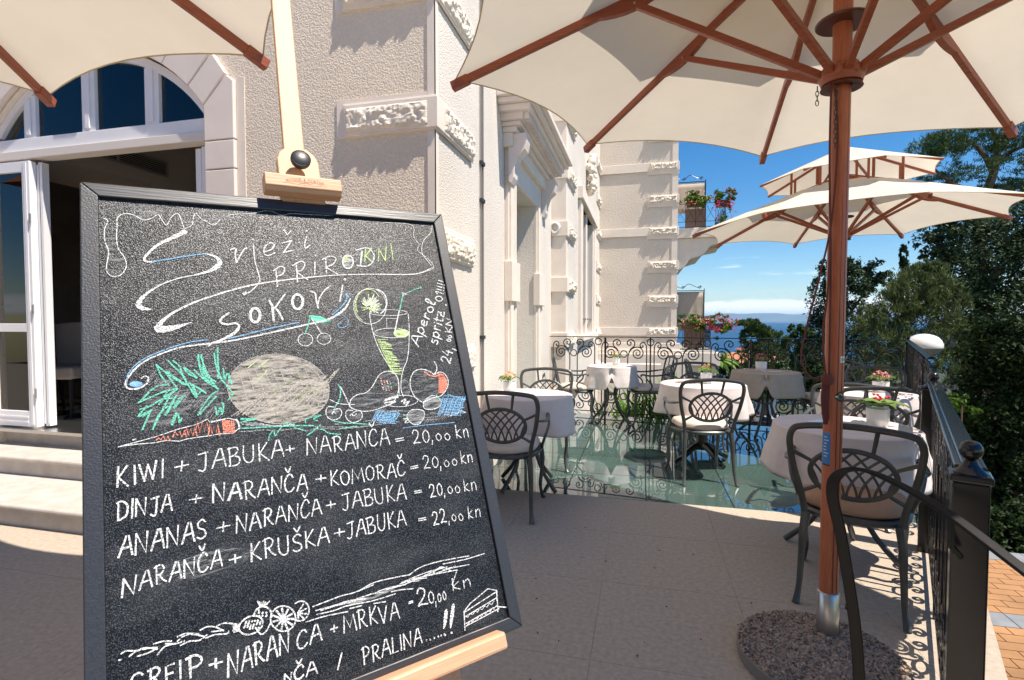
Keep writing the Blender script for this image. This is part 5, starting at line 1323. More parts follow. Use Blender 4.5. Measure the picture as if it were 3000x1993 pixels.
pi|h|1.2|0|1445 3832 1589 3716
pi|h|1.2|0|768 3229 852 3100
pi|h|1.2|0|967 3410 1096 3322
pi|h|1.2|0|1170 3593 1274 3449
pi|h|1.2|0|1376 3780 1480 3634
pi|h|1.2|0|1585 3970 1672 3882
pi|h|1.2|0|900 3360 1029 3225
pi|h|1.2|0|1102 3543 1236 3444
pi|h|1.2|0|1307 3729 1409 3614
pi|h|1.2|0|1515 3918 1654 3800
pi|h|1.2|0|834 3312 894 3206
pi|h|1.2|0|1035 3493 1159 3414
pi|h|1.2|0|1238 3678 1333 3570
pi|h|1.2|0|1445 3866 1563 3724
pi|h|1.2|0|768 3263 865 3124
pi|h|1.2|0|968 3444 1028 3310
pi|h|1.2|0|1170 3628 1233 3514
pi|h|1.2|0|1376 3815 1514 3683
pi|h|1.2|0|1629 3300 1736 3158
pi|h|1.2|0|901 3395 1007 3257
pi|h|1.2|0|1102 3578 1204 3462
pi|h|1.2|0|1307 3764 1448 3629
pi|h|1.2|0|1515 3953 1595 3861
pi|h|1.2|0|835 3346 949 3261
pi|h|1.2|0|1035 3528 1132 3439
pi|h|1.2|0|1239 3713 1333 3575
pi|h|1.2|0|1446 3901 1537 3776
pi|h|1.2|0|769 3297 874 3211
pi|W|1.5|0|389 4147 556 4117 800 4074 1119 3993 1339 3958 1478 3897 1508 3955 1754 3920 1858 3961 1899 4048 1884 4100 1796 4163 1623 4144 1508 4153 1329 4153 1197 4159 1110 4177 942 4141 797 4154 576 4140 389 4147
pi|R|2.4|0|829 4119 858 4090 884 4129 914 4072 939 4148 969 4081 994 4155
pi|R|2.4|0|1028 4104 1060 4022 1086 4090 1117 4031 1141 4124 1175 4031 1199 4129
pi|R|2.4|0|1168 4090 1200 3983 1222 4104 1254 4011 1275 4128 1310 3995 1330 4131
pi|R|2.4|0|1311 4078 1349 3919 1369 4094 1408 3931 1430 4075 1468 3939 1489 4085
pi|R|2.4|0|1475 4145 1509 3969 1524 4135 1557 4001 1574 4135 1607 3993 1622 4164
pi|R|3|0|1681 3951 1684 4131
pi|R|3|0|1709 3955 1711 4135
pi|R|3|0|1737 3958 1739 4139
pi|R|3|0|1765 3962 1767 4143
pi|R|3|0|1793 3966 1795 4147
pi|R|3|0|1821 3970 1823 4151
pi|W|3|1|1859 3947 1889 4020 1895 4102
pi|W|2|0|1520 3943 1706 3927
pi|W|2|0|557 4075 587 4067
pi|T|3.5|1|1928 3954 2137 3981
pi|T|3|1|1924 4013 2020 3990 2131 3987
pi|T|2.6|1|1928 4102 2147 4120 2417 4140 2752 4173 2982 4205
pi|T|2.2|1|2284 4348 2307 4268 2380 4189 2381 4291 2455 4206 2530 4119 2599 4103 2703 4204 2857 4275
pi|T|2.4|1|2861 4350 2973 4291 3090 4207
pi|T|2.4|1|2977 4255 3116 4287 3204 4362 3395 4409
pi|T|2.2|1|2860 4138 2878 4078 2999 4056 3120 4046 2995 4093 3050 4132
pi|w|1.6|1|1883 4148 2038 4164 2250 4171 2411 4211 2634 4213 2805 4218
pi|w|1.4|1|2857 4275 3094 4271 3393 4326
pi|W|1.2|1|1933 4037 2205 4074 2418 4128 2698 4141
pi|w|1.6|1|1946 4004 2101 4036 2237 4073
pi|w|2|1|1993 4069 2418 4128
pi|w|1.6|1|3307 4226 3624 4254 3976 4332
pi|w|1.6|1|3383 4311 3732 4335 4421 4330
pi|w|1.6|1|2999 4228 3501 4297 3914 4339
pi|T|2|1|3286 4164 3509 4232 3918 4309
pi|T|2|1|3411 4315 3676 4306
le|W|3|0|5053 2949 4940 2757 4960 2724 5172 2750
le|W|2.8|0|5004 2886 5087 2733
le|W|2.8|0|5083 2638 5250 2753
le|W|3|1|5108 2658 5117 2574 5190 2564 5222 2646 5165 2688
le|W|3.1|1|5230 2517 5270 2420 5210 2428 5213 2508 5283 2525 5323 2438
le|W|3.3|0|5381 2394 5278 2331
le|W|3.3|1|5314 2350 5301 2294 5332 2261
le|W|3.3|1|5384 2155 5387 2230 5455 2245 5500 2194 5471 2131 5384 2155
le|W|3.5|1|5528 2090 5428 1965 5374 1972 5395 2019 5536 2078 5575 2033
le|W|3.1|1|5373 2805 5347 2862 5379 2881 5430 2837 5473 2865 5438 2928
le|W|3.1|0|5391 2748 5570 2824
le|W|3.1|1|5418 2762 5412 2689 5481 2670 5526 2737 5477 2780
le|W|2.8|0|5571 2637 5443 2596
le|W|3.2|1|5487 2608 5459 2561 5485 2529
le|W|3.2|0|5627 2523 5521 2481
le|W|3|0|5476 2466 5470 2458
le|W|2.7|1|5474 2379 5647 2440 5668 2394
le|W|2.9|0|5521 2433 5553 2351
le|W|2.7|1|5568 2319 5606 2233 5689 2353 5729 2252
le|W|3|0|5636 2320 5660 2254
le|W|3.1|0|5784 2097 5801 2096
le|W|2.9|0|5807 2093 5809 2090
le|W|2.7|1|5596 1937 5618 1995 5693 2007 5744 1969 5721 1915 5656 1901 5596 1937
le|W|2.5|1|5655 1849 5630 1795 5786 1849
le|W|2.9|0|5655 1739 5753 1768
le|W|2.3|0|5795 1779 5805 1779
le|W|2.8|0|5672 1674 5778 1706
le|W|2.3|0|5822 1718 5833 1718
le|W|2.5|0|5698 1610 5802 1643
le|W|2.8|0|5846 1655 5856 1656
le|W|2.7|0|5733 1546 5836 1582
le|W|2.6|0|5880 1596 5890 1596
le|W|3|1|5505 3276 5474 3228 5520 3179 5589 3220 5639 3334 5651 3293 5693 3227
le|W|3|0|5531 3070 5630 3163 5677 3058
le|W|3.4|0|5616 3069 5746 3124
le|W|3.1|0|5763 3030 5833 3071
le|W|2.6|1|5673 2836 5692 2868 5740 2872 5758 2850 5724 2824 5673 2836
le|W|2.3|1|5713 2765 5730 2795 5776 2798 5794 2776 5762 2751 5713 2765
le|W|2.6|0|5810 2685 5669 2666
le|W|2.3|0|5695 2575 5748 2669 5840 2580
le|W|2.8|0|5846 2555 5713 2512
le|W|2.8|0|5713 2512 5879 2441 5748 2389
l1|W|3|0|369 4694 382 4420
l1|W|3.3|0|483 4426 383 4571 486 4702
l1|W|3|0|567 4694 565 4433
l1|W|2.8|0|619 4431 672 4673
l1|W|2.8|0|672 4673 719 4446
l1|W|2.8|0|719 4446 769 4664
l1|W|3.1|0|769 4664 817 4411
l1|W|2.6|0|881 4664 896 4404
l1|W|2.3|0|1108 4608 1127 4471
l1|W|2.3|0|1035 4545 1200 4534
l1|W|2.4|0|1334 4410 1458 4391
l1|W|2.7|1|1424 4391 1414 4594 1380 4661 1323 4634
l1|W|2.5|0|1495 4643 1601 4368 1630 4368 1676 4644
l1|W|2.5|0|1526 4538 1662 4528
l1|W|2.5|0|1735 4653 1733 4378
l1|W|2.2|1|1710 4391 1823 4378 1846 4433 1790 4502 1734 4510
l1|W|2.5|1|1779 4502 1860 4543 1847 4631 1780 4653 1716 4647
l1|W|2.2|1|1929 4375 1919 4559 1974 4637 2043 4598 2064 4376
l1|W|2.4|0|2134 4650 2143 4375
l1|W|2.5|0|2256 4375 2148 4526 2266 4650
l1|W|2.5|0|2306 4631 2401 4358 2430 4358 2487 4632
l1|W|2.8|0|2333 4528 2469 4517
l1|W|2.6|0|2583 4585 2583 4480
l1|W|2.5|0|2515 4536 2650 4530
l1|W|2.4|0|2832 4666 2857 4406
l1|W|2.2|0|2857 4406 2968 4670 3004 4410
l1|W|2.1|0|3035 4666 3126 4399 3154 4399 3207 4670
l1|W|2.6|0|3061 4564 3190 4556
l1|W|2.7|0|3267 4688 3279 4431
l1|W|2.7|1|3246 4455 3333 4432 3379 4484 3341 4556 3276 4564
l1|W|2.3|1|3309 4560 3350 4638 3397 4686
l1|W|2.2|0|3437 4688 3529 4428 3557 4428 3610 4692
l1|W|2.7|0|3464 4589 3593 4581
l1|W|2.7|0|3648 4687 3666 4405
l1|W|2.7|0|3666 4405 3784 4691 3813 4409
l1|W|2.5|1|4001 4461 3974 4402 3920 4415 3864 4529 3873 4659 3937 4689 3998 4633
l1|W|2.1|1|3901 4280 3939 4358 3988 4273
l1|W|2.2|0|4036 4704 4128 4417 4156 4418 4208 4708
l1|W|2.4|0|4062 4595 4192 4586
l1|W|2.2|0|4322 4633 4471 4630
l1|W|1.9|0|4323 4673 4472 4670
l1|W|2.3|1|4646 4582 4680 4523 4749 4550 4739 4646 4647 4758 4693 4751 4779 4764
l1|W|2.2|1|4903 4550 4845 4611 4844 4725 4892 4778 4946 4717 4951 4615 4903 4550
l1|W|1.9|0|5009 4756 4990 4834
l1|W|2.2|1|5143 4648 5093 4690 5108 4762 5159 4777 5192 4716 5143 4648
l1|W|2|1|5317 4671 5266 4712 5280 4781 5331 4796 5365 4737 5317 4671
l1|W|2.3|0|5505 4789 5517 4542
l1|W|2.3|1|5592 4638 5515 4712 5597 4796
l1|W|2|0|5657 4804 5663 4644
l1|W|2.3|1|5663 4692 5721 4643 5746 4703 5745 4809
l2|W|2.7|0|367 5138 377 4895
l2|W|3.1|1|358 4907 422 4896 475 4969 455 5090 367 5138
l2|W|3|0|519 5138 533 4886
l2|W|3|0|563 5127 574 4897
l2|W|3.1|0|574 4897 663 5128 682 4898
l2|W|2.7|0|742 4930 830 4914
l2|W|2.9|1|806 4913 793 5101 767 5163 729 5137
l2|W|2.5|0|849 5134 921 4903 942 4904 976 5135
l2|W|2.8|0|870 5046 965 5038
l2|W|2.1|0|1262 5095 1280 4978
l2|W|2.2|0|1188 5036 1354 5037
l2|W|3.2|0|1477 5137 1495 4874
l2|W|3.3|0|1495 4874 1610 5142 1639 4880
l2|W|3.7|0|1676 5144 1775 4906 1802 4907 1846 5151
l2|W|3.7|0|1705 5053 1833 5048
l2|W|2.5|0|1909 5177 1911 4912
l2|W|2.4|1|1882 4937 1961 4914 2006 4968 1973 5041 1913 5050
l2|W|2.9|1|1943 5045 1984 5126 2028 5176
l2|W|2.5|0|2066 5173 2164 4926 2190 4927 2226 5178
l2|W|2.9|0|2096 5079 2216 5073
l2|W|2.3|0|2262 5173 2285 4924
l2|W|2.8|0|2285 4924 2387 5177 2421 4929
l2|W|2.9|1|2582 4980 2555 4926 2506 4938 2457 5041 2469 5159 2529 5187 2584 5136
l2|W|2.5|1|2484 4814 2521 4886 2563 4809
l2|W|2.8|0|2621 5202 2717 4958 2743 4959 2780 5208
l2|W|2.4|0|2649 5109 2769 5103
l2|W|2.3|0|2991 5131 3003 5017
l2|W|2.4|0|2917 5072 3078 5075
l2|W|2.4|0|3147 5219 3165 4979
l2|W|2.4|0|3265 4984 3163 5112 3262 5225
l2|W|2.5|1|3373 5014 3315 5069 3314 5186 3372 5246 3430 5191 3434 5075 3373 5014
l2|W|2.7|0|3480 5246 3514 5010 3582 5191 3660 5017 3679 5256
l2|W|2.2|1|3796 5010 3736 5067 3730 5189 3785 5252 3846 5194 3855 5073 3796 5010
l2|W|2.2|0|3917 5263 3935 5024
l2|W|2.3|1|3904 5046 3985 5026 4026 5076 3989 5141 3929 5148
l2|W|2.4|1|3959 5145 3995 5218 4036 5264
l2|W|2.3|0|4074 5277 4168 5039 4194 5041 4234 5284
l2|W|2.3|0|4102 5186 4222 5182
l2|W|2.6|1|4405 5074 4380 5022 4329 5032 4278 5131 4286 5246 4345 5274 4402 5226
l2|W|2.7|1|4311 4912 4346 4982 4391 4908
l2|W|2.1|0|4516 5156 4651 5156
l2|W|2.4|0|4514 5190 4648 5190
l2|W|2|1|4765 5063 4799 5008 4862 5035 4848 5125 4760 5230 4802 5223 4881 5237
l2|W|2|1|4998 5054 4943 5105 4941 5202 4984 5248 5035 5197 5041 5111 4998 5054
l2|W|1.9|0|5080 5247 5068 5323
l2|W|1.7|1|5208 5157 5161 5195 5174 5259 5222 5273 5253 5219 5208 5157
l2|W|1.8|1|5372 5158 5323 5196 5334 5260 5382 5274 5415 5219 5372 5158
l2|W|2|0|5508 5277 5520 5039
l2|W|2.1|1|5590 5129 5518 5202 5594 5279
l2|W|2.3|0|5649 5272 5655 5133
l2|W|2.2|1|5655 5175 5709 5130 5732 5182 5731 5275
l3|W|2.8|0|362 5610 454 5354 478 5353 511 5606
l3|W|3.2|0|390 5513 502 5499
l3|W|2.5|0|544 5623 559 5353
l3|W|2.7|0|559 5353 661 5620 685 5349
l3|W|3.1|0|718 5615 806 5346 830 5346 866 5611
l3|W|2.8|0|744 5513 855 5499
l3|W|2.5|0|900 5619 912 5358
l3|W|3.2|0|912 5358 1016 5615 1038 5355
l3|W|2.7|0|1074 5614 1162 5341 1186 5340 1222 5610
l3|W|3.2|0|1100 5510 1212 5496
l3|W|2.6|1|1366 5378 1330 5340 1277 5380 1282 5444 1346 5489 1360 5558 1307 5598 1256 5569
l3|W|2.4|0|1577 5566 1592 5434
l3|W|2.5|0|1503 5502 1667 5498
l3|W|2.5|0|1745 5627 1769 5385
l3|W|2.7|0|1769 5385 1864 5627 1897 5385
l3|W|2.9|0|1922 5630 1997 5395 2021 5395 2073 5630
l3|W|2.3|0|1943 5541 2056 5531
l3|W|2.7|0|2126 5619 2146 5368
l3|W|2.8|1|2116 5393 2193 5368 2232 5418 2196 5489 2138 5499
l3|W|2.5|1|2167 5494 2201 5569 2239 5614
l3|W|2.2|0|2275 5619 2351 5375 2376 5375 2426 5619
l3|W|2.2|0|2297 5527 2410 5517
l3|W|2.5|0|2460 5626 2486 5390
l3|W|2.5|0|2486 5390 2579 5626 2614 5390
l3|W|2.5|1|2777 5411 2755 5359 2708 5372 2655 5476 2657 5593 2712 5619 2768 5567
l3|W|2.5|1|2696 5250 2726 5320 2771 5242
l3|W|2.3|0|2799 5622 2874 5379 2899 5379 2950 5622
l3|W|2.8|0|2820 5530 2933 5520
l3|W|2.2|0|3097 5566 3104 5453
l3|W|2.2|0|3029 5508 3172 5511
l3|W|2.1|0|3292 5398 3407 5385
l3|W|2.1|1|3376 5384 3360 5579 3327 5643 3275 5614
l3|W|2.4|0|3434 5630 3526 5383 3553 5384 3601 5639
l3|W|2.2|0|3461 5536 3586 5532
l3|W|2.1|0|3655 5646 3652 5382
l3|W|2.5|1|3631 5394 3735 5386 3757 5440 3706 5504 3653 5509
l3|W|2.5|1|3695 5503 3771 5547 3759 5630 3697 5648 3638 5640
l3|W|2.1|1|3826 5398 3823 5578 3877 5659 3939 5623 3952 5404
l3|W|2.3|0|4025 5661 4042 5393
l3|W|2.2|0|4146 5399 4041 5541 4146 5667
l3|W|2.3|0|4184 5673 4287 5413 4314 5414 4351 5682
l3|W|2.1|0|4215 5574 4341 5569
l3|W|2.2|0|4512 5582 4645 5585
l3|W|2.2|0|4512 5614 4644 5618
l3|W|2.5|1|4797 5579 4824 5525 4876 5551 4866 5638 4795 5740 4830 5733 4895 5746
l3|W|2.4|1|4989 5535 4945 5591 4944 5696 4981 5746 5022 5690 5025 5596 4989 5535
l3|W|2.1|0|5064 5735 5052 5809
l3|W|2|1|5189 5626 5143 5665 5152 5733 5196 5748 5228 5691 5189 5626
l3|W|1.8|1|5332 5643 5288 5682 5300 5750 5345 5766 5374 5709 5332 5643
l3|W|2|0|5467 5776 5481 5566
l3|W|2|1|5554 5649 5477 5710 5558 5782
l3|W|2.1|0|5617 5783 5624 5642
l3|W|1.9|1|5623 5684 5681 5641 5705 5694 5703 5789
l4|W|2.8|0|388 6113 411 5889
l4|W|3|0|411 5889 512 6105 545 5881
l4|W|2.4|0|574 6077 653 5849 676 5848 715 6072
l4|W|2.4|0|597 5991 703 5978
l4|W|2.3|0|765 6055 768 5821
l4|W|2.4|1|742 5846 813 5820 852 5865 822 5932 769 5943
l4|W|2.4|1|796 5937 832 6006 871 6047
l4|W|2.7|0|904 6062 992 5826 1015 5825 1046 6057
l4|W|2.9|0|931 5973 1037 5960
l4|W|2.6|0|1078 6063 1089 5830
l4|W|2.3|0|1089 5830 1189 6059 1209 5826
l4|W|2.9|1|1361 5842 1338 5794 1294 5808 1251 5908 1261 6019 1314 6041 1363 5990
l4|W|2.6|1|1274 5692 1307 5758 1345 5682
l4|W|2.6|0|1396 6034 1481 5794 1504 5794 1537 6029
l4|W|2.6|0|1421 5943 1528 5930
l4|W|2.7|0|1703 6028 1706 5915
l4|W|2.6|0|1631 5972 1778 5971
l4|W|2.8|0|1911 6067 1927 5819
l4|W|2.5|0|2036 5819 1927 5956 2038 6067
l4|W|2.9|0|2103 6065 2111 5796
l4|W|2.4|1|2078 5823 2165 5796 2213 5849 2176 5925 2110 5936
l4|W|2.7|1|2143 5930 2186 6011 2234 6059
l4|W|2.7|1|2291 5827 2286 6007 2341 6085 2406 6046 2422 5827
l4|W|2.7|1|2608 5875 2564 5839 2503 5875 2509 5936 2584 5980 2601 6046 2539 6082 2479 6053
l4|W|2.5|1|2522 5737 2560 5802 2609 5729
l4|W|2.7|0|2672 6068 2681 5820
l4|W|2.5|0|2791 5820 2685 5957 2799 6068
l4|W|2.7|0|2838 6071 2934 5825 2963 5825 3013 6071
l4|W|2.7|0|2866 5977 2997 5967
l4|W|2.7|0|3174 6016 3187 5900
l4|W|2.4|0|3101 5957 3260 5959
l4|W|2.3|0|3313 5854 3420 5837
l4|W|2.2|1|3391 5837 3370 6027 3337 6090 3291 6064
l4|W|2.6|0|3436 6081 3532 5832 3557 5832 3590 6083
l4|W|2.3|0|3465 5986 3581 5978
l4|W|2.3|0|3640 6088 3637 5836
l4|W|2.6|1|3618 5848 3714 5837 3734 5887 3687 5950 3639 5957
l4|W|2.2|1|3677 5950 3747 5988 3736 6069 3679 6088 3625 6083
l4|W|2.2|1|3817 5825 3801 6007 3844 6085 3904 6047 3933 5827
l4|W|2.3|0|3981 6092 3992 5832
l4|W|2.3|0|4088 5833 3994 5975 4093 6093
l4|W|2.4|0|4127 6095 4204 5846 4229 5846 4281 6097
l4|W|2.2|0|4149 6000 4264 5991
l4|W|2.2|0|4512 6048 4643 6055
l4|W|2.3|0|4508 6080 4639 6087
l4|W|2.5|1|4766 6050 4794 5998 4848 6024 4838 6111 4765 6210 4801 6204 4868 6218
l4|W|2.5|1|4909 6035 4935 5980 4989 6007 4982 6097 4911 6201 4947 6195 5014 6209
l4|W|1.7|0|5059 6210 5048 6276
l4|W|1.8|1|5165 6117 5126 6152 5137 6212 5177 6226 5203 6176 5165 6117
l4|W|1.9|1|5298 6136 5259 6173 5271 6237 5311 6252 5336 6198 5298 6136
l4|W|2|0|5448 6258 5469 6041
l4|W|2.1|1|5539 6126 5461 6190 5538 6264
l4|W|2|0|5597 6263 5611 6130
l4|W|1.9|1|5608 6170 5667 6129 5689 6180 5682 6269
l5|W|2.9|1|579 7089 543 7054 483 7074 451 7161 476 7255 546 7276 582 7244 581 7184 529 7182
l5|W|3|0|652 7267 669 7050
l5|W|3.1|1|638 7071 719 7052 760 7097 723 7157 663 7163
l5|W|3.5|1|693 7160 730 7227 771 7268
l5|W|3.2|0|917 7077 828 7084 825 7283 919 7283
l5|W|3.2|0|828 7178 898 7177
l5|W|3.2|0|980 7279 985 7065
l5|W|3.6|0|1089 7307 1091 7051
l5|W|3.5|1|1049 7073 1146 7056 1223 7114 1192 7188 1094 7200
l5|W|3.5|0|1381 7295 1386 7180
l5|W|3.2|0|1307 7232 1461 7243
l5|W|3.4|0|1516 7455 1536 7172
l5|W|2.9|0|1536 7172 1624 7450 1654 7167
l5|W|2.8|0|1678 7442 1764 7157 1786 7156 1816 7437
l5|W|3.1|0|1704 7334 1808 7319
l5|W|3.4|0|1864 7419 1869 7141
l5|W|2.9|1|1843 7170 1912 7140 1950 7194 1921 7272 1869 7285
l5|W|3.4|1|1895 7279 1930 7361 1968 7409
l5|W|3|0|2001 7415 2076 7122 2098 7121 2139 7410
l5|W|3.1|0|2023 7304 2126 7289
l5|W|3|0|2170 7405 2190 7137
l5|W|3.2|0|2190 7137 2279 7401 2307 7132
l5|W|2.7|1|2546 7226 2520 7182 2468 7197 2413 7291 2421 7392 2483 7411 2543 7362
l5|W|2.8|0|2579 7399 2677 7161 2704 7159 2746 7390
l5|W|2.8|0|2608 7309 2734 7293
l5|W|2.5|0|2932 7340 2939 7251
l5|W|2.8|0|2883 7295 2987 7296
l5|W|2.8|0|3071 7403 3097 7168 3166 7351 3234 7179 3259 7419
l5|W|2.7|0|3311 7415 3318 7156
l5|W|2.4|1|3289 7180 3364 7160 3405 7216 3373 7286 3317 7291
l5|W|2.4|1|3345 7289 3382 7370 3423 7420
l5|W|2.4|0|3478 7420 3491 7167
l5|W|2.4|0|3585 7175 3491 7307 3586 7430
l5|W|2.2|0|3625 7207 3680 7454
l5|W|2.8|0|3680 7454 3757 7218
l5|W|2.3|0|3791 7451 3870 7217 3894 7219 3941 7464
l5|W|2.3|0|3813 7361 3926 7361
l5|W|2.1|0|4124 7277 4191 7280
l5|W|2|0|4122 7299 4189 7302
l5|W|2.9|1|4282 7191 4327 7130 4410 7165 4392 7266 4275 7379 4331 7374 4435 7395
l5|W|2.1|1|4513 7226 4473 7277 4475 7368 4512 7408 4549 7357 4550 7277 4513 7226
l5|W|1.8|0|4578 7405 4570 7487
l5|W|1.9|1|4654 7297 4626 7342 4633 7412 4662 7425 4680 7362 4654 7297
l5|W|2|1|4747 7293 4720 7339 4728 7410 4756 7422 4774 7359 4747 7293
l5|W|2.3|0|4919 7336 4936 7142
l5|W|1.9|1|5039 7217 4933 7275 5045 7340
l5|W|2|0|5127 7352 5131 7226
l5|W|2.2|1|5132 7264 5210 7224 5245 7272 5247 7356
l6|W|2.6|0|2195 7755 2207 7664
l6|W|2.8|0|2207 7664 2278 7764 2296 7674
l6|W|3.1|1|2457 7658 2435 7623 2387 7628 2336 7692 2342 7768 2397 7788 2452 7758
l6|W|2.8|1|2372 7548 2404 7596 2448 7548
l6|W|2.6|0|2484 7795 2564 7631 2589 7633 2636 7805
l6|W|2.7|0|2507 7732 2621 7733
l6|W|2.5|0|2918 7856 3003 7655
l6|W|2.5|0|3309 7922 3317 7686
l6|W|2.3|1|3291 7709 3351 7686 3397 7733 3376 7804 3315 7823
l6|W|2.7|0|3448 7928 3464 7708
l6|W|2.4|1|3437 7730 3507 7709 3543 7753 3510 7814 3458 7823
l6|W|2.3|1|3484 7818 3516 7885 3552 7924
l6|W|2.5|0|3584 7915 3661 7687 3684 7687 3722 7915
l6|W|2.8|0|3607 7828 3710 7819
l6|W|2.6|0|3778 7699 3758 7919 3844 7913
l6|W|2.3|0|3897 7921 3908 7702
l6|W|2.6|0|3945 7925 3961 7707
l6|W|2.4|0|3961 7707 4054 7925 4078 7707
l6|W|2.4|0|4107 7932 4187 7704 4209 7704 4244 7932
l6|W|2.4|0|4130 7845 4234 7836
le|W|3.4|0|4316 7915 4322 7917
le|W|3.4|0|4384 7923 4390 7925
le|W|3.4|0|4454 7925 4460 7927
le|W|3.4|0|4524 7927 4531 7929
le|W|3.4|0|4578 7926 4584 7928
le|W|3.4|0|4631 7928 4638 7931
le|W|2 6 8 7 3|1|4637 7839 4669 7788 4703 7691 4730 7607 4746 7581
le|W|3.6|1|4644 7938 4649 7946
le|W|2 6 8 7 3|1|4758 7872 4785 7794 4826 7683 4867 7570 4881 7537
le|W|3.6|1|4763 7941 4764 7953
di|W|2.2|0|5047 7704 5180 7617 5566 7486 5726 7558 5696 7721
di|W|2.2|0|5047 7704 5006 7988
di|W|2.2|0|5056 7716 5389 7647 5720 7580
di|W|2.2|0|5056 7785 5706 7675
di|W|2.2|0|5045 7892 5685 7801
di|W|2.2|0|5037 7930 5705 7856
di|W|2.2|0|5732 7566 5675 7896
di|W|2.2|0|5682 7816 5857 7879
di|W|1.6|0|5046 7889 5082 7915 5133 7876 5169 7903 5220 7864 5257 7890 5309 7851 5346 7878 5398 7839 5436 7865 5489 7826 5527 7853 5580 7813 5619 7840
di|W|1.6|0|5057 7779 5097 7809 5152 7768 5192 7798 5247 7757 5288 7787 5344 7745 5385 7775 5442 7733 5483 7764 5541 7721 5582 7752 5641 7709
di|W|2.2|1|366 6773 418 6756 521 6790 616 6787 743 6848
di|W|2.2|1|447 6832 521 6796 616 6799 744 6824
di|W|2.2|1|530 6858 635 6859 744 6836
di|W|2.2|1|703 6774 801 6772 899 6800
di|W|2.2|1|741 6913 831 6841 964 6848 1044 6844
di|W|2.2|1|832 6811 942 6847
di|W|2.2|1|968 6770 1059 6762 1207 6810
di|W|2.2|1|996 6884 1100 6869 1214 6894 1304 6854
di|W|2.2|1|965 6824 1035 6785 1126 6790 1263 6860
di|W|2.2|1|1226 6772 1316 6757 1409 6793 1502 6867
di|W|2.2|1|1284 6892 1392 6883 1535 6916 1561 6893
di|W|2.2|1|1359 6834 1502 6861
di|W|2.2|1|1422 6784 1508 6773 1616 6813
di|W|2.2|1|342 6840 370 6838
di|W|2.6|1|1985 6879 1989 6916 1978 6951 1954 6981 1918 7003 1874 7016 1827 7017 1781 7007 1741 6987 1710 6959 1691 6925 1687 6890 1697 6855 1721 6825 1756 6802 1799 6789 1847 6787 1893 6796 1935 6816 1966 6845 1985 6879
di|W|2.6|1|1877 6796 1929 6718 2021 6712 2095 6782 2106 6880
di|W|2.4|1|1896 6961 1953 7058 2020 7040 2094 6944
di|W|2.4|1|2421 6999 2411 7040 2391 7075 2361 7100 2324 7115 2282 7119 2239 7111 2198 7092 2160 7063 2129 7026 2106 6984 2093 6940 2091 6896 2101 6855 2120 6821 2149 6794 2186 6778 2227 6773 2270 6781 2313 6799 2352 6828 2384 6865 2407 6908 2420 6954 2421 6999
di|W|2.4|1|2432 6798 2457 6787 2484 6783 2511 6786 2538 6795 2562 6811 2583 6832 2599 6858 2609 6886 2614 6917 2612 6947 2605 6976 2591 7001 2573 7022 2550 7038 2525 7047 2498 7050 2470 7046 2445 7035 2421 7019 2402 6997
di|W|3.2|0|2254 6953 2394 6994
di|W|3.2|0|2254 6953 2364 7063
di|W|3.2|0|2254 6953 2299 7095
di|W|3.2|0|2254 6953 2220 7080
di|W|3.2|0|2254 6953 2153 7024
di|W|3.2|0|2254 6953 2119 6945
di|W|3.2|0|2254 6953 2127 6867
di|W|3.2|0|2254 6953 2177 6816
di|W|3.2|0|2254 6953 2253 6808
di|W|3.2|0|2254 6953 2330 6846
di|W|3.2|0|2254 6953 2382 6919
di|W|2.6|0|2456 6934 2545 6836
di|W|2.6|0|2456 6934 2582 6906
di|W|2.6|0|2456 6934 2575 6980
di|W|2.6|0|2456 6934 2525 7023
di|W|2.6|0|2456 6934 2458 7015
di|W|2|0|1970 6693 1944 6615
di|W|2|0|1688 6849 1628 6817
di|W|2|0|1982 6696 1968 6633
di|W|2|0|1688 6862 1620 6832
di|W|2|0|1993 6700 1993 6651
di|W|2|0|1687 6875 1611 6848
di|W|2|0|2005 6703 2021 6638
di|W|2|0|1686 6887 1625 6870
di|W|2|0|2016 6707 2046 6656
di|W|2|0|1685 6900 1616 6886
di|W|2|0|2028 6710 2071 6674
di|W|2|0|1684 6913 1608 6901
di|W|2|0|2040 6714 2099 6661
di|W|2|0|1683 6925 1621 6924
di|W|3|0|1748 6809 1755 6815
di|W|3|0|1804 6867 1811 6873
di|W|3|0|1859 6925 1866 6932
di|W|3|0|1924 6868 1932 6874
di|W|3|0|1767 6859 1774 6866
di|W|3|0|1823 6918 1830 6924
di|W|3|0|1887 6860 1895 6867
di|W|3|0|1944 6919 1951 6925
di|W|3|0|1786 6910 1793 6916
di|W|3|0|1851 6853 1858 6859
di|W|3|0|1907 6911 1914 6918
di|W|3|0|1750 6903 1757 6909
di|W|3|0|1814 6845 1821 6852
di|W|3|0|1870 6904 1877 6910
di|W|3|0|1926 6962 1933 6969
di|W|3|0|1778 6838 1785 6844
di|W|3|0|1833 6896 1840 6902
di|W|3|0|1889 6955 1896 6961
di|W|3|0|1955 6897 1962 6904
di|W|3|0|1797 6889 1804 6895
di|W|3|0|1852 6947 1860 6953
di|W|3|0|1917 6890 1925 6896
di|W|3|0|1761 6881 1768 6887
di|W|3|0|1816 6939 1823 6945
di|W|3|0|1947 6737 1954 6743
di|W|3|0|1991 6790 1998 6796
di|W|3|0|2035 6842 2043 6849
di|W|3|0|1945 6773 1952 6779
di|W|3|0|1989 6825 1997 6832
di|W|3|0|2040 6799 2048 6806
di|W|3|0|1944 6809 1951 6815
di|W|3|0|1994 6783 2002 6789
di|W|3|0|2038 6835 2046 6841
di|W|3|0|1948 6766 1956 6772
di|W|2|1|2673 6909 2862 6896 3101 6881 3283 6890 3602 6864
di|W|2|1|2708 6975 2969 6984 3209 6984 3481 7036
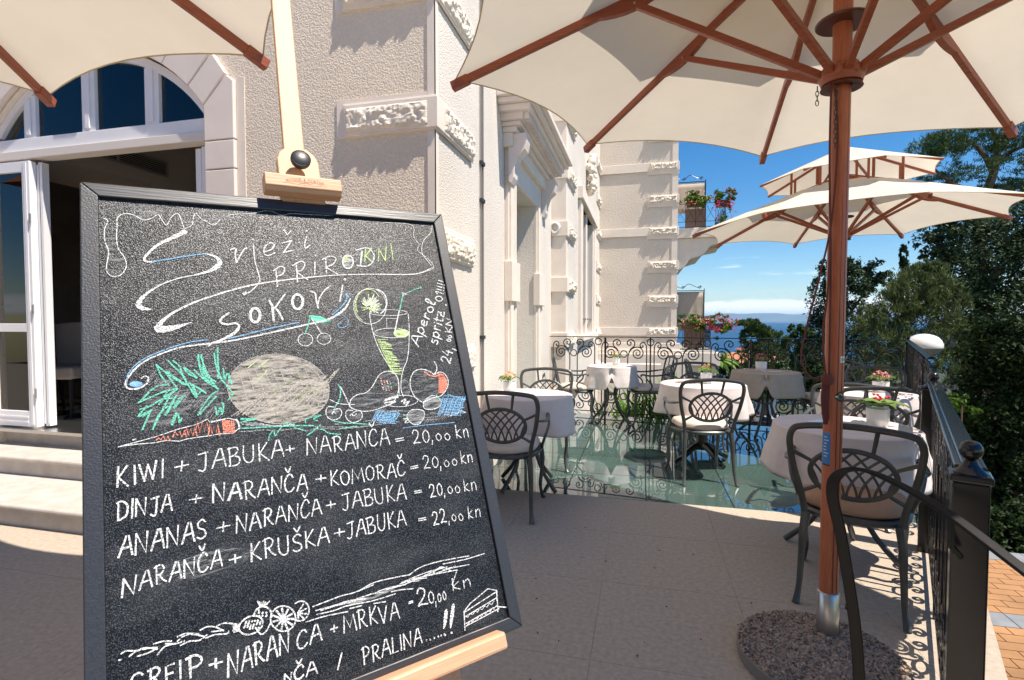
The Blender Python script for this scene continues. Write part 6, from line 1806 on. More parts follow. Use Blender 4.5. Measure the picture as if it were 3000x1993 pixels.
di|W|2|1|2716 7033 2960 7052 3170 7045 3569 7091 3928 7092
di|W|2|1|2555 7087 2810 7090 3160 7127
di|W|2|1|3344 6893 3606 6835 3933 6850 4202 6878
di|W|2|1|3778 6989 4079 6998 4325 6975 4732 6927
di|W|2|1|4202 6878 4425 6813 4791 6813 5320 6868
di|W|2|1|4051 6960 4477 6922 4880 6935
di|W|2|1|4817 6869 5233 6903 5636 6905
di|W|2|1|4258 6956 4575 6981 5052 7030
di|W|2|1|4874 6965 5291 7005
di|W|2|1|4615 6960 4773 6906 4940 7016
di|W|2|1|5052 7030 4969 7154 4915 7235
di|W|2|1|3562 7133 3752 7160
di|W|2|1|3194 7095 3377 7107
di|W|2|1|3869 7045 4034 7062 4233 7104
di|W|1.6|0|2775 6996 2968 6990
di|W|1.6|0|2889 6997 3075 6990
di|W|1.6|0|2995 6995 3181 7014
di|W|1.6|0|3097 6991 3290 7017
di|W|1.6|0|3246 7001 3403 7010
di|W|1.6|0|3316 6987 3520 6987
di|W|1.6|0|3434 6987 3635 6990
di|W|1.6|0|3534 6981 3748 7015
di|W|1.6|0|3652 6979 3874 6972
di|W|1.6|0|3823 6993 3993 6983
di|W|1.6|0|3888 6975 4111 7007
di|W|1.6|0|4011 6973 4243 6964
di|W|1.6|0|4157 6977 4361 7013
di|W|1.6|0|4259 6969 4491 7006
di|W|1.6|0|4407 6972 4626 6978
di|W|1.6|0|4545 6972 4758 6984
di|W|1.6|0|4706 6978 4895 6974
di|W|1.6|0|4792 6963 5034 6962
di|f:w2|0|0|3178 6990 3583 6992 3912 6982 3937 7034 3573 7063 3200 7054
di|f:h|0|0|755 5856 1459 5777 1963 5876 1845 6040 1200 6106 790 6118
st|S|0.6|0|2921 -208 2932 -163
st|S|0.6|0|2932 -163 2944 -210
st|S|0.6|0|2944 -210 2955 -169
st|S|0.6|0|2955 -169 2968 -220
st|S|0.6|0|2986 -176 2986 -224
st|S|0.6|0|3003 -180 3007 -229
st|S|0.6|0|3007 -229 3034 -186 3040 -235
st|S|0.6|0|3083 -234 3073 -240 3059 -231 3061 -219 3078 -213 3082 -200 3068 -191 3054 -195
st|S|0.6|0|3115 -245 3101 -232 3101 -208 3115 -197 3129 -211 3130 -235 3115 -245
st|S|0.6|0|3151 -201 3153 -249
st|S|0.6|0|3146 -244 3165 -250 3176 -241 3168 -227 3153 -224
st|S|0.6|0|3160 -226 3170 -212 3181 -204
st|S|0.6|0|3255 -210 3231 -243 3238 -253 3245 -243 3226 -219 3233 -205 3252 -224
st|S|0.6|0|3300 -204 3303 -252
st|S|0.6|0|3303 -252 3330 -202 3336 -250
st|S|0.6|0|3376 -246 3354 -246 3353 -201 3376 -199
st|S|0.6|0|3354 -225 3371 -224
st|S|0.6|0|3392 -245 3403 -195
st|S|0.6|0|3403 -195 3415 -237
st|S|0.6|0|3415 -237 3426 -192
st|S|0.6|0|3426 -192 3438 -238
st|S|0.6|0|3451 -235 3481 -230
st|S|0.6|0|3466 -233 3466 -186
st|S|0.6|0|3511 -225 3497 -216 3497 -192 3511 -177 3525 -186 3526 -210 3511 -225
st|S|0.6|0|3542 -170 3546 -217
st|S|0.6|0|3546 -217 3573 -162 3579 -208
st|S|0.5|1|2880 -135 3050 -175 3250 -190 3450 -175 3620 -135
st|S|0.5|1|2970 -135 3250 -125 3530 -135
st|S|0.5|1|3120 -165 3250 -155 3380 -165
st|S|0.5|1|3160 -145 3250 -175 3340 -145"""
# ------------------------------------------------------------------ parasols
def umbrella(x, y, R_, zt, ph, label, tilt=(0, 0), apex=None, lean=(0, 0), detail=1, base=True, foot=(0, 0), disc=(0, 0, .35), fix={}):
    a, b = W(x, y); t = empty('parasol', (a, b, 0), TH)
    tag(t, label, 'parasol', 'wooden market parasols over the terrace')
    ap = zt+.62*R_/1.71; q = .49
    def Z(r): return ap-(ap-zt)*r/R_
    def key(A):
        for k_ in RR:
            if abs((k_-A+math.pi) % (2*math.pi)-math.pi) < 1e-4: return k_
    def pt(an, r, dz=0.):
        k_ = key(an); f_ = RR[k_]/R_; r2 = r*f_; c, s = math.cos(an)*r2, math.sin(an)*r2
        return np.array([c+lean[0], s+lean[1], ap-(ap-ZZ[k_])*r/R_+dz+tilt[0]*c+tilt[1]*s])
    an = [ph+k*math.pi/4 for k in range(8)]
    RR = {an[k]: R_ for k in range(8)}
    for k, (az_, r_, z_) in fix.items(): an[k] = az_
    RR = {}
    for k in range(8): RR[an[k]] = fix[k][1] if k in fix else R_
    ZZ = {an[k]: (fix[k][2] if k in fix and fix[k][2] else zt) for k in range(8)}
    r0 = .47*R_/1.71
    def canopy(name, r0, Rr, f, sag, scal, parent=None):
        mb = MB()
        for k in range(8):
            A, B = an[k], an[(k+1) % 8]; P = []
            for i in range(9):
                row = []
                for j in range(11):
                    u = j/10; r = r0+(Rr-r0)*(i/8)
                    e0 = f(A, r); e1 = f(B, r); p = e0*(1-u)+e1*u
                    m = 4*u*(1-u); cen = f(A, 0)*.5+f(B, 0)*.5
                    sc = 1-scal*(m**1.0)*(i/8)**3; cxy = np.array([lean[0], lean[1]])
                    xy = cxy+(p[:2]-cxy)*sc; tt = np.linalg.norm(p[:2]-cxy)*(1-sc)
                    z = p[2]+tt*(ap-zt)/R_-sag*m*math.sin(math.pi*min(1, i/8*.9+.1))
                    row.append((xy[0], xy[1], z))
                P.append(row)
            mb.grid(P)
        me = mb; o = me.build(name, M_CANVAS, t, True)
        w = o.modifiers.new('weld', 'WELD'); w.merge_threshold = .0005
        # hem
        hem = []
        for k in range(8):
            A, B = an[k], an[(k+1) % 8]
            for j in range(10):
                u = j/10; p = f(A, Rr)*(1-u)+f(B, Rr)*u; m = 4*u*(1-u); cxy = np.array([lean[0], lean[1]]); xy = cxy+(p[:2]-cxy)*(1-scal*m); tt = np.linalg.norm(p[:2]-cxy)*scal*m
                hem.append((xy[0], xy[1], p[2]+tt*(ap-zt)/R_-.001))
        MB().tube(hem, .0035, 4, closed=True).build('hem', mat('canvas_hem', (.55, .46, .30), .9), o)
        return o
    canopy('canopy', r0, R_, lambda A, r: pt(A, r), .012, .06)
    capR, capz, capa = .95*R_/1.71, Z(.95*R_/1.71)+.26, ap+.30
    def cf(A, r): c, s = math.cos(A)*r, math.sin(A)*r; return np.array([c+lean[0], s+lean[1], capa-(capa-capz)*r/capR+tilt[0]*c+tilt[1]*s])
    canopy('vent_cap', .03, capR, cf, .004, .03)
    hub = np.array([lean[0]*.76, lean[1]*.76, zt-.135])
    for k in range(8):
        A = an[k]; d = np.array([math.cos(A), math.sin(A), 0])
        rb = MB().bar(pt(A, .05, -.026), pt(A, R_-.01, -.026), .026, .036).build('rib', M_UWOOD, t, bevel=.003)
        MB().bar(pt(A, R_-.07, -.028), pt(A, R_+.018, -.030), .037, .045).build('rib_end_cap', M_UWOOD, rb, bevel=.004)
        # bracket, thick crescent at the joint
        sd = np.array([-math.sin(A), math.cos(A), 0])
        j0 = pt(A, R_*q-.12, -.036); prof = []
        for i in range(9):
            u = i/8; prof.append(pt(A, R_*q-.17+.34*u, -.040-.036*math.sin(math.pi*u)))
        prof += [pt(A, R_*q+.17-.34*i/4, -.030) for i in range(5)]
        MB().prism([p-sd*.015 for p in prof], sd*.030).build('bracket', M_UWOOD, rb, bevel=.002)
        MB().tube([pt(A, R_*q, -.055)-sd*.02, pt(A, R_*q, -.055)+sd*.02], .006, 8).build('bolt', M_STEEL, rb)
        MB().bar(hub+d*.055+np.array([0, 0, .01]), pt(A, R_*q, -.052), .026, .030).build('strut', M_UWOOD, t, bevel=.003)
        cr = MB().bar(cf(A, .05)-np.array([0, 0, .02]), cf(A, capR-.005)-np.array([0, 0, .018]), .020, .024).build('cap_rib', M_UWOOD, t)
        for rr_ in (.32, .62):
            r = rr_*capR; MB().bar(pt(A, r, .0), cf(A, r)-np.array([0, 0, .02]), .018, .022, up=tuple(d)).build('spacer', M_UWOOD, cr)
    top = np.array([lean[0], lean[1], ap+.27])
    ft_ = np.array([foot[0], foot[1], .23]); dr_ = (hub-ft_); MB().tube([tuple(ft_), tuple(ft_+dr_*.5), tuple(hub), tuple(top)], .0355, 24).build('pole', M_UWOOD_P, t, True)
    # hub carved like a flower
    h = MB().lathe([(.04, -.03), (.075, -.022), (.082, 0), (.078, .03), (.05, .055), (.037, .06)], 16, tuple(hub)).build('hub', M_UWOOD, t, True)
    for k in range(8):
        A = an[k]+math.pi/8
        MB().sphere((hub[0]+.062*math.cos(A), hub[1]+.062*math.sin(A), hub[2]+.018), .026, 10, 8, 1.3).build('hub_lobe', M_UWOOD, h, True)
    MB().lathe([(.04, 0), (.098, .002), (.102, .008), (.098, .014), (.04, .016)], 28, (hub[0]*1.06, hub[1]*1.06, hub[2]+.22)).build('collar_disc', mat('brown_plastic', (.10, .03, .018), .35), t, True)
    MB().lathe([(.04, -.02), (.055, -.03), (.078, -.028), (.072, -.018)], 20, tuple(hub-np.array([0, 0, .01]))).build('hub_plate', mat('brown_plastic', (.10, .03, .018), .35), t, True)
    MB().bar((0, 0, .36), (0, 0, .37), .01, .01)
    # two grooves down the pole on the camera side
    for ang in (-100, -72):
        A = R(ang); c, s = math.cos(A)*.0352, math.sin(A)*.0352
        MB().bar((c+foot[0], s+foot[1], .25), (c+hub[0], s+hub[1], hub[2]-.03), .0035, .0016).build('groove', M_ROPE, t)
    if base:
        MB().lathe([(.0405, .07), (.041, .24), (.037, .245)], 28, (foot[0], foot[1], 0)).build('sleeve', M_STEEL, t, True)
        MB().lathe([(.001, .0), (disc[2]-.01, .0), (disc[2], .006), (disc[2], .046), (disc[2]-.006, .050), (disc[2]*.5, .072), (.02, .082)], 56, (disc[0], disc[1], 0)).build('base_disc', mat('base_concrete', (.24, .21, .18), .9, bump=.4, bscale=150, bdist=.004), t, True)
        # bound gravel on top
        rr = random.Random(3); mb = MB(); nst = 5200 if detail else 300
        for i in range(nst):
            rad = (disc[2]-.006)*math.sqrt(rr.random()); aa = rr.uniform(0, 6.283)
            z0 = .081-.031*(rad/disc[2])**1.5
            s = rr.uniform(.0045, .0085); c_ = (disc[0]+rad*math.cos(aa), disc[1]+rad*math.sin(aa), z0)
            v = []
            for (dx, dy, dz) in ((1, 0, 0), (0, 1, 0), (-1, 0, 0), (0, -1, 0), (0, 0, .8)):
                v.append((c_[0]+s*(dx+rr.uniform(-.4, .4)), c_[1]+s*(dy+rr.uniform(-.4, .4)), c_[2]+s*(dz+rr.uniform(-.2, .3))))
            mb.add(v, [(0, 1, 4), (1, 2, 4), (2, 3, 4), (3, 0, 4)])
        gm = mat('bound_gravel', (.36, .24, .15), .6, island=.8, col2=(.20, .18, .17), vscale=60); tag(mb.build('gravel', gm, t), kind='stuff')
        MB().tube([(.04+foot[0], foot[1], .18), (.085+foot[0], -.01+foot[1], .18)], .006, 8).build('screw', M_STEEL, t)
        MB().lathe([(.008, 0), (.022, .004), (.024, .012), (.016, .02), (.004, .022)], 14).build('screw_knob', M_BLACK, t, True).location = (.085+foot[0], -.01+foot[1], .17)
    return t, hub, an, pt
u1, hub1, an1, pt1 = umbrella(1.36, 2.185, 1.705, 2.484, 2.869, 'nearest cream parasol whose red wood pole stands in a round gravel base', (-.031, .048), lean=(.0, .0), foot=(-.06, -.085), disc=(-.15, -.185, .30), fix={5: (R(26.7)+2*math.pi, 1.523, 2.415)})
umbrella(3.86, 6.10, 1.66, 2.47, 2.952, 'farther cream parasol seen whole behind the pole, with its raised vent cap', (.03, .006), detail=0)
umbrella(-2.15, .94, 1.71, 2.48, R(95.4), 'cream parasol at the top left corner above the arched door', detail=0, fix={7: (R(95.4+315), 1.71, 0), 6: (R(95.4+274), 2.05, 0)})  # one rib tip, out of view, stretched so the shadow covers more floor
# marks and cords on the near pole
def px_(z): f_ = (z-.23)/(hub1[2]-.23); return (-.06*(1-f_)+hub1[0]*f_, -.085*(1-f_)+hub1[1]*f_)
def on_pole(name, z0, z1, a0, a1, m, r=.0362, label=None):
    P = [[(r*math.cos(R(a))+px_(z)[0], r*math.sin(R(a))+px_(z)[1], z) for z in (z0, z1)] for a in np.linspace(a0, a1, 9)]
    return MB().grid(P).build(name, m, u1, True)
on_pole('blue_label', .768, .895, -192, -132, mat('label_blue', (.02, .16, .42), .4))
on_pole('label_edge', .762, .7675, -192, -132, M_BLACK)
for k in range(7): on_pole('label_text', .876-k*.013, .8795-k*.013, -180+rnd.uniform(0, 6), -150+rnd.uniform(-10, 8), mat('label_print', (.5, .6, .7), .5), .0365)
on_pole('barcode_label', 1.183, 1.208, -86, -46, M_CER)
for k in range(9): on_pole('barcode_bar', 1.188, 1.203, -82+k*3.7, -80.4+k*3.7-(k % 2)*.7, M_BLACK, .0366)
tagp = MB(); P = []
for i in range(17):
    u = i/16; hh = .023*math.sin(math.pi*min(1, .5*u*1.25+.06))**.7; a = -114+u*70
    P.append([(.0364*math.cos(R(a))+px_(1.045)[0], .0364*math.sin(R(a))+px_(1.045)[1], 1.045-hh), (.0364*math.cos(R(a))+px_(1.045)[0], .0364*math.sin(R(a))+px_(1.045)[1], 1.045+hh)])
MB().grid(P).build('maker_plate', M_BLACK, u1, True)
def dot(a, z, r, m, name='maker_mark'):
    c = np.array([.037*math.cos(R(a))+px_(z)[0], .037*math.sin(R(a))+px_(z)[1], z]); n_ = np.array([math.cos(R(a)), math.sin(R(a)), 0]); s = np.array([-n_[1], n_[0], 0])
    pts = [c+s*r*math.cos(t)+np.array([0, 0, 1])*r*math.sin(t) for t in np.linspace(0, 2*math.pi, 15)[:-1]]
    MB().prism(pts, n_*.0006).build(name, m, u1)
dot(-105, 1.045, .0045, M_STEEL, 'rivet')
for k, (col, a0) in enumerate((('mark_yellow', 20), ('mark_green', 140), ('mark_blue', 250))):
    m_ = mat(col, ((.8, .6, .05), (.1, .4, .2), (.05, .15, .5))[k], .5); a = -82
    n_ = np.array([math.cos(R(a)), math.sin(R(a)), 0]); s = np.array([-n_[1], n_[0], 0]); c = n_*.0372+np.array([*px_(1.045), 1.045])
    MB().tube([c+s*.009*math.cos(R(a0+q*14))+np.array([0, 0, .011*math.sin(R(a0+q*14))]) for q in range(8)], .0016, 5).build('maker_mark', m_, u1)
# cord with its slack loop and the chains
hx, hy, hz = hub1
cords = [([(-.06, -.03, hz-.03), (-.062, -.035, 2.0), (-.05, -.04, 1.6), (-.045, -.04, 1.2), (-.045, -.04, 1.02)], .0045), ([(-.05, -.035, hz-.03), (-.035, -.04, 2.1), (-.05, -.04, 1.76), (-.095, -.03, 1.5), (-.135, -.02, 1.3), (-.148, -.02, 1.2), (-.115, -.02, 1.13), (-.055, -.035, 1.105)], .0042), ([(-.055, -.04, 1.75), (-.06, -.045, 1.5), (-.075, -.045, 1.33), (-.072, -.045, 1.22), (-.055, -.042, 1.1)], .0045)]
cords = [([(x+px_(z)[0], y+px_(z)[1], z) for x, y, z in p], r_) for p, r_ in cords]
for k, (p, r_) in enumerate(cords): MB().tube(crom(p, 8), r_, 6).build('cord', M_ROPE, u1, True)
for k in range(7): MB().tube(crom([(x+px_(z)[0], y+px_(z)[1], z) for x, y, z in [(-.045-.004*k, -.045, 1.13), (-.052-.004*k, -.048, 1.04), (-.045-.003*k, -.042, .955-.01*(k % 3))]], 4), .005, 5).build('cord_bundle', M_ROPE, u1, True)
MB().lathe([(.018, 0), (.024, .02), (.018, .04)], 10, (-.055+px_(1.1)[0], -.045+px_(1.1)[1], 1.095)).build('cord_knot', M_ROPE, u1, True)
def chain(x, y, z, n):
    mb = MB()
    for k in range(n):
        c = (x, y, z-.019*k); pts = []
        for a in np.linspace(0, 2*math.pi, 11)[:-1]:
            p = (.0065*math.cos(a), .012*math.sin(a)); pts.append((c[0]+(p[0] if k % 2 else p[0]*.4), c[1]+(0 if k % 2 else p[0]*.9), c[2]+p[1]))
        mb.tube(pts, .0017, 4, closed=True)
    mb.build('chain', M_DARKSTEEL, u1)
chain(-.105, -.01, hz-.045, 4); chain(-.052, -.05, hz-.06, 13)

# ------------------------------------------------------------------ easel and chalkboard
TLp = Vector((-.84084, .62289, 1.5652)); Hh = Vector((.68684, .72624, .0286)); Vv = Vector((-.26796, .21645, .9388)); Nn = Vector((.67561, -.65247, .34327))
Hh.normalize(); Nn = Hh.cross(Vv).normalized(); Vv = Nn.cross(Hh).normalized()
BM = Matrix(((Hh.x, Vv.x, Nn.x, TLp.x), (Hh.y, Vv.y, Nn.y, TLp.y), (Hh.z, Vv.z, Nn.z, TLp.z), (0, 0, 0, 1)))
BW, BH = .6085, .8265
cb = empty('chalkboard'); cb.matrix_world = BM; tag(cb, 'black framed chalkboard menu with chalk drawings of fruit, standing on the wooden easel', 'chalkboard')
fw, fz0, fz1 = .0225, -.016, .0
def mit(name, p, m):
    return MB().prism([(x, y, fz0) for x, y in p], (0, 0, fz1-fz0)).build(name, m, cb, bevel=.0018)
mit('frame_bar', [(0, 0), (fw, -fw), (BW-fw, -fw), (BW, 0)][::-1], M_FRAMEB2); mit('frame_bar', [(0, -BH), (fw, -BH+fw), (BW-fw, -BH+fw), (BW, -BH)], M_FRAMEB2)
mit('frame_bar', [(0, -.0003), (fw-.0003, -fw), (fw-.0003, -BH+fw), (0, -BH+.0003)], M_FRAMEB); mit('frame_bar', [(BW, -.0003), (BW-fw+.0003, -fw), (BW-fw+.0003, -BH+fw), (BW, -BH+.0003)][::-1], M_FRAMEB)
# speckled slate
mS = bpy.data.materials.new('slate'); mS.use_nodes = True; N = mS.node_tree.nodes; L = mS.node_tree.links; p = N['Principled BSDF']
tc_ = NN(mS, 'ShaderNodeTexCoord'); n1 = NN(mS, 'ShaderNodeTexNoise'); n1.inputs['Scale'].default_value = 620; n1.inputs['Detail'].default_value = 2; L.new(tc_.outputs['Object'], n1.inputs[0])
r1 = NN(mS, 'ShaderNodeMapRange'); r1.inputs[1].default_value = .56; r1.inputs[2].default_value = .70; L.new(n1.outputs[0], r1.inputs[0])
n2 = NN(mS, 'ShaderNodeTexNoise'); n2.inputs['Scale'].default_value = 7; n2.inputs['Detail'].default_value = 6; mpS = NN(mS, 'ShaderNodeMapping'); mpS.inputs['Scale'].default_value = (1, 2.2, 1); mpS.inputs['Rotation'].default_value = (0, 0, .3); L.new(tc_.outputs['Object'], mpS.inputs[0]); L.new(mpS.outputs[0], n2.inputs[0])
r2 = NN(mS, 'ShaderNodeMapRange'); r2.inputs[1].default_value = .45; r2.inputs[2].default_value = .8; r2.inputs[3].default_value = 0; r2.inputs[4].default_value = .03; L.new(n2.outputs[0], r2.inputs[0])
mx1 = NN(mS, 'ShaderNodeMixRGB'); mx1.inputs[1].default_value = (.006, .0065, .008, 1); mx1.inputs[2].default_value = (.05, .053, .060, 1); L.new(r1.outputs[0], mx1.inputs[0])
ad = NN(mS, 'ShaderNodeMixRGB', blend_type='ADD'); ad.inputs[0].default_value = 1; L.new(mx1.outputs[0], ad.inputs[1]); cbb = NN(mS, 'ShaderNodeCombineColor')
for i in range(3): L.new(r2.outputs[0], cbb.inputs[i])
L.new(cbb.outputs[0], ad.inputs[2]); L.new(ad.outputs[0], p.inputs['Base Color'])
p.inputs['Roughness'].default_value = .36; sm_ = NN(mS, 'ShaderNodeMapRange'); sm_.inputs[1].default_value = .50; sm_.inputs[2].default_value = .60; sm_.inputs[3].default_value = .22; sm_.inputs[4].default_value = 1.0; L.new(n1.outputs[0], sm_.inputs[0]); L.new(sm_.outputs[0], p.inputs['Specular IOR Level'])
b_ = NN(mS, 'ShaderNodeBump'); b_.inputs['Strength'].default_value = .55; b_.inputs['Distance'].default_value = .0012; L.new(n1.outputs[0], b_.inputs['Height']); L.new(b_.outputs[0], p.inputs['Normal'])
MB().box(fw-.006, BW-fw+.006, -BH+fw-.006, -fw+.006, -.012, -.006).build('slate_panel', mS, cb)
CK = {'W': (.80, .80, .80), 'w': (.42, .43, .44), 'B': (.24, .47, .72), 'T': (.18, .60, .45), 'G': (.55, .70, .33), 'L': (.30, .38, .14), 'R': (.86, .30, .21), 'P': (.50, .46, .41), 'h': (.30, .32, .33), 'S': (.24, .09, .035)}
def chalk(code):
    nm = 'chalk_'+code.replace(':', '_')
    if nm in MATS: return MATS[nm]
    fill = code.startswith('f:'); c = CK[code[2] if fill else code[0]]
    dens = {'f:W': .5, 'f:w': .42, 'f:w2': .6, 'f:h': .40, 'f:P': .62, 'f:T': .9, 'f:B': .85, 'f:R': .75, 'f:G2': .85}.get(code, .76 if code in 'WBTGR' else .66)
    if code == 'S': return mat(nm, c, .8)
    if code == 'f:h': c = (.45, .46, .47)
    m = bpy.data.materials.new(nm); m.use_nodes = True; MATS[nm] = m; N = m.node_tree.nodes; L = m.node_tree.links; p = N['Principled BSDF']
    p.inputs['Base Color'].default_value = (*c, 1); p.inputs['Roughness'].default_value = .95; p.inputs['Specular IOR Level'].default_value = .1
    t_ = NN(m, 'ShaderNodeTexCoord'); mp_ = NN(m, 'ShaderNodeMapping'); L.new(t_.outputs['Object'], mp_.inputs[0])
    if fill: mp_.inputs['Rotation'].default_value = (0, 0, -.55); mp_.inputs['Scale'].default_value = (1, 5, 1)
    nz_ = NN(m, 'ShaderNodeTexNoise'); nz_.inputs['Scale'].default_value = 38 if fill else 420; nz_.inputs['Detail'].default_value = 7 if fill else 2; nz_.inputs['Roughness'].default_value = .75; L.new(mp_.outputs[0], nz_.inputs[0])
    mr_ = NN(m, 'ShaderNodeMapRange'); lo_ = .66-.42*dens; mr_.inputs[1].default_value = lo_; mr_.inputs[2].default_value = lo_+.22; mr_.inputs[4].default_value = min(1, dens+.25) if fill else 1
    L.new(nz_.outputs[0], mr_.inputs[0]); L.new(mr_.outputs[0], p.inputs['Alpha']); return m
GN = {'ti': 'chalk_title', 'ch': 'chalk_cherries', 'gl': 'chalk_glass', 'fr': 'chalk_fruits', 'pi': 'chalk_pineapple', 'le': 'chalk_lettering', 'l1': 'chalk_line', 'l2': 'chalk_line', 'l3': 'chalk_line', 'l4': 'chalk_line', 'l5': 'chalk_line', 'l6': 'chalk_line', 'di': 'chalk_divider', 'st': 'maker_stamp'}
groups = {}
for k, ln in enumerate(STROKES.strip().split('\n')):
    g_, col, w, sm, pp = ln.split('|'); groups.setdefault((g_, col), []).append((k, [float(x)/1000 for x in w.split()], int(sm), [int(x)/1e4 for x in pp.split()]))
parents = {}
def ribbons(items, base, z0):
    for k, w, sm, c in items:
        pts = [(c[i], -c[i+1]) for i in range(0, len(c), 2)]; z = z0+k*6e-7
        m0 = len(pts)
        if sm and m0 > 2:
            P = crom([(x, y, 0) for x, y in pts], 5); P = [(q[0], q[1]) for q in P]
        else: P = pts
        n = len(P)
        ws = [w[0]]*n if len(w) == 1 else [float(np.interp(i/(n-1)*(len(w)-1), range(len(w)), w)) for i in range(n)]
        v = []; f = []
        for i in range(n):
            a = np.array(P[max(i-1, 0)]); b = np.array(P[min(i+1, n-1)]); d = b-a; l = np.linalg.norm(d)
            d = d/l if l > 1e-9 else np.array([1., 0]); nn = np.array([-d[1], d[0]]); h = ws[i]*.40*(1+.16*math.sin(k*7.1+i*2.3))
            q = np.array(P[i])
            if i == 0: q = q-d*h*.6
            if i == n-1: q = q+d*h*.6
            v += [(*(q+nn*h), z), (*(q-nn*h), z)]
        for i in range(n-1): f.append((2*i, 2*i+1, 2*i+3, 2*i+2))
        base.add(v, f)
for (g_, col), items in groups.items():
    if g_ == 'st': continue
    if g_ not in parents:
        e = bpy.data.objects.new(GN[g_], None); COL.objects.link(e); e.parent = cb; parents[g_] = e
    mb = MB()
    if col.startswith('f:'):
        for k, w, sm, c in items:
            pts = [(c[i], -c[i+1]) for i in range(0, len(c), 2)]
            if sm: pts = [tuple(q[:2]) for q in crom([(x, y, 0) for x, y in pts], 3)]
            if abs(pts[0][0]-pts[-1][0])+abs(pts[0][1]-pts[-1][1]) < 1e-3: pts = pts[:-1]
            z = -.0056+k*4e-7; mb.add([(x, y, z) for x, y in pts], [tuple(range(len(pts)))])
        nm = 'chalk_fill'
    else: ribbons(items, mb, -.0050); nm = 'chalk_strokes'
    tag(mb.build(nm, chalk(col), parents[g_]), kind='stuff')
# the easel, same tilted frame
es = empty('easel'); es.matrix_world = BM; tag(es, 'pale beech wood easel with a black knob holding up the chalkboard', 'easel')
MB().add([(.3015-.028, -.95, -.034), (.3395-.028, -.95, -.034), (.3395-.028, -.95, -.020), (.3015-.028, -.95, -.020), (.3235, .72, -.034), (.3615, .72, -.034), (.3615, .72, -.020), (.3235, .72, -.020)], [(0,3,2,1),(4,5,6,7),(0,1,5,4),(1,2,6,5),(2,3,7,6),(3,0,4,7)]).build('mast', M_EWOOD, es, bevel=.002)
pl = [(.288, .01), (.288, .095), (.293, .110), (.306, .1235), (.344, .1235), (.358, .110), (.363, .095), (.363, .01)]
MB().prism([(x, y-.006, -.0195) for x, y in pl][::-1], (0, 0, .018)).build('clamp_plate', M_EWOOD, es, bevel=.002)
cbk = MB().prism([(.2575, y, z) for y, z in ((.008, .034), (.030, .036), (.034, .031), (.036, .000), (.0065, .000), (.0065, .006), (.001, .006), (.001, .026), (.0065, .030))], (.133, 0, 0)).build('clamp_bar', M_EWOOD2, es, bevel=.0015)
MB().box(.289, .364, -.0035, .0055, -.004, .0055).build('clamp_tongue', M_EWOOD, es)
mb = MB(); ribbons([i for (g_, c_), it in groups.items() if g_ == 'st' for i in it], mb, 0)
# stamp drawn on the slightly sloping front face of the bar
mb.v = [(x, y, .0342+.0020*(y-.008)/.022+.0002) for x, y, z in mb.v]; mb.build('maker_stamp', chalk('S'), cbk)
MB().tube([(.3245, .0745, -.002), (.3245, .0745, .022)], .005, 10).build('knob_stem', M_STEEL, es)
kb = MB().lathe([(.010, .012), (.0165, .016), (.0178, .020), (.0178, .027), (.0168, .0285), (.0160, .0280), (.012, .0295), (.001, .0305)], 32).build('knob', M_BLACK, es, True); kb.location = (.3245, .0745, 0)
MB().box(.03, .5585, -BH-.0145, -BH+.0105, -.03, -.0005).build('tray', M_EWOOD2, es, bevel=.003)
MB().box(.03, .5585, -BH-.0145, -BH+.0125, .0000, .030).build('tray_lip', M_EWOOD2, es, bevel=.005)
for x in (.085, .432): MB().box(x, x+.06, -1.66, -BH-.015, -.055, -.032).build('leg', M_EWOOD, es, bevel=.002)
MB().box(.085, .492, -1.25, -1.19, -.031, -.014).build('cross_bar', M_EWOOD2, es, bevel=.002)
# rear strut goes back and down to the floor
inv = BM.inverted(); topp = BM @ Vector((.30, -.12, -.06)); ft = Vector((topp.x-.34, topp.y+.56, .0))
A_ = inv @ topp; B_ = inv @ ft
MB().bar(tuple(A_), tuple(B_), .04, .02, up=(0, 0, 1)).build('leg', M_EWOOD, es)

# ------------------------------------------------------------------ garden, town, sea and coast
def at(px, py, D):                    # point at depth D (m) seen in the 2360-wide layout of the photograph
    u, v = (px-1180)/1200, -(py-784)/1200
    pt_ = math.atan(43/1200); cp, sp = math.cos(pt_), math.sin(pt_)
    r = (u, cp+v*sp, -sp+v*cp); k = D/r[1]; x, y = W(r[0]*k, D); return Vector((x, y, CH+r[2]*k))
def gz(x, y):                         # ground height at camera-plan (x, y)
    D = math.hypot(x, y)
    z = float(np.interp(D, [0, 7, 12, 30, 60, 120, 240, 300], [-3.2, -3.4, -4.5, -7.2, -9.4, -13, -17.4, -21]))
    z += 2.2*max(0, min(1, (x/max(y, 1)-.62)/.35))*min(1, D/14)
    return z+.25*noise.noise(Vector((x*.15, y*.15, 0)))
P = []
for y in list(np.linspace(-8, 14, 12))+list(np.linspace(16, 60, 23))+list(np.linspace(66, 300, 24)):
    row = []
    for i in range(70):
        x = -60+(i/69)**1.0*(200 if y < 60 else 420)-(0 if y < 60 else 60)
        a, b = W(x, y); row.append((a, b, gz(x, y)))
    P.append(row)
M_GROUND = mat('garden_ground', (.05, .06, .025), .95, col2=(.025, .035, .012), vscale=.8, pos=True)
ter = MB().grid(P).build('hillside', M_GROUND, None, True); tag(ter, kind='structure')
msea = mat('sea', (.002, .038, .10), .32, col2=(.003, .055, .14), vscale=.02, stretch=(.5, 2.2, 1), pos=True, spec=.2)
N = msea.node_tree.nodes; L = msea.node_tree.links
g_ = NN(msea, 'ShaderNodeNewGeometry'); mm = NN(msea, 'ShaderNodeMapping'); mm.inputs['Scale'].default_value = (.05, .22, .1); n_ = NN(msea, 'ShaderNodeTexNoise'); n_.inputs['Scale'].default_value = 2.2; n_.inputs['Detail'].default_value = 8
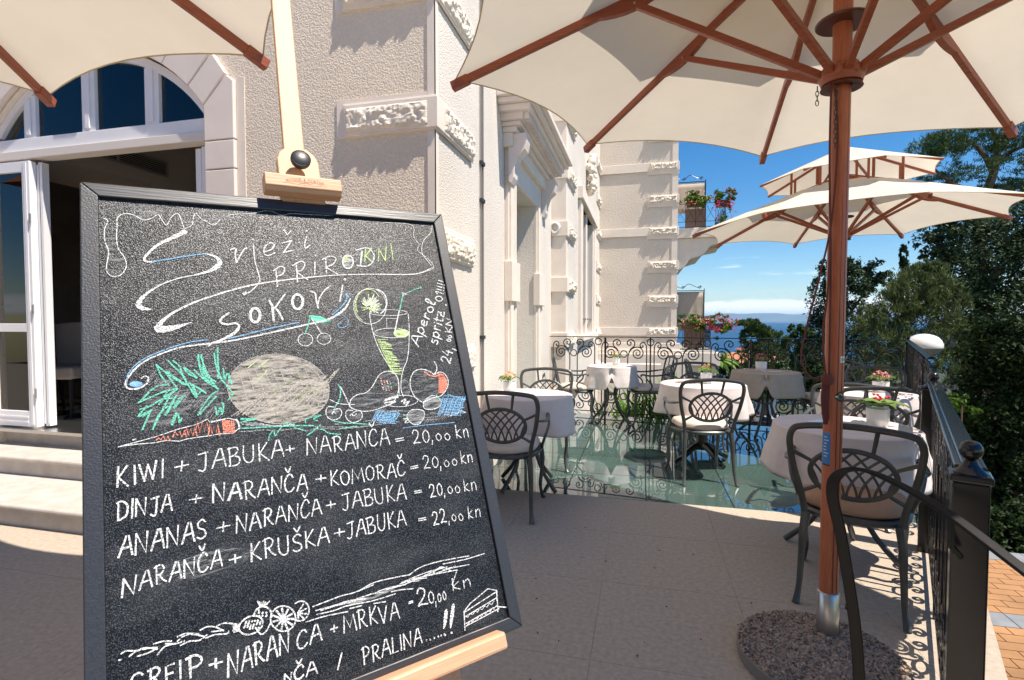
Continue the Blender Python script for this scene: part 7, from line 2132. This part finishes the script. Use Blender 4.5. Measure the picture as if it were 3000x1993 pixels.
bb = NN(msea, 'ShaderNodeBump'); bb.inputs['Strength'].default_value = .9; bb.inputs['Distance'].default_value = 1.2
L.new(g_.outputs['Position'], mm.inputs[0]); L.new(mm.outputs[0], n_.inputs[0]); L.new(n_.outputs[0], bb.inputs['Height']); L.new(bb.outputs[0], N['Principled BSDF'].inputs['Normal'])
sea = MB()
a = [W(-9000, 150), W(24000, 150), W(24000, 23500), W(-9000, 23500)]
sea.add([(x, y, -18) for x, y in a], [(0, 1, 2, 3)]); tag(sea.build('sea', msea), kind='structure')
def ridge(name, D, h, seed, col, x0, x1, depth):
    P = []; nx = 90
    for j, (dd, hh) in enumerate(((0, 0), (depth*.25, .35), (depth*.6, .8), (depth, 1.), (depth*1.5, .0))):
        row = []
        for i in range(nx+1):
            x = x0+(x1-x0)*i/nx
            e = .5+.34*noise.noise(Vector((i*.085+seed, seed, 0)))+.22*noise.noise(Vector((i*.23+seed, 3, 0)))+.08*noise.noise(Vector((i*.7, seed, 5)))
            zz = min(330, -18.5+(h*max(.05, e)*hh*(1+.25*noise.noise(Vector((i*.3, j*1.7, seed))))))
            q, w = W(x, D+dd); row.append((q, w, zz))
        P.append(row)
    o = MB().grid(P).build(name, mat(name+'_slope', col, .95, var=.3, vscale=.002, pos=True), None, True); tag(o, kind='structure'); return o
ridge('far_mountains', 19500, 620, 2.1, (.05, .08, .07), -6000, 23000, 1500)
ridge('near_coast', 15500, 95, 7.7, (.08, .11, .07), 2600, 17000, 700)
# ---- foliage
def crown(name, clumps, size, m, seed, parent=None, aspect=.5, shell=.55, droop=0., needles=False):
    r = np.random.RandomState(seed); V = []; 
    for (c, rad, n) in clumps:
        d = r.normal(size=(n, 3)); d /= np.linalg.norm(d, axis=1)[:, None]
        q = r.uniform(0, 1, n)**(1/3.); q = shell*(.75+.25*q)+(1-shell)*q
        # lumpy outline
        lump = 1+.22*np.sin(d[:, 0]*7+seed)*np.sin(d[:, 1]*6+seed*2)+.12*np.sin(d[:, 2]*9+seed)
        ns = max(8, n//45); si = r.randint(0, ns, n); q = q[:ns][si]; lump = lump[:ns][si]; dd = d[:ns][si]
        q = np.minimum(1.08, q*1.02)
        pos = np.array(c)+dd*q[:, None]*lump[:, None]*np.array(rad)+r.normal(size=(n, 3))*np.array(rad)*.11
        d = dd*.5+r.normal(size=(n, 3))*.5
        up = d*1.0+r.normal(size=(n, 3))*(.55 if not needles else .35)+np.array([0, 0, .5 if not needles else .8]); up /= np.linalg.norm(up, axis=1)[:, None]
        t = np.cross(up, r.normal(size=(n, 3))); t /= np.linalg.norm(t, axis=1)[:, None]; b = np.cross(up, t)
        s = size*r.uniform(.6, 1.35, n)[:, None]
        if needles: A, B = up*s, t*s*aspect
        else: A, B = t*s, b*s*aspect
        v = np.stack([pos-A, pos+B*.9+A*.1*0, pos+A, pos-B*.9], axis=1); V.append(v.reshape(-1, 3))
    V = np.concatenate(V); nf = len(V)//4
    me = bpy.data.meshes.new(name); me.vertices.add(len(V)); me.vertices.foreach_set('co', V.ravel())
    me.loops.add(nf*4); me.loops.foreach_set('vertex_index', np.arange(nf*4)); me.polygons.add(nf)
    me.polygons.foreach_set('loop_start', np.arange(0, nf*4, 4)); me.polygons.foreach_set('loop_total', np.full(nf, 4))
    me.materials.append(m); me.update(calc_edges=True); me.validate(); return link(name, me, parent)
L_OAK = leafmat('oak_leaf', (.07, .105, .042), (.026, .048, .019), .55, .2)
L_PINE = leafmat('pine_needle', (.14, .175, .06), (.065, .092, .03), .5, .2)
L_PINE2 = leafmat('sea_pine_needle', (.10, .15, .035), (.045, .08, .018), .45, .2)
L_CED = leafmat('cedar_needle', (.10, .15, .045), (.035, .07, .02), .45, .2)
L_DK = leafmat('dark_shrub_leaf', (.035, .062, .014), (.012, .025, .006), .6, .2)
L_BR = leafmat('bright_shrub_leaf', (.13, .22, .03), (.05, .11, .015), .5, .3)
L_MID = leafmat('garden_leaf', (.075, .13, .03), (.035, .075, .015), .5, .2)
M_BARK = mat('bark', (.16, .10, .065), .9, var=.4, vscale=6, bump=.6, bscale=14, bdist=.03, stretch=(1, 1, .25))
M_BARKG = mat('bark_grey', (.26, .22, .19), .9, var=.3, vscale=6, bump=.6, bscale=14, bdist=.03)
def tree(name, label, clumps_px, D, size, m, seed, limbs=(), trunk_r=.1, bark=None, dens=1., group='trees beyond the terrace', needles=False, depthf=.8, aspect=.5, shell=.55, cat='tree'):
    # clumps_px: (px, py, rx, ry, n[, dD]) ; limbs: list of [(px, py, dD), ...] with radii
    cs = []
    for c in clumps_px:
        dD = c[5] if len(c) > 5 else 0; p = at(c[0], c[1], D+dD); k = (D+dD)/1200; cs.append((tuple(p), (c[2]*k, c[2]*k*depthf, c[3]*k), int(c[4]*dens)))
    gx = sum(c[0][0] for c in cs)/len(cs); gy = sum(c[0][1] for c in cs)/len(cs)
    base = (gx, gy, -5)
    if limbs: p = at(limbs[0][0][0], limbs[0][0][1], D); base = (p.x, p.y, min(p.z, 0))
    cx, cy = CT*base[0]+ST*base[1], -ST*base[0]+CT*base[1]
    gz_ = gz(cx, cy)
    t = empty(name, (base[0], base[1], gz_)); tag(t, label, cat, group)
    M_ = Matrix.Translation((-base[0], -base[1], -gz_))
    o = crown('crown', cs, size, m, seed, t, aspect, shell, needles=needles); o.matrix_parent_inverse = M_
    mb = MB()
    for i, lb in enumerate(limbs):
        pts = [tuple(at(q[0], q[1], D+(q[2] if len(q) > 2 else 0))) for q in lb]
        if i == 0: pts = [(pts[0][0], pts[0][1], gz_-.3)]+pts
        pts = crom(pts, 4); r0 = trunk_r if i == 0 else trunk_r*.5
        tb = MB().tube(pts, list(np.linspace(r0, r0*.3, len(pts))), 7).build('trunk' if i == 0 else 'branch', bark or M_BARK, t, True); tb.matrix_parent_inverse = M_
    if not limbs:
        pts = [(base[0], base[1], gz_-.3), (base[0], base[1], cs[0][0][2])]
        tb = MB().tube(pts, [trunk_r, trunk_r*.6], 7).build('trunk', bark or M_BARK, t, True); tb.matrix_parent_inverse = M_
    return t
# F tall stone pine at the upper right
tree('stone_pine', 'tall stone pine with open crooked limbs at the top right edge',
     [(2160, 345, 58, 36, 3600), (2195, 320, 50, 30, 2800), (2130, 365, 34, 18, 1200), (2230, 390, 70, 20, 1700), (2180, 412, 60, 14, 1100), (2270, 310, 60, 36, 1900), (2330, 300, 60, 34, 2200), (2370, 340, 60, 44, 2400), (2300, 355, 50, 22, 1100), (2380, 400, 60, 30, 1500), (2345, 440, 55, 22, 1500), (2410, 460, 60, 40, 1500), (2300, 420, 40, 12, 500), (2240, 440, 40, 10, 400), (2290, 260, 80, 30, 1500), (2380, 250, 80, 40, 1500)], 26, .10, L_CED, 3,
     limbs=[[(2262, 640), (2258, 520), (2268, 460), (2290, 400), (2300, 350), (2325, 300), (2350, 250)], [(2262, 465), (2235, 440), (2200, 425), (2165, 400), (2145, 380)], [(2268, 462), (2310, 440), (2360, 430), (2420, 420)], [(2290, 400), (2270, 360), (2240, 330), (2210, 320)], [(2300, 370), (2340, 345), (2390, 330)], [(2305, 345), (2290, 310), (2280, 280)], [(2262, 520), (2300, 480), (2350, 470)]], trunk_r=.30, needles=True, aspect=.18, shell=.45)
# G great dark evergreen oak
tree('evergreen_oak', 'huge dark evergreen oak filling the right side behind the second parasol',
     [(2250, 560, 90, 70, 7000), (2200, 640, 70, 60, 5000), (2300, 620, 100, 90, 8000), (2150, 560, 34, 26, 1400), (2135, 600, 26, 18, 800), (2190, 500, 50, 26, 2000), (2330, 520, 80, 60, 5000), (2250, 720, 80, 80, 6500), (2330, 740, 90, 100, 7000), (2400, 600, 90, 130, 6000), (2290, 830, 90, 80, 5500), (2380, 860, 90, 100, 5500), (2240, 800, 50, 70, 3000), (2160, 520, 24, 14, 500), (2420, 460, 70, 60, 2500)], 19, .065, L_OAK, 11,
     limbs=[[(2290, 900), (2285, 760), (2270, 660), (2260, 560)], [(2280, 700), (2230, 620), (2190, 590), (2150, 575)], [(2275, 660), (2330, 580), (2370, 520)]], trunk_r=.28, bark=M_BARK, aspect=.55, shell=.5, dens=.75)
# C bushy dark tree left of the near pole
tree('dark_oak', 'dark leafy tree rising just right of the near pole above the railing',
     [(1930, 640, 42, 44, 3000), (1905, 700, 40, 60, 3000), (1960, 660, 44, 50, 3000), (1990, 640, 36, 36, 1800), (2020, 625, 30, 26, 1000), (1890, 770, 40, 50, 2600), (1960, 740, 60, 60, 3500), (1990, 800, 60, 60, 2500), (1900, 612, 18, 16, 500), (1960, 605, 18, 12, 400), (2050, 650, 26, 26, 700)], 27, .085, L_OAK, 21,
     limbs=[[(1930, 900), (1930, 760), (1935, 650)], [(1932, 760), (1975, 700), (2010, 650)]], trunk_r=.2, dens=.8)
# D olive green pine with its trunk showing
tree('young_pine', 'olive green pine with pale bare twigs and a visible trunk behind the dome lamp',
     [(2100, 680, 52, 52, 5200), (2150, 660, 42, 40, 3400), (2060, 720, 46, 48, 3400), (2190, 720, 42, 52, 3000), (2130, 740, 60, 50, 4200), (2050, 790, 52, 50, 3400), (2120, 820, 60, 46, 3200), (2215, 790, 34, 48, 2000), (2190, 850, 40, 44, 1800), (2160, 620, 22, 18, 900), (2120, 625, 26, 18, 1000), (2200, 665, 16, 18, 500), (2235, 850, 24, 30, 800), (2010, 840, 50, 40, 2400), (2000, 745, 30, 34, 1300)], 15.5, .075, L_PINE, 31,
     limbs=[[(2205, 1000), (2200, 900), (2192, 800), (2180, 720), (2165, 650)], [(2196, 830), (2160, 790), (2120, 770)], [(2190, 780), (2150, 740), (2125, 700)], [(2198, 860), (2225, 840), (2245, 800)], [(2200, 900), (2160, 880), (2120, 870)], [(2202, 930), (2235, 925), (2260, 900)], [(2186, 745), (2205, 700), (2215, 680)], [(2194, 800), (2220, 760), (2225, 730)]], trunk_r=.10, bark=M_BARKG, needles=True, aspect=.16, shell=.4)
tree('cypress', 'slim dark cypress tip standing against the sky between the trees', [(2083, 590, 8, 26, 700), (2082, 625, 11, 30, 1100), (2084, 660, 12, 30, 1000), (2083, 572, 4, 10, 200)], 42, .16, L_DK, 41, trunk_r=.12, aspect=.4)
# dark hedge mass on the right, nearer
tree('dark_shrub', 'near black tall shrub at the right edge above the square post', [(2330, 820, 90, 90, 9000), (2300, 960, 90, 90, 8000), (2390, 1000, 90, 120, 8000), (2270, 1060, 70, 70, 5000), (2350, 1150, 100, 80, 6000), (2420, 850, 60, 160, 5000)], 9.5, .05, L_DK, 51, trunk_r=.08, cat='shrub', group='shrubs beyond the railing')
tree('bright_shrub', 'patch of sunlit yellow green leaves behind the square posts', [(2200, 925, 26, 16, 700), (2235, 950, 18, 14, 380)], 8.9, .035, L_BR, 52, trunk_r=.02, cat='shrub', group='shrubs beyond the railing', shell=.2)
tree('low_shrub', 'dim green shrub low behind the second post', [(2220, 1010, 60, 60, 3800), (2190, 960, 50, 50, 2600), (2250, 1120, 50, 60, 2600), (2180, 1100, 50, 60, 2200)], 11, .06, L_DK, 53, trunk_r=.05, cat='shrub', group='shrubs beyond the railing')
tree('boundary_hedge', 'dark low hedge just beyond the orange paved patio', [(2290, 1240, 50, 60, 3000), (2350, 1230, 60, 70, 3500), (2420, 1250, 70, 80, 3500), (2240, 1200, 50, 60, 2000), (2180, 1190, 60, 60, 2000)], 6.4, .035, L_DK, 54, trunk_r=.03, cat='hedge', group='shrubs beyond the railing')
# sea pine in the middle
tree('sea_pine', 'wind shaped green pine standing in front of the sea above the far railing',
     [(1722, 744, 24, 10, 1500), (1738, 756, 22, 10, 1300), (1725, 770, 20, 10, 1000), (1716, 785, 16, 8, 600), (1765, 768, 26, 15, 1800), (1788, 785, 30, 20, 2300), (1810, 800, 22, 16, 1400), (1755, 800, 34, 18, 2200), (1735, 820, 30, 16, 1600), (1780, 830, 36, 24, 2400), (1740, 850, 40, 24, 2200), (1800, 860, 34, 30, 2200), (1770, 880, 50, 24, 2400)], 48, .17, L_PINE2, 61,
     limbs=[[(1762, 950), (1760, 870), (1752, 800), (1740, 765), (1725, 748)], [(1756, 830), (1780, 800), (1790, 780)], [(1752, 800), (1730, 785)]], trunk_r=.28, needles=True, aspect=.25, shell=.35)
tree('light_tree', 'thin leafy tree with loose branches left of the near pole over the sea', [(1835, 760, 22, 14, 500), (1856, 775, 26, 20, 900), (1870, 800, 26, 40, 1500), (1850, 830, 36, 40, 1700), (1870, 860, 40, 40, 1800)], 30, .11, L_MID, 71, trunk_r=.1)
for k, (px, py, rx, ry, D, lb) in enumerate(((1660, 850, 36, 30, 34, 'leafy green bush below the left end of the sea'), (1700, 905, 60, 18, 40, 'flat green hedge in front of the parked cars'), (1840, 900, 60, 34, 36, 'green garden tree behind the shaded table'), (1905, 880, 50, 50, 25, 'shaded garden tree just left of the near pole'), (1960, 900, 70, 50, 17, 'dark bush behind the armchairs at the right'), (2060, 930, 80, 60, 12.5, 'dark bush under the young pine'), (1600, 905, 40, 20, 38, 'green hedge below the low roof'))):
    tree('garden_bush', lb, [(px, py, rx, ry, int(1600*(1+k*.12))), (px-rx*.6, py+ry*.3, rx*.6, ry*.7, 900), (px+rx*.6, py+ry*.2, rx*.6, ry*.8, 900)], D, .13 if D > 20 else .07, L_MID if D > 30 else L_DK, 80+k, trunk_r=.08, cat='bush', group='bushes in the garden below')
# palm
pp_ = at(1652, 833, 31); cxx, cyy = CT*pp_.x+ST*pp_.y, -ST*pp_.x+CT*pp_.y
pm = empty('palm_tree', (pp_.x, pp_.y, gz(cxx, cyy))); tag(pm, 'small palm with bright arching fronds beside the low roof', 'palm', 'trees beyond the terrace')
hgt = pp_.z-gz(cxx, cyy); MB().tube([(0, 0, -.2), (0, 0, hgt)], [.16, .12], 8).build('trunk', M_BARK, pm, True)
for k in range(22):
    a = k*2.4; el = .25+.9*((k*37) % 22)/22; mb = MB(); P = []
    for i in range(8):
        t = i/7; d = 1.5*t*math.cos(el*.6); z = hgt+1.3*t*math.sin(el*1.2)-1.3*t*t*(1.2-el*.6); w = .20*math.sin(math.pi*(.1+.9*t)); ca, sa = math.cos(a), math.sin(a)
        P.append([(d*ca-sa*w, d*sa+ca*w, z-.05), (d*ca, d*sa, z), (d*ca+sa*w, d*sa-ca*w, z-.05)])
    mb.grid(P).build('frond', leafmat('palm_leaf', (.17, .28, .05), (.09, .17, .03), .3, .25), pm)
# ---- town
M_HW = mat('house_white', (.72, .70, .66), .8); M_HP = mat('house_pink', (.45, .24, .2), .8); M_TILE = mat('roof_tile', (.50, .17, .08), .8, var=.3, vscale=3); M_WIN = mat('dark_window', (.03, .04, .05), .2)
def house(px, py, D, w, d, h, hr, label, wall, roof, rz=.2, floors=2, nw=3):
    p = at(px, py, D); cx, cy = CT*p.x+ST*p.y, -ST*p.x+CT*p.y; g0 = gz(cx, cy)-.5; top = p.z
    t = empty('house', (p.x, p.y, g0), TH+rz); tag(t, label, 'house', 'houses down by the sea'); H_ = max(top-g0, h)
    MB().box(-w/2, w/2, -d/2, d/2, 0, H_).build('wall', wall, t)
    if hr > 0:
        o = .35; MB().add([(-w/2-o, -d/2-o, H_), (w/2+o, -d/2-o, H_), (w/2+o, d/2+o, H_), (-w/2-o, d/2+o, H_), (-w/4, 0, H_+hr), (w/4, 0, H_+hr)], [(0, 1, 5, 4), (1, 2, 5), (2, 3, 4, 5), (3, 0, 4), (3, 2, 1, 0)]).build('roof', roof, t)
        MB().box(w*.1, w*.1+.6, -.3, .3, H_+hr*.3, H_+hr+.5).build('chimney', wall, t)
    else: MB().box(-w/2-.25, w/2+.25, -d/2-.25, d/2+.25, H_, H_+.25).build('roof', roof, t)
    for f in range(floors):
        z = H_-1.9-2.9*f
        for k in range(nw):
            x = -w/2+w*(k+.5)/nw; wd = MB().box(x-.5, x+.5, -d/2-.03, -d/2+.05, z, z+1.4).build('window', M_PVC, t); MB().box(x-.42, x+.42, -d/2-.05, -d/2-.031, z+.08, z+1.32).build('pane', M_WIN, wd)
    return t
house(1692, 832, 95, 6.5, 7, 4, 1.6, 'orange tiled roof of the house left of the sea pine', M_HP, M_TILE)
house(1762, 826, 120, 8, 7, 4, 1.6, 'small pink tiled roofs seen through the sea pine branches', M_HP, M_TILE, .5)
house(1820, 838, 105, 7, 7, 4, 0, 'white house half hidden right of the sea pine', M_HW, M_HW)
house(1845, 858, 80, 5, 5, 4, 1.0, 'small white house with a pale roof behind the cord loop', M_HW, mat('pale_roof', (.55, .45, .4), .8))
house(1730, 806, 150, 5, 6, 3, 1.2, 'tiny distant house with a pale gable near the shore', M_HW, M_TILE, .4, 1, 2)
wb = house(1668, 862, 52, 7.5, 6, 3, 0, 'flat white building with a railed roof terrace below the palm', M_HW, M_HW, 0, 1, 4)
Hh_ = max(v.co.z for v in [c for c in wb.children if c.name.startswith('wall')][0].data.vertices)
for k in range(9): MB().box(-3.7+k*.92, -3.64+k*.92, -3.1, -3.04, Hh_+.25, Hh_+1.15).build('post', M_PVC, wb)
MB().box(-3.75, 3.75, -3.12, -3.02, Hh_+1.15, Hh_+1.22).build('handrail', M_PVC, wb)
# parking place and cars
pc = at(1745, 1010, 44); pk = MB().box(-13, 13, -6, 6, -.2, 0).build('parking_place', mat('asphalt', (.10, .10, .10), .9, var=.15)); pk.location = (pc.x, pc.y, at(1745, 1010, 44).z); pk.rotation_euler.z = TH; tag(pk, kind='structure')
def car(px, D, col, label, rz):
    p = at(px, 975, D); t = empty('parked_car', (p.x, p.y, pk.location.z), TH+rz); tag(t, label, 'car', 'cars parked below the terrace')
    m = mat('car_paint_'+label.split()[0], col, .25, coat=.6)
    prof = [(-2.1, .35), (-2.12, .75), (-1.5, .92), (-.9, 1.40), (.7, 1.44), (1.4, 1.0), (2.0, .88), (2.1, .6), (2.08, .3)]
    MB().prism([(x, -.82, z) for x, z in prof], (0, 1.64, 0)).build('body', m, t, bevel=.09, seg=3)
    gl = [(-1.35, .96), (-.86, 1.34), (.64, 1.38), (1.22, 1.0)]
    MB().prism([(x, -.835, z) for x, z in gl], (0, 1.67, 0)).build('side_window', M_WIN, t)
    MB().add([(-1.46, -.68, .97), (-1.46, .68, .97), (-.95, .6, 1.40), (-.95, -.6, 1.40)], [(0, 1, 2, 3)]).build('windscreen', M_WIN, t).location.x = -.035
    MB().add([(1.42, -.68, 1.03), (1.42, .68, 1.03), (.75, .6, 1.44), (.75, -.6, 1.44)], [(3, 2, 1, 0)]).build('rear_window', M_WIN, t).location.x = .03
    for x in (-1.35, 1.3):
        for y in (-.8, .8):
            w_ = MB().tube([(x, y-.1, .32), (x, y+.1, .32)], .32, 18).build('wheel', M_BLACK, t, True); MB().tube([(x, y-.11, .32), (x, y+.11, .32)], .19, 12).build('rim', M_STEEL, w_)
    for y in (-.55, .55): MB().box(-2.14, -2.08, y-.17, y+.17, .62, .76).build('headlight', M_CER, t, bevel=.02)
    return t
car(1690, 50, (.75, .75, .75), 'white parked car left of the table leg, seen under the shaded table', R(95))
car(1738, 48, (.10, .008, .01), 'dark red parked car between the white and silver ones', R(95))
car(1790, 46, (.45, .47, .5), 'silver parked car right of the red one', R(100))
# ---- low roof and balconies of the far wing
lr = empty('low_roof', (1.3, 15.5, 0)); tag(lr, 'flat pale low roof slab beside the far wing, behind the railing', 'roof')
MB().box(-.44, .62, -1.5, 3, .22, .55).build('slab', M_TRIM, lr, bevel=.01); MB().box(-.40, .58, -1.4, 3, -4, .2195).build('wall', M_ST3, lr); MB().box(-.38, .54, -1.38, 2.9, .5502, .575).build('gravel', mat('roof_gravel', (.3, .28, .26), .9, var=.5, vscale=40), lr)
M_SCR = mat('beige_screen', (.62, .52, .42), .9, var=.05, vscale=2, trans=.25, bump=.3, bscale=3, bdist=.04)
def flowers(name, p, rx, rz, n, cols, seed, label, group, hang=0):
    t = empty(name, p); tag(t, label, 'planter', group); r = random.Random(seed)
    MB().box(-rx*.55, rx*.55, -.09, .09, -.13, .05).build('planter', mat('planter_brown', (.10, .045, .03), .7), t, bevel=.01)
    c = crown('foliage', [((0, 0, .10), (rx, .24, rz), 900), ((rx*.3, -.1, -.05-hang*.3), (rx*.6, .2, rz*(.8+hang)), 500)], .035, L_BR, seed, t, .6, .4)
    for ci, (col, k) in enumerate(cols):
        mb = MB(); 
        for i in range(int(n*k)):
            a = r.uniform(0, 6.28); q = r.uniform(.5, 1.1); x, z = rx*q*math.cos(a), .08+rz*q*math.sin(a)-(hang*.3 if r.random() < .4 else 0); y = -.12-r.uniform(0, .14)
            s = r.uniform(.010, .023)
            mb.add([(x-s, y, z), (x, y-.01, z-s), (x+s, y, z), (x, y-.01, z+s), (x, y-.03, z)], [(0, 1, 4), (1, 2, 4), (2, 3, 4), (3, 0, 4)])
        tag(mb.build('blossom', col, t), kind='stuff')
    return t
C_WH = mat('cream_petal', (.78, .74, .5), .6); C_MAG = mat('magenta_petal', (.65, .05, .22), .6); C_RED2 = mat('scarlet_petal', (.75, .06, .05), .6)
for lvl, (zs, zr) in enumerate(((3.62, 4.55), (.56, 1.24))):
    up = lvl == 0
    bk = empty('balcony', (.85, 15.2, zs)); tag(bk, ('upper' if up else 'lower')+' balcony with an iron scroll railing on the side of the far wing', 'balcony', 'balconies on the far wing')
    if up:
        MB().box(.002, 1.45, -.2, 2.6, .0, .27).build('slab', M_TRIM, bk, bevel=.015)
        prof = [(0, -.9), (.25, -.78), (.42, -.55), (.75, -.45), (.95, -.2), (1.35, -.12), (1.35, -.002), (0, -.002)]
        MB().prism([(x+.001, -.1, z) for x, z in prof], (0, .35, 0)).build('corbel', M_TRIM, bk, bevel=.01); MB().prism([(x+.001, 1.9, z) for x, z in prof], (0, .35, 0)).build('corbel', M_TRIM, bk, bevel=.01)
    z0, z1 = .30 if up else .02, zr-zs; ex = 1.35 if up else 1.0
    for (a, b) in (((.01, -.15), (ex-.3, -.15)), ((ex-.3, -.15), (ex, .25)), ((ex, .25), (ex, 2.4))):
        for z in (z0, z1, z0+.14): MB().bar((a[0], a[1], z), (b[0], b[1], z), .018, .014).build('rail', M_IRON, bk)
        L_ = math.hypot(b[0]-a[0], b[1]-a[1]); n_ = max(2, int(L_/.22))
        for k in range(n_+1):
            t = k/n_; x, y = lerp(a[0], b[0], t), lerp(a[1], b[1], t); MB().bar((x, y, z0), (x, y, z1), .011, .011, up=(1, 0, 0)).build('bar', M_IRON, bk)
            if k < n_:
                x2, y2 = lerp(a[0], b[0], (k+1)/n_), lerp(a[1], b[1], (k+1)/n_); MB().tube([(x, y, z0+.14), ((x+x2)/2, (y+y2)/2, (z0+z1)/2+.07), (x2, y2, z1)], .006, 4).build('scroll', M_IRON, bk); MB().tube([(x, y, z1), ((x+x2)/2, (y+y2)/2, (z0+z1)/2+.05), (x2, y2, z0+.14)], .006, 4).build('scroll', M_IRON, bk)
    sc = empty('balcony_screen', (.9, 15.6, zr)); tag(sc, ('upper' if up else 'lower')+' beige cloth screen with iron scrollwork on top, behind the flowers', 'screen', 'cloth screens on the balconies')
    h_ = .72 if up else .98; wS = .78
    P = [[(wS*i/20, .012*math.sin(i*1.1)*(1-j/6), -.15+(h_+.12)*j/6) for j in range(7)] for i in range(21)]; MB().grid(P).build('cloth', M_SCR, sc, True).modifiers.new('s', 'SOLIDIFY').thickness = .004
    MB().bar((0, 0, h_), (wS+.01, 0, h_), .02, .02).build('top_bar', M_IRON, sc); MB().bar((wS+.01, 0, -.9), (wS+.01, 0, h_+.06), .02, .02, up=(1, 0, 0)).build('upright', M_IRON, sc)
    MB().tube([(x, 0, z+h_+.08) for x, z in crom([(.02, .12), (.06, .04), (.16, .0), (.26, .03), (.36, .11), (.5, .06), (.64, .0), (.7, .06)], 4)], .008, 5).build('scroll', M_IRON, sc)
    for cx_ in (.22, .67): MB().tube([(x, 0, z) for x, z in spiral((cx_, h_+.09), .05, 1.3, 0, 1, 18, .2)], .008, 5).build('scroll', M_IRON, sc)
    MB().box(.30, .85, .3, .34, z0+.02, z1-.06).build('wicker_panel', mat('wicker_brown', (.11, .07, .055), .8), bk)
    if up:
        flowers('flower_box', (1.35, 15.0, zr+.03), .36, .18, 60, ((C_WH, .5), (C_RED2, .35)), 5, 'flower box with cream and red blossoms on the upper balcony', 'flower boxes on the balconies')
        flowers('flower_box', (2.08, 15.05, zr+.0), .30, .26, 90, ((C_MAG, .7), (C_RED2, .4)), 6, 'trailing pink and red flower box at the corner of the upper balcony', 'flower boxes on the balconies', 1.2)
    else:
        flowers('flower_box', (1.30, 15.0, zr+.03), .42, .16, 60, ((C_WH, .4), (C_RED2, .4)), 7, 'flower box with pale and red blossoms on the lower balcony', 'flower boxes on the balconies')
        flowers('flower_box', (2.02, 15.0, zr+.0), .42, .20, 150, ((C_MAG, .8), (C_RED2, .5)), 8, 'dense pink and red flower box at the end of the lower balcony', 'flower boxes on the balconies', .3)
# ---- lower patio to the right of the near railing
lp = empty('lower_patio', (*W(4.2, 4.2), -1.2)); tag(lp, kind='structure')
MB().box(-1.0, 1.95, -1.95, 1.7, -.4, -.012).build('patio_base', M_JOINT, lp)
tm = MB().box(.004, .236, .004, .116, -.01, .02).mesh('paver', mat('orange_paver', (.35, .18, .075), .8, var=.25, vscale=1.5, pos=True, bump=.3, bscale=60, bdist=.003)); tg = MB().box(.004, .236, .004, .236, -.01, .02).mesh('border_stone', mat('grey_paver', (.22, .23, .24), .8, var=.15, pos=True))  # paver orange lowered: the patio's shade is put into the colour
n_ = 0
for j in range(-16, 14):
    for i in range(-4, 8):
        grey = j % 12 in (0, 1)
        if grey:
            if j % 12 == 1: continue
            o = link('border_stone', tg, lp)
        else: o = link('paver', tm, lp)
        o.location = (i*.24+(.12 if j % 2 else 0), j*.12, 0); n_ += 1

# ---- house across the courtyard behind the camera, whose tiled roof mirrors in the arched window
oh = empty('house', (-8, -9.5, 0)); tag(oh, 'low house with a red tiled roof across the courtyard, mirrored in the arched panes', 'house', 'houses by the courtyard')
MB().box(-13, 9, -3, 2.2, -.2, 6.3).build('wall', mat('house_tan', (.42, .34, .27), .85), oh)
MB().prism([(-13.4, 2.8, 6.1), (-13.4, -.4, 8.2), (-13.4, -3.6, 6.1)], (22.8, 0, 0)).build('roof', M_TILE, oh)
for k in range(7): wd = MB().box(-12+3*k, -10.9+3*k, 2.2, 2.26, 3.4, 5.1).build('window', M_PVC, oh); MB().box(-11.9+3*k, -11+3*k, 2.261, 2.28, 3.5, 5.0).build('pane', M_WIN, wd)
# small lit downlight in the room
dlg = bpy.data.materials.new('downlight'); dlg.use_nodes = True; dlg.node_tree.nodes['Principled BSDF'].inputs['Emission Color'].default_value = (1, .65, .3, 1); dlg.node_tree.nodes['Principled BSDF'].inputs['Emission Strength'].default_value = 6
p = W(-5.5*.873, 6.3)
dw = MB().lathe([(.03, 0), (.035, .012)], 14).build('downlight', dlg); dw.location = (p[0], p[1], 2.62); tag(dw, 'tiny warm lit wall lamp glowing deep inside the dark room', 'lamp')


# ------------------------------------------------------------------ sea air
hz = MB(); c_ = [W(-9500, -60), W(25000, -60), W(25000, 26500), W(-9500, 26500)]
hz.prism([(x, y, -23) for x, y in c_], (0, 0, 375)); mh = bpy.data.materials.new('sea_air'); mh.use_nodes = True; N = mh.node_tree.nodes; L = mh.node_tree.links; N.clear()
o_ = NN(mh, 'ShaderNodeOutputMaterial'); pv = NN(mh, 'ShaderNodeVolumePrincipled'); pv.inputs['Color'].default_value = (.50, .74, 1, 1); pv.inputs['Density'].default_value = 5.5e-5; pv.inputs['Anisotropy'].default_value = .0
L.new(pv.outputs[0], o_.inputs['Volume']); hb_ = hz.build('haze', mh); tag(hb_, kind='stuff')
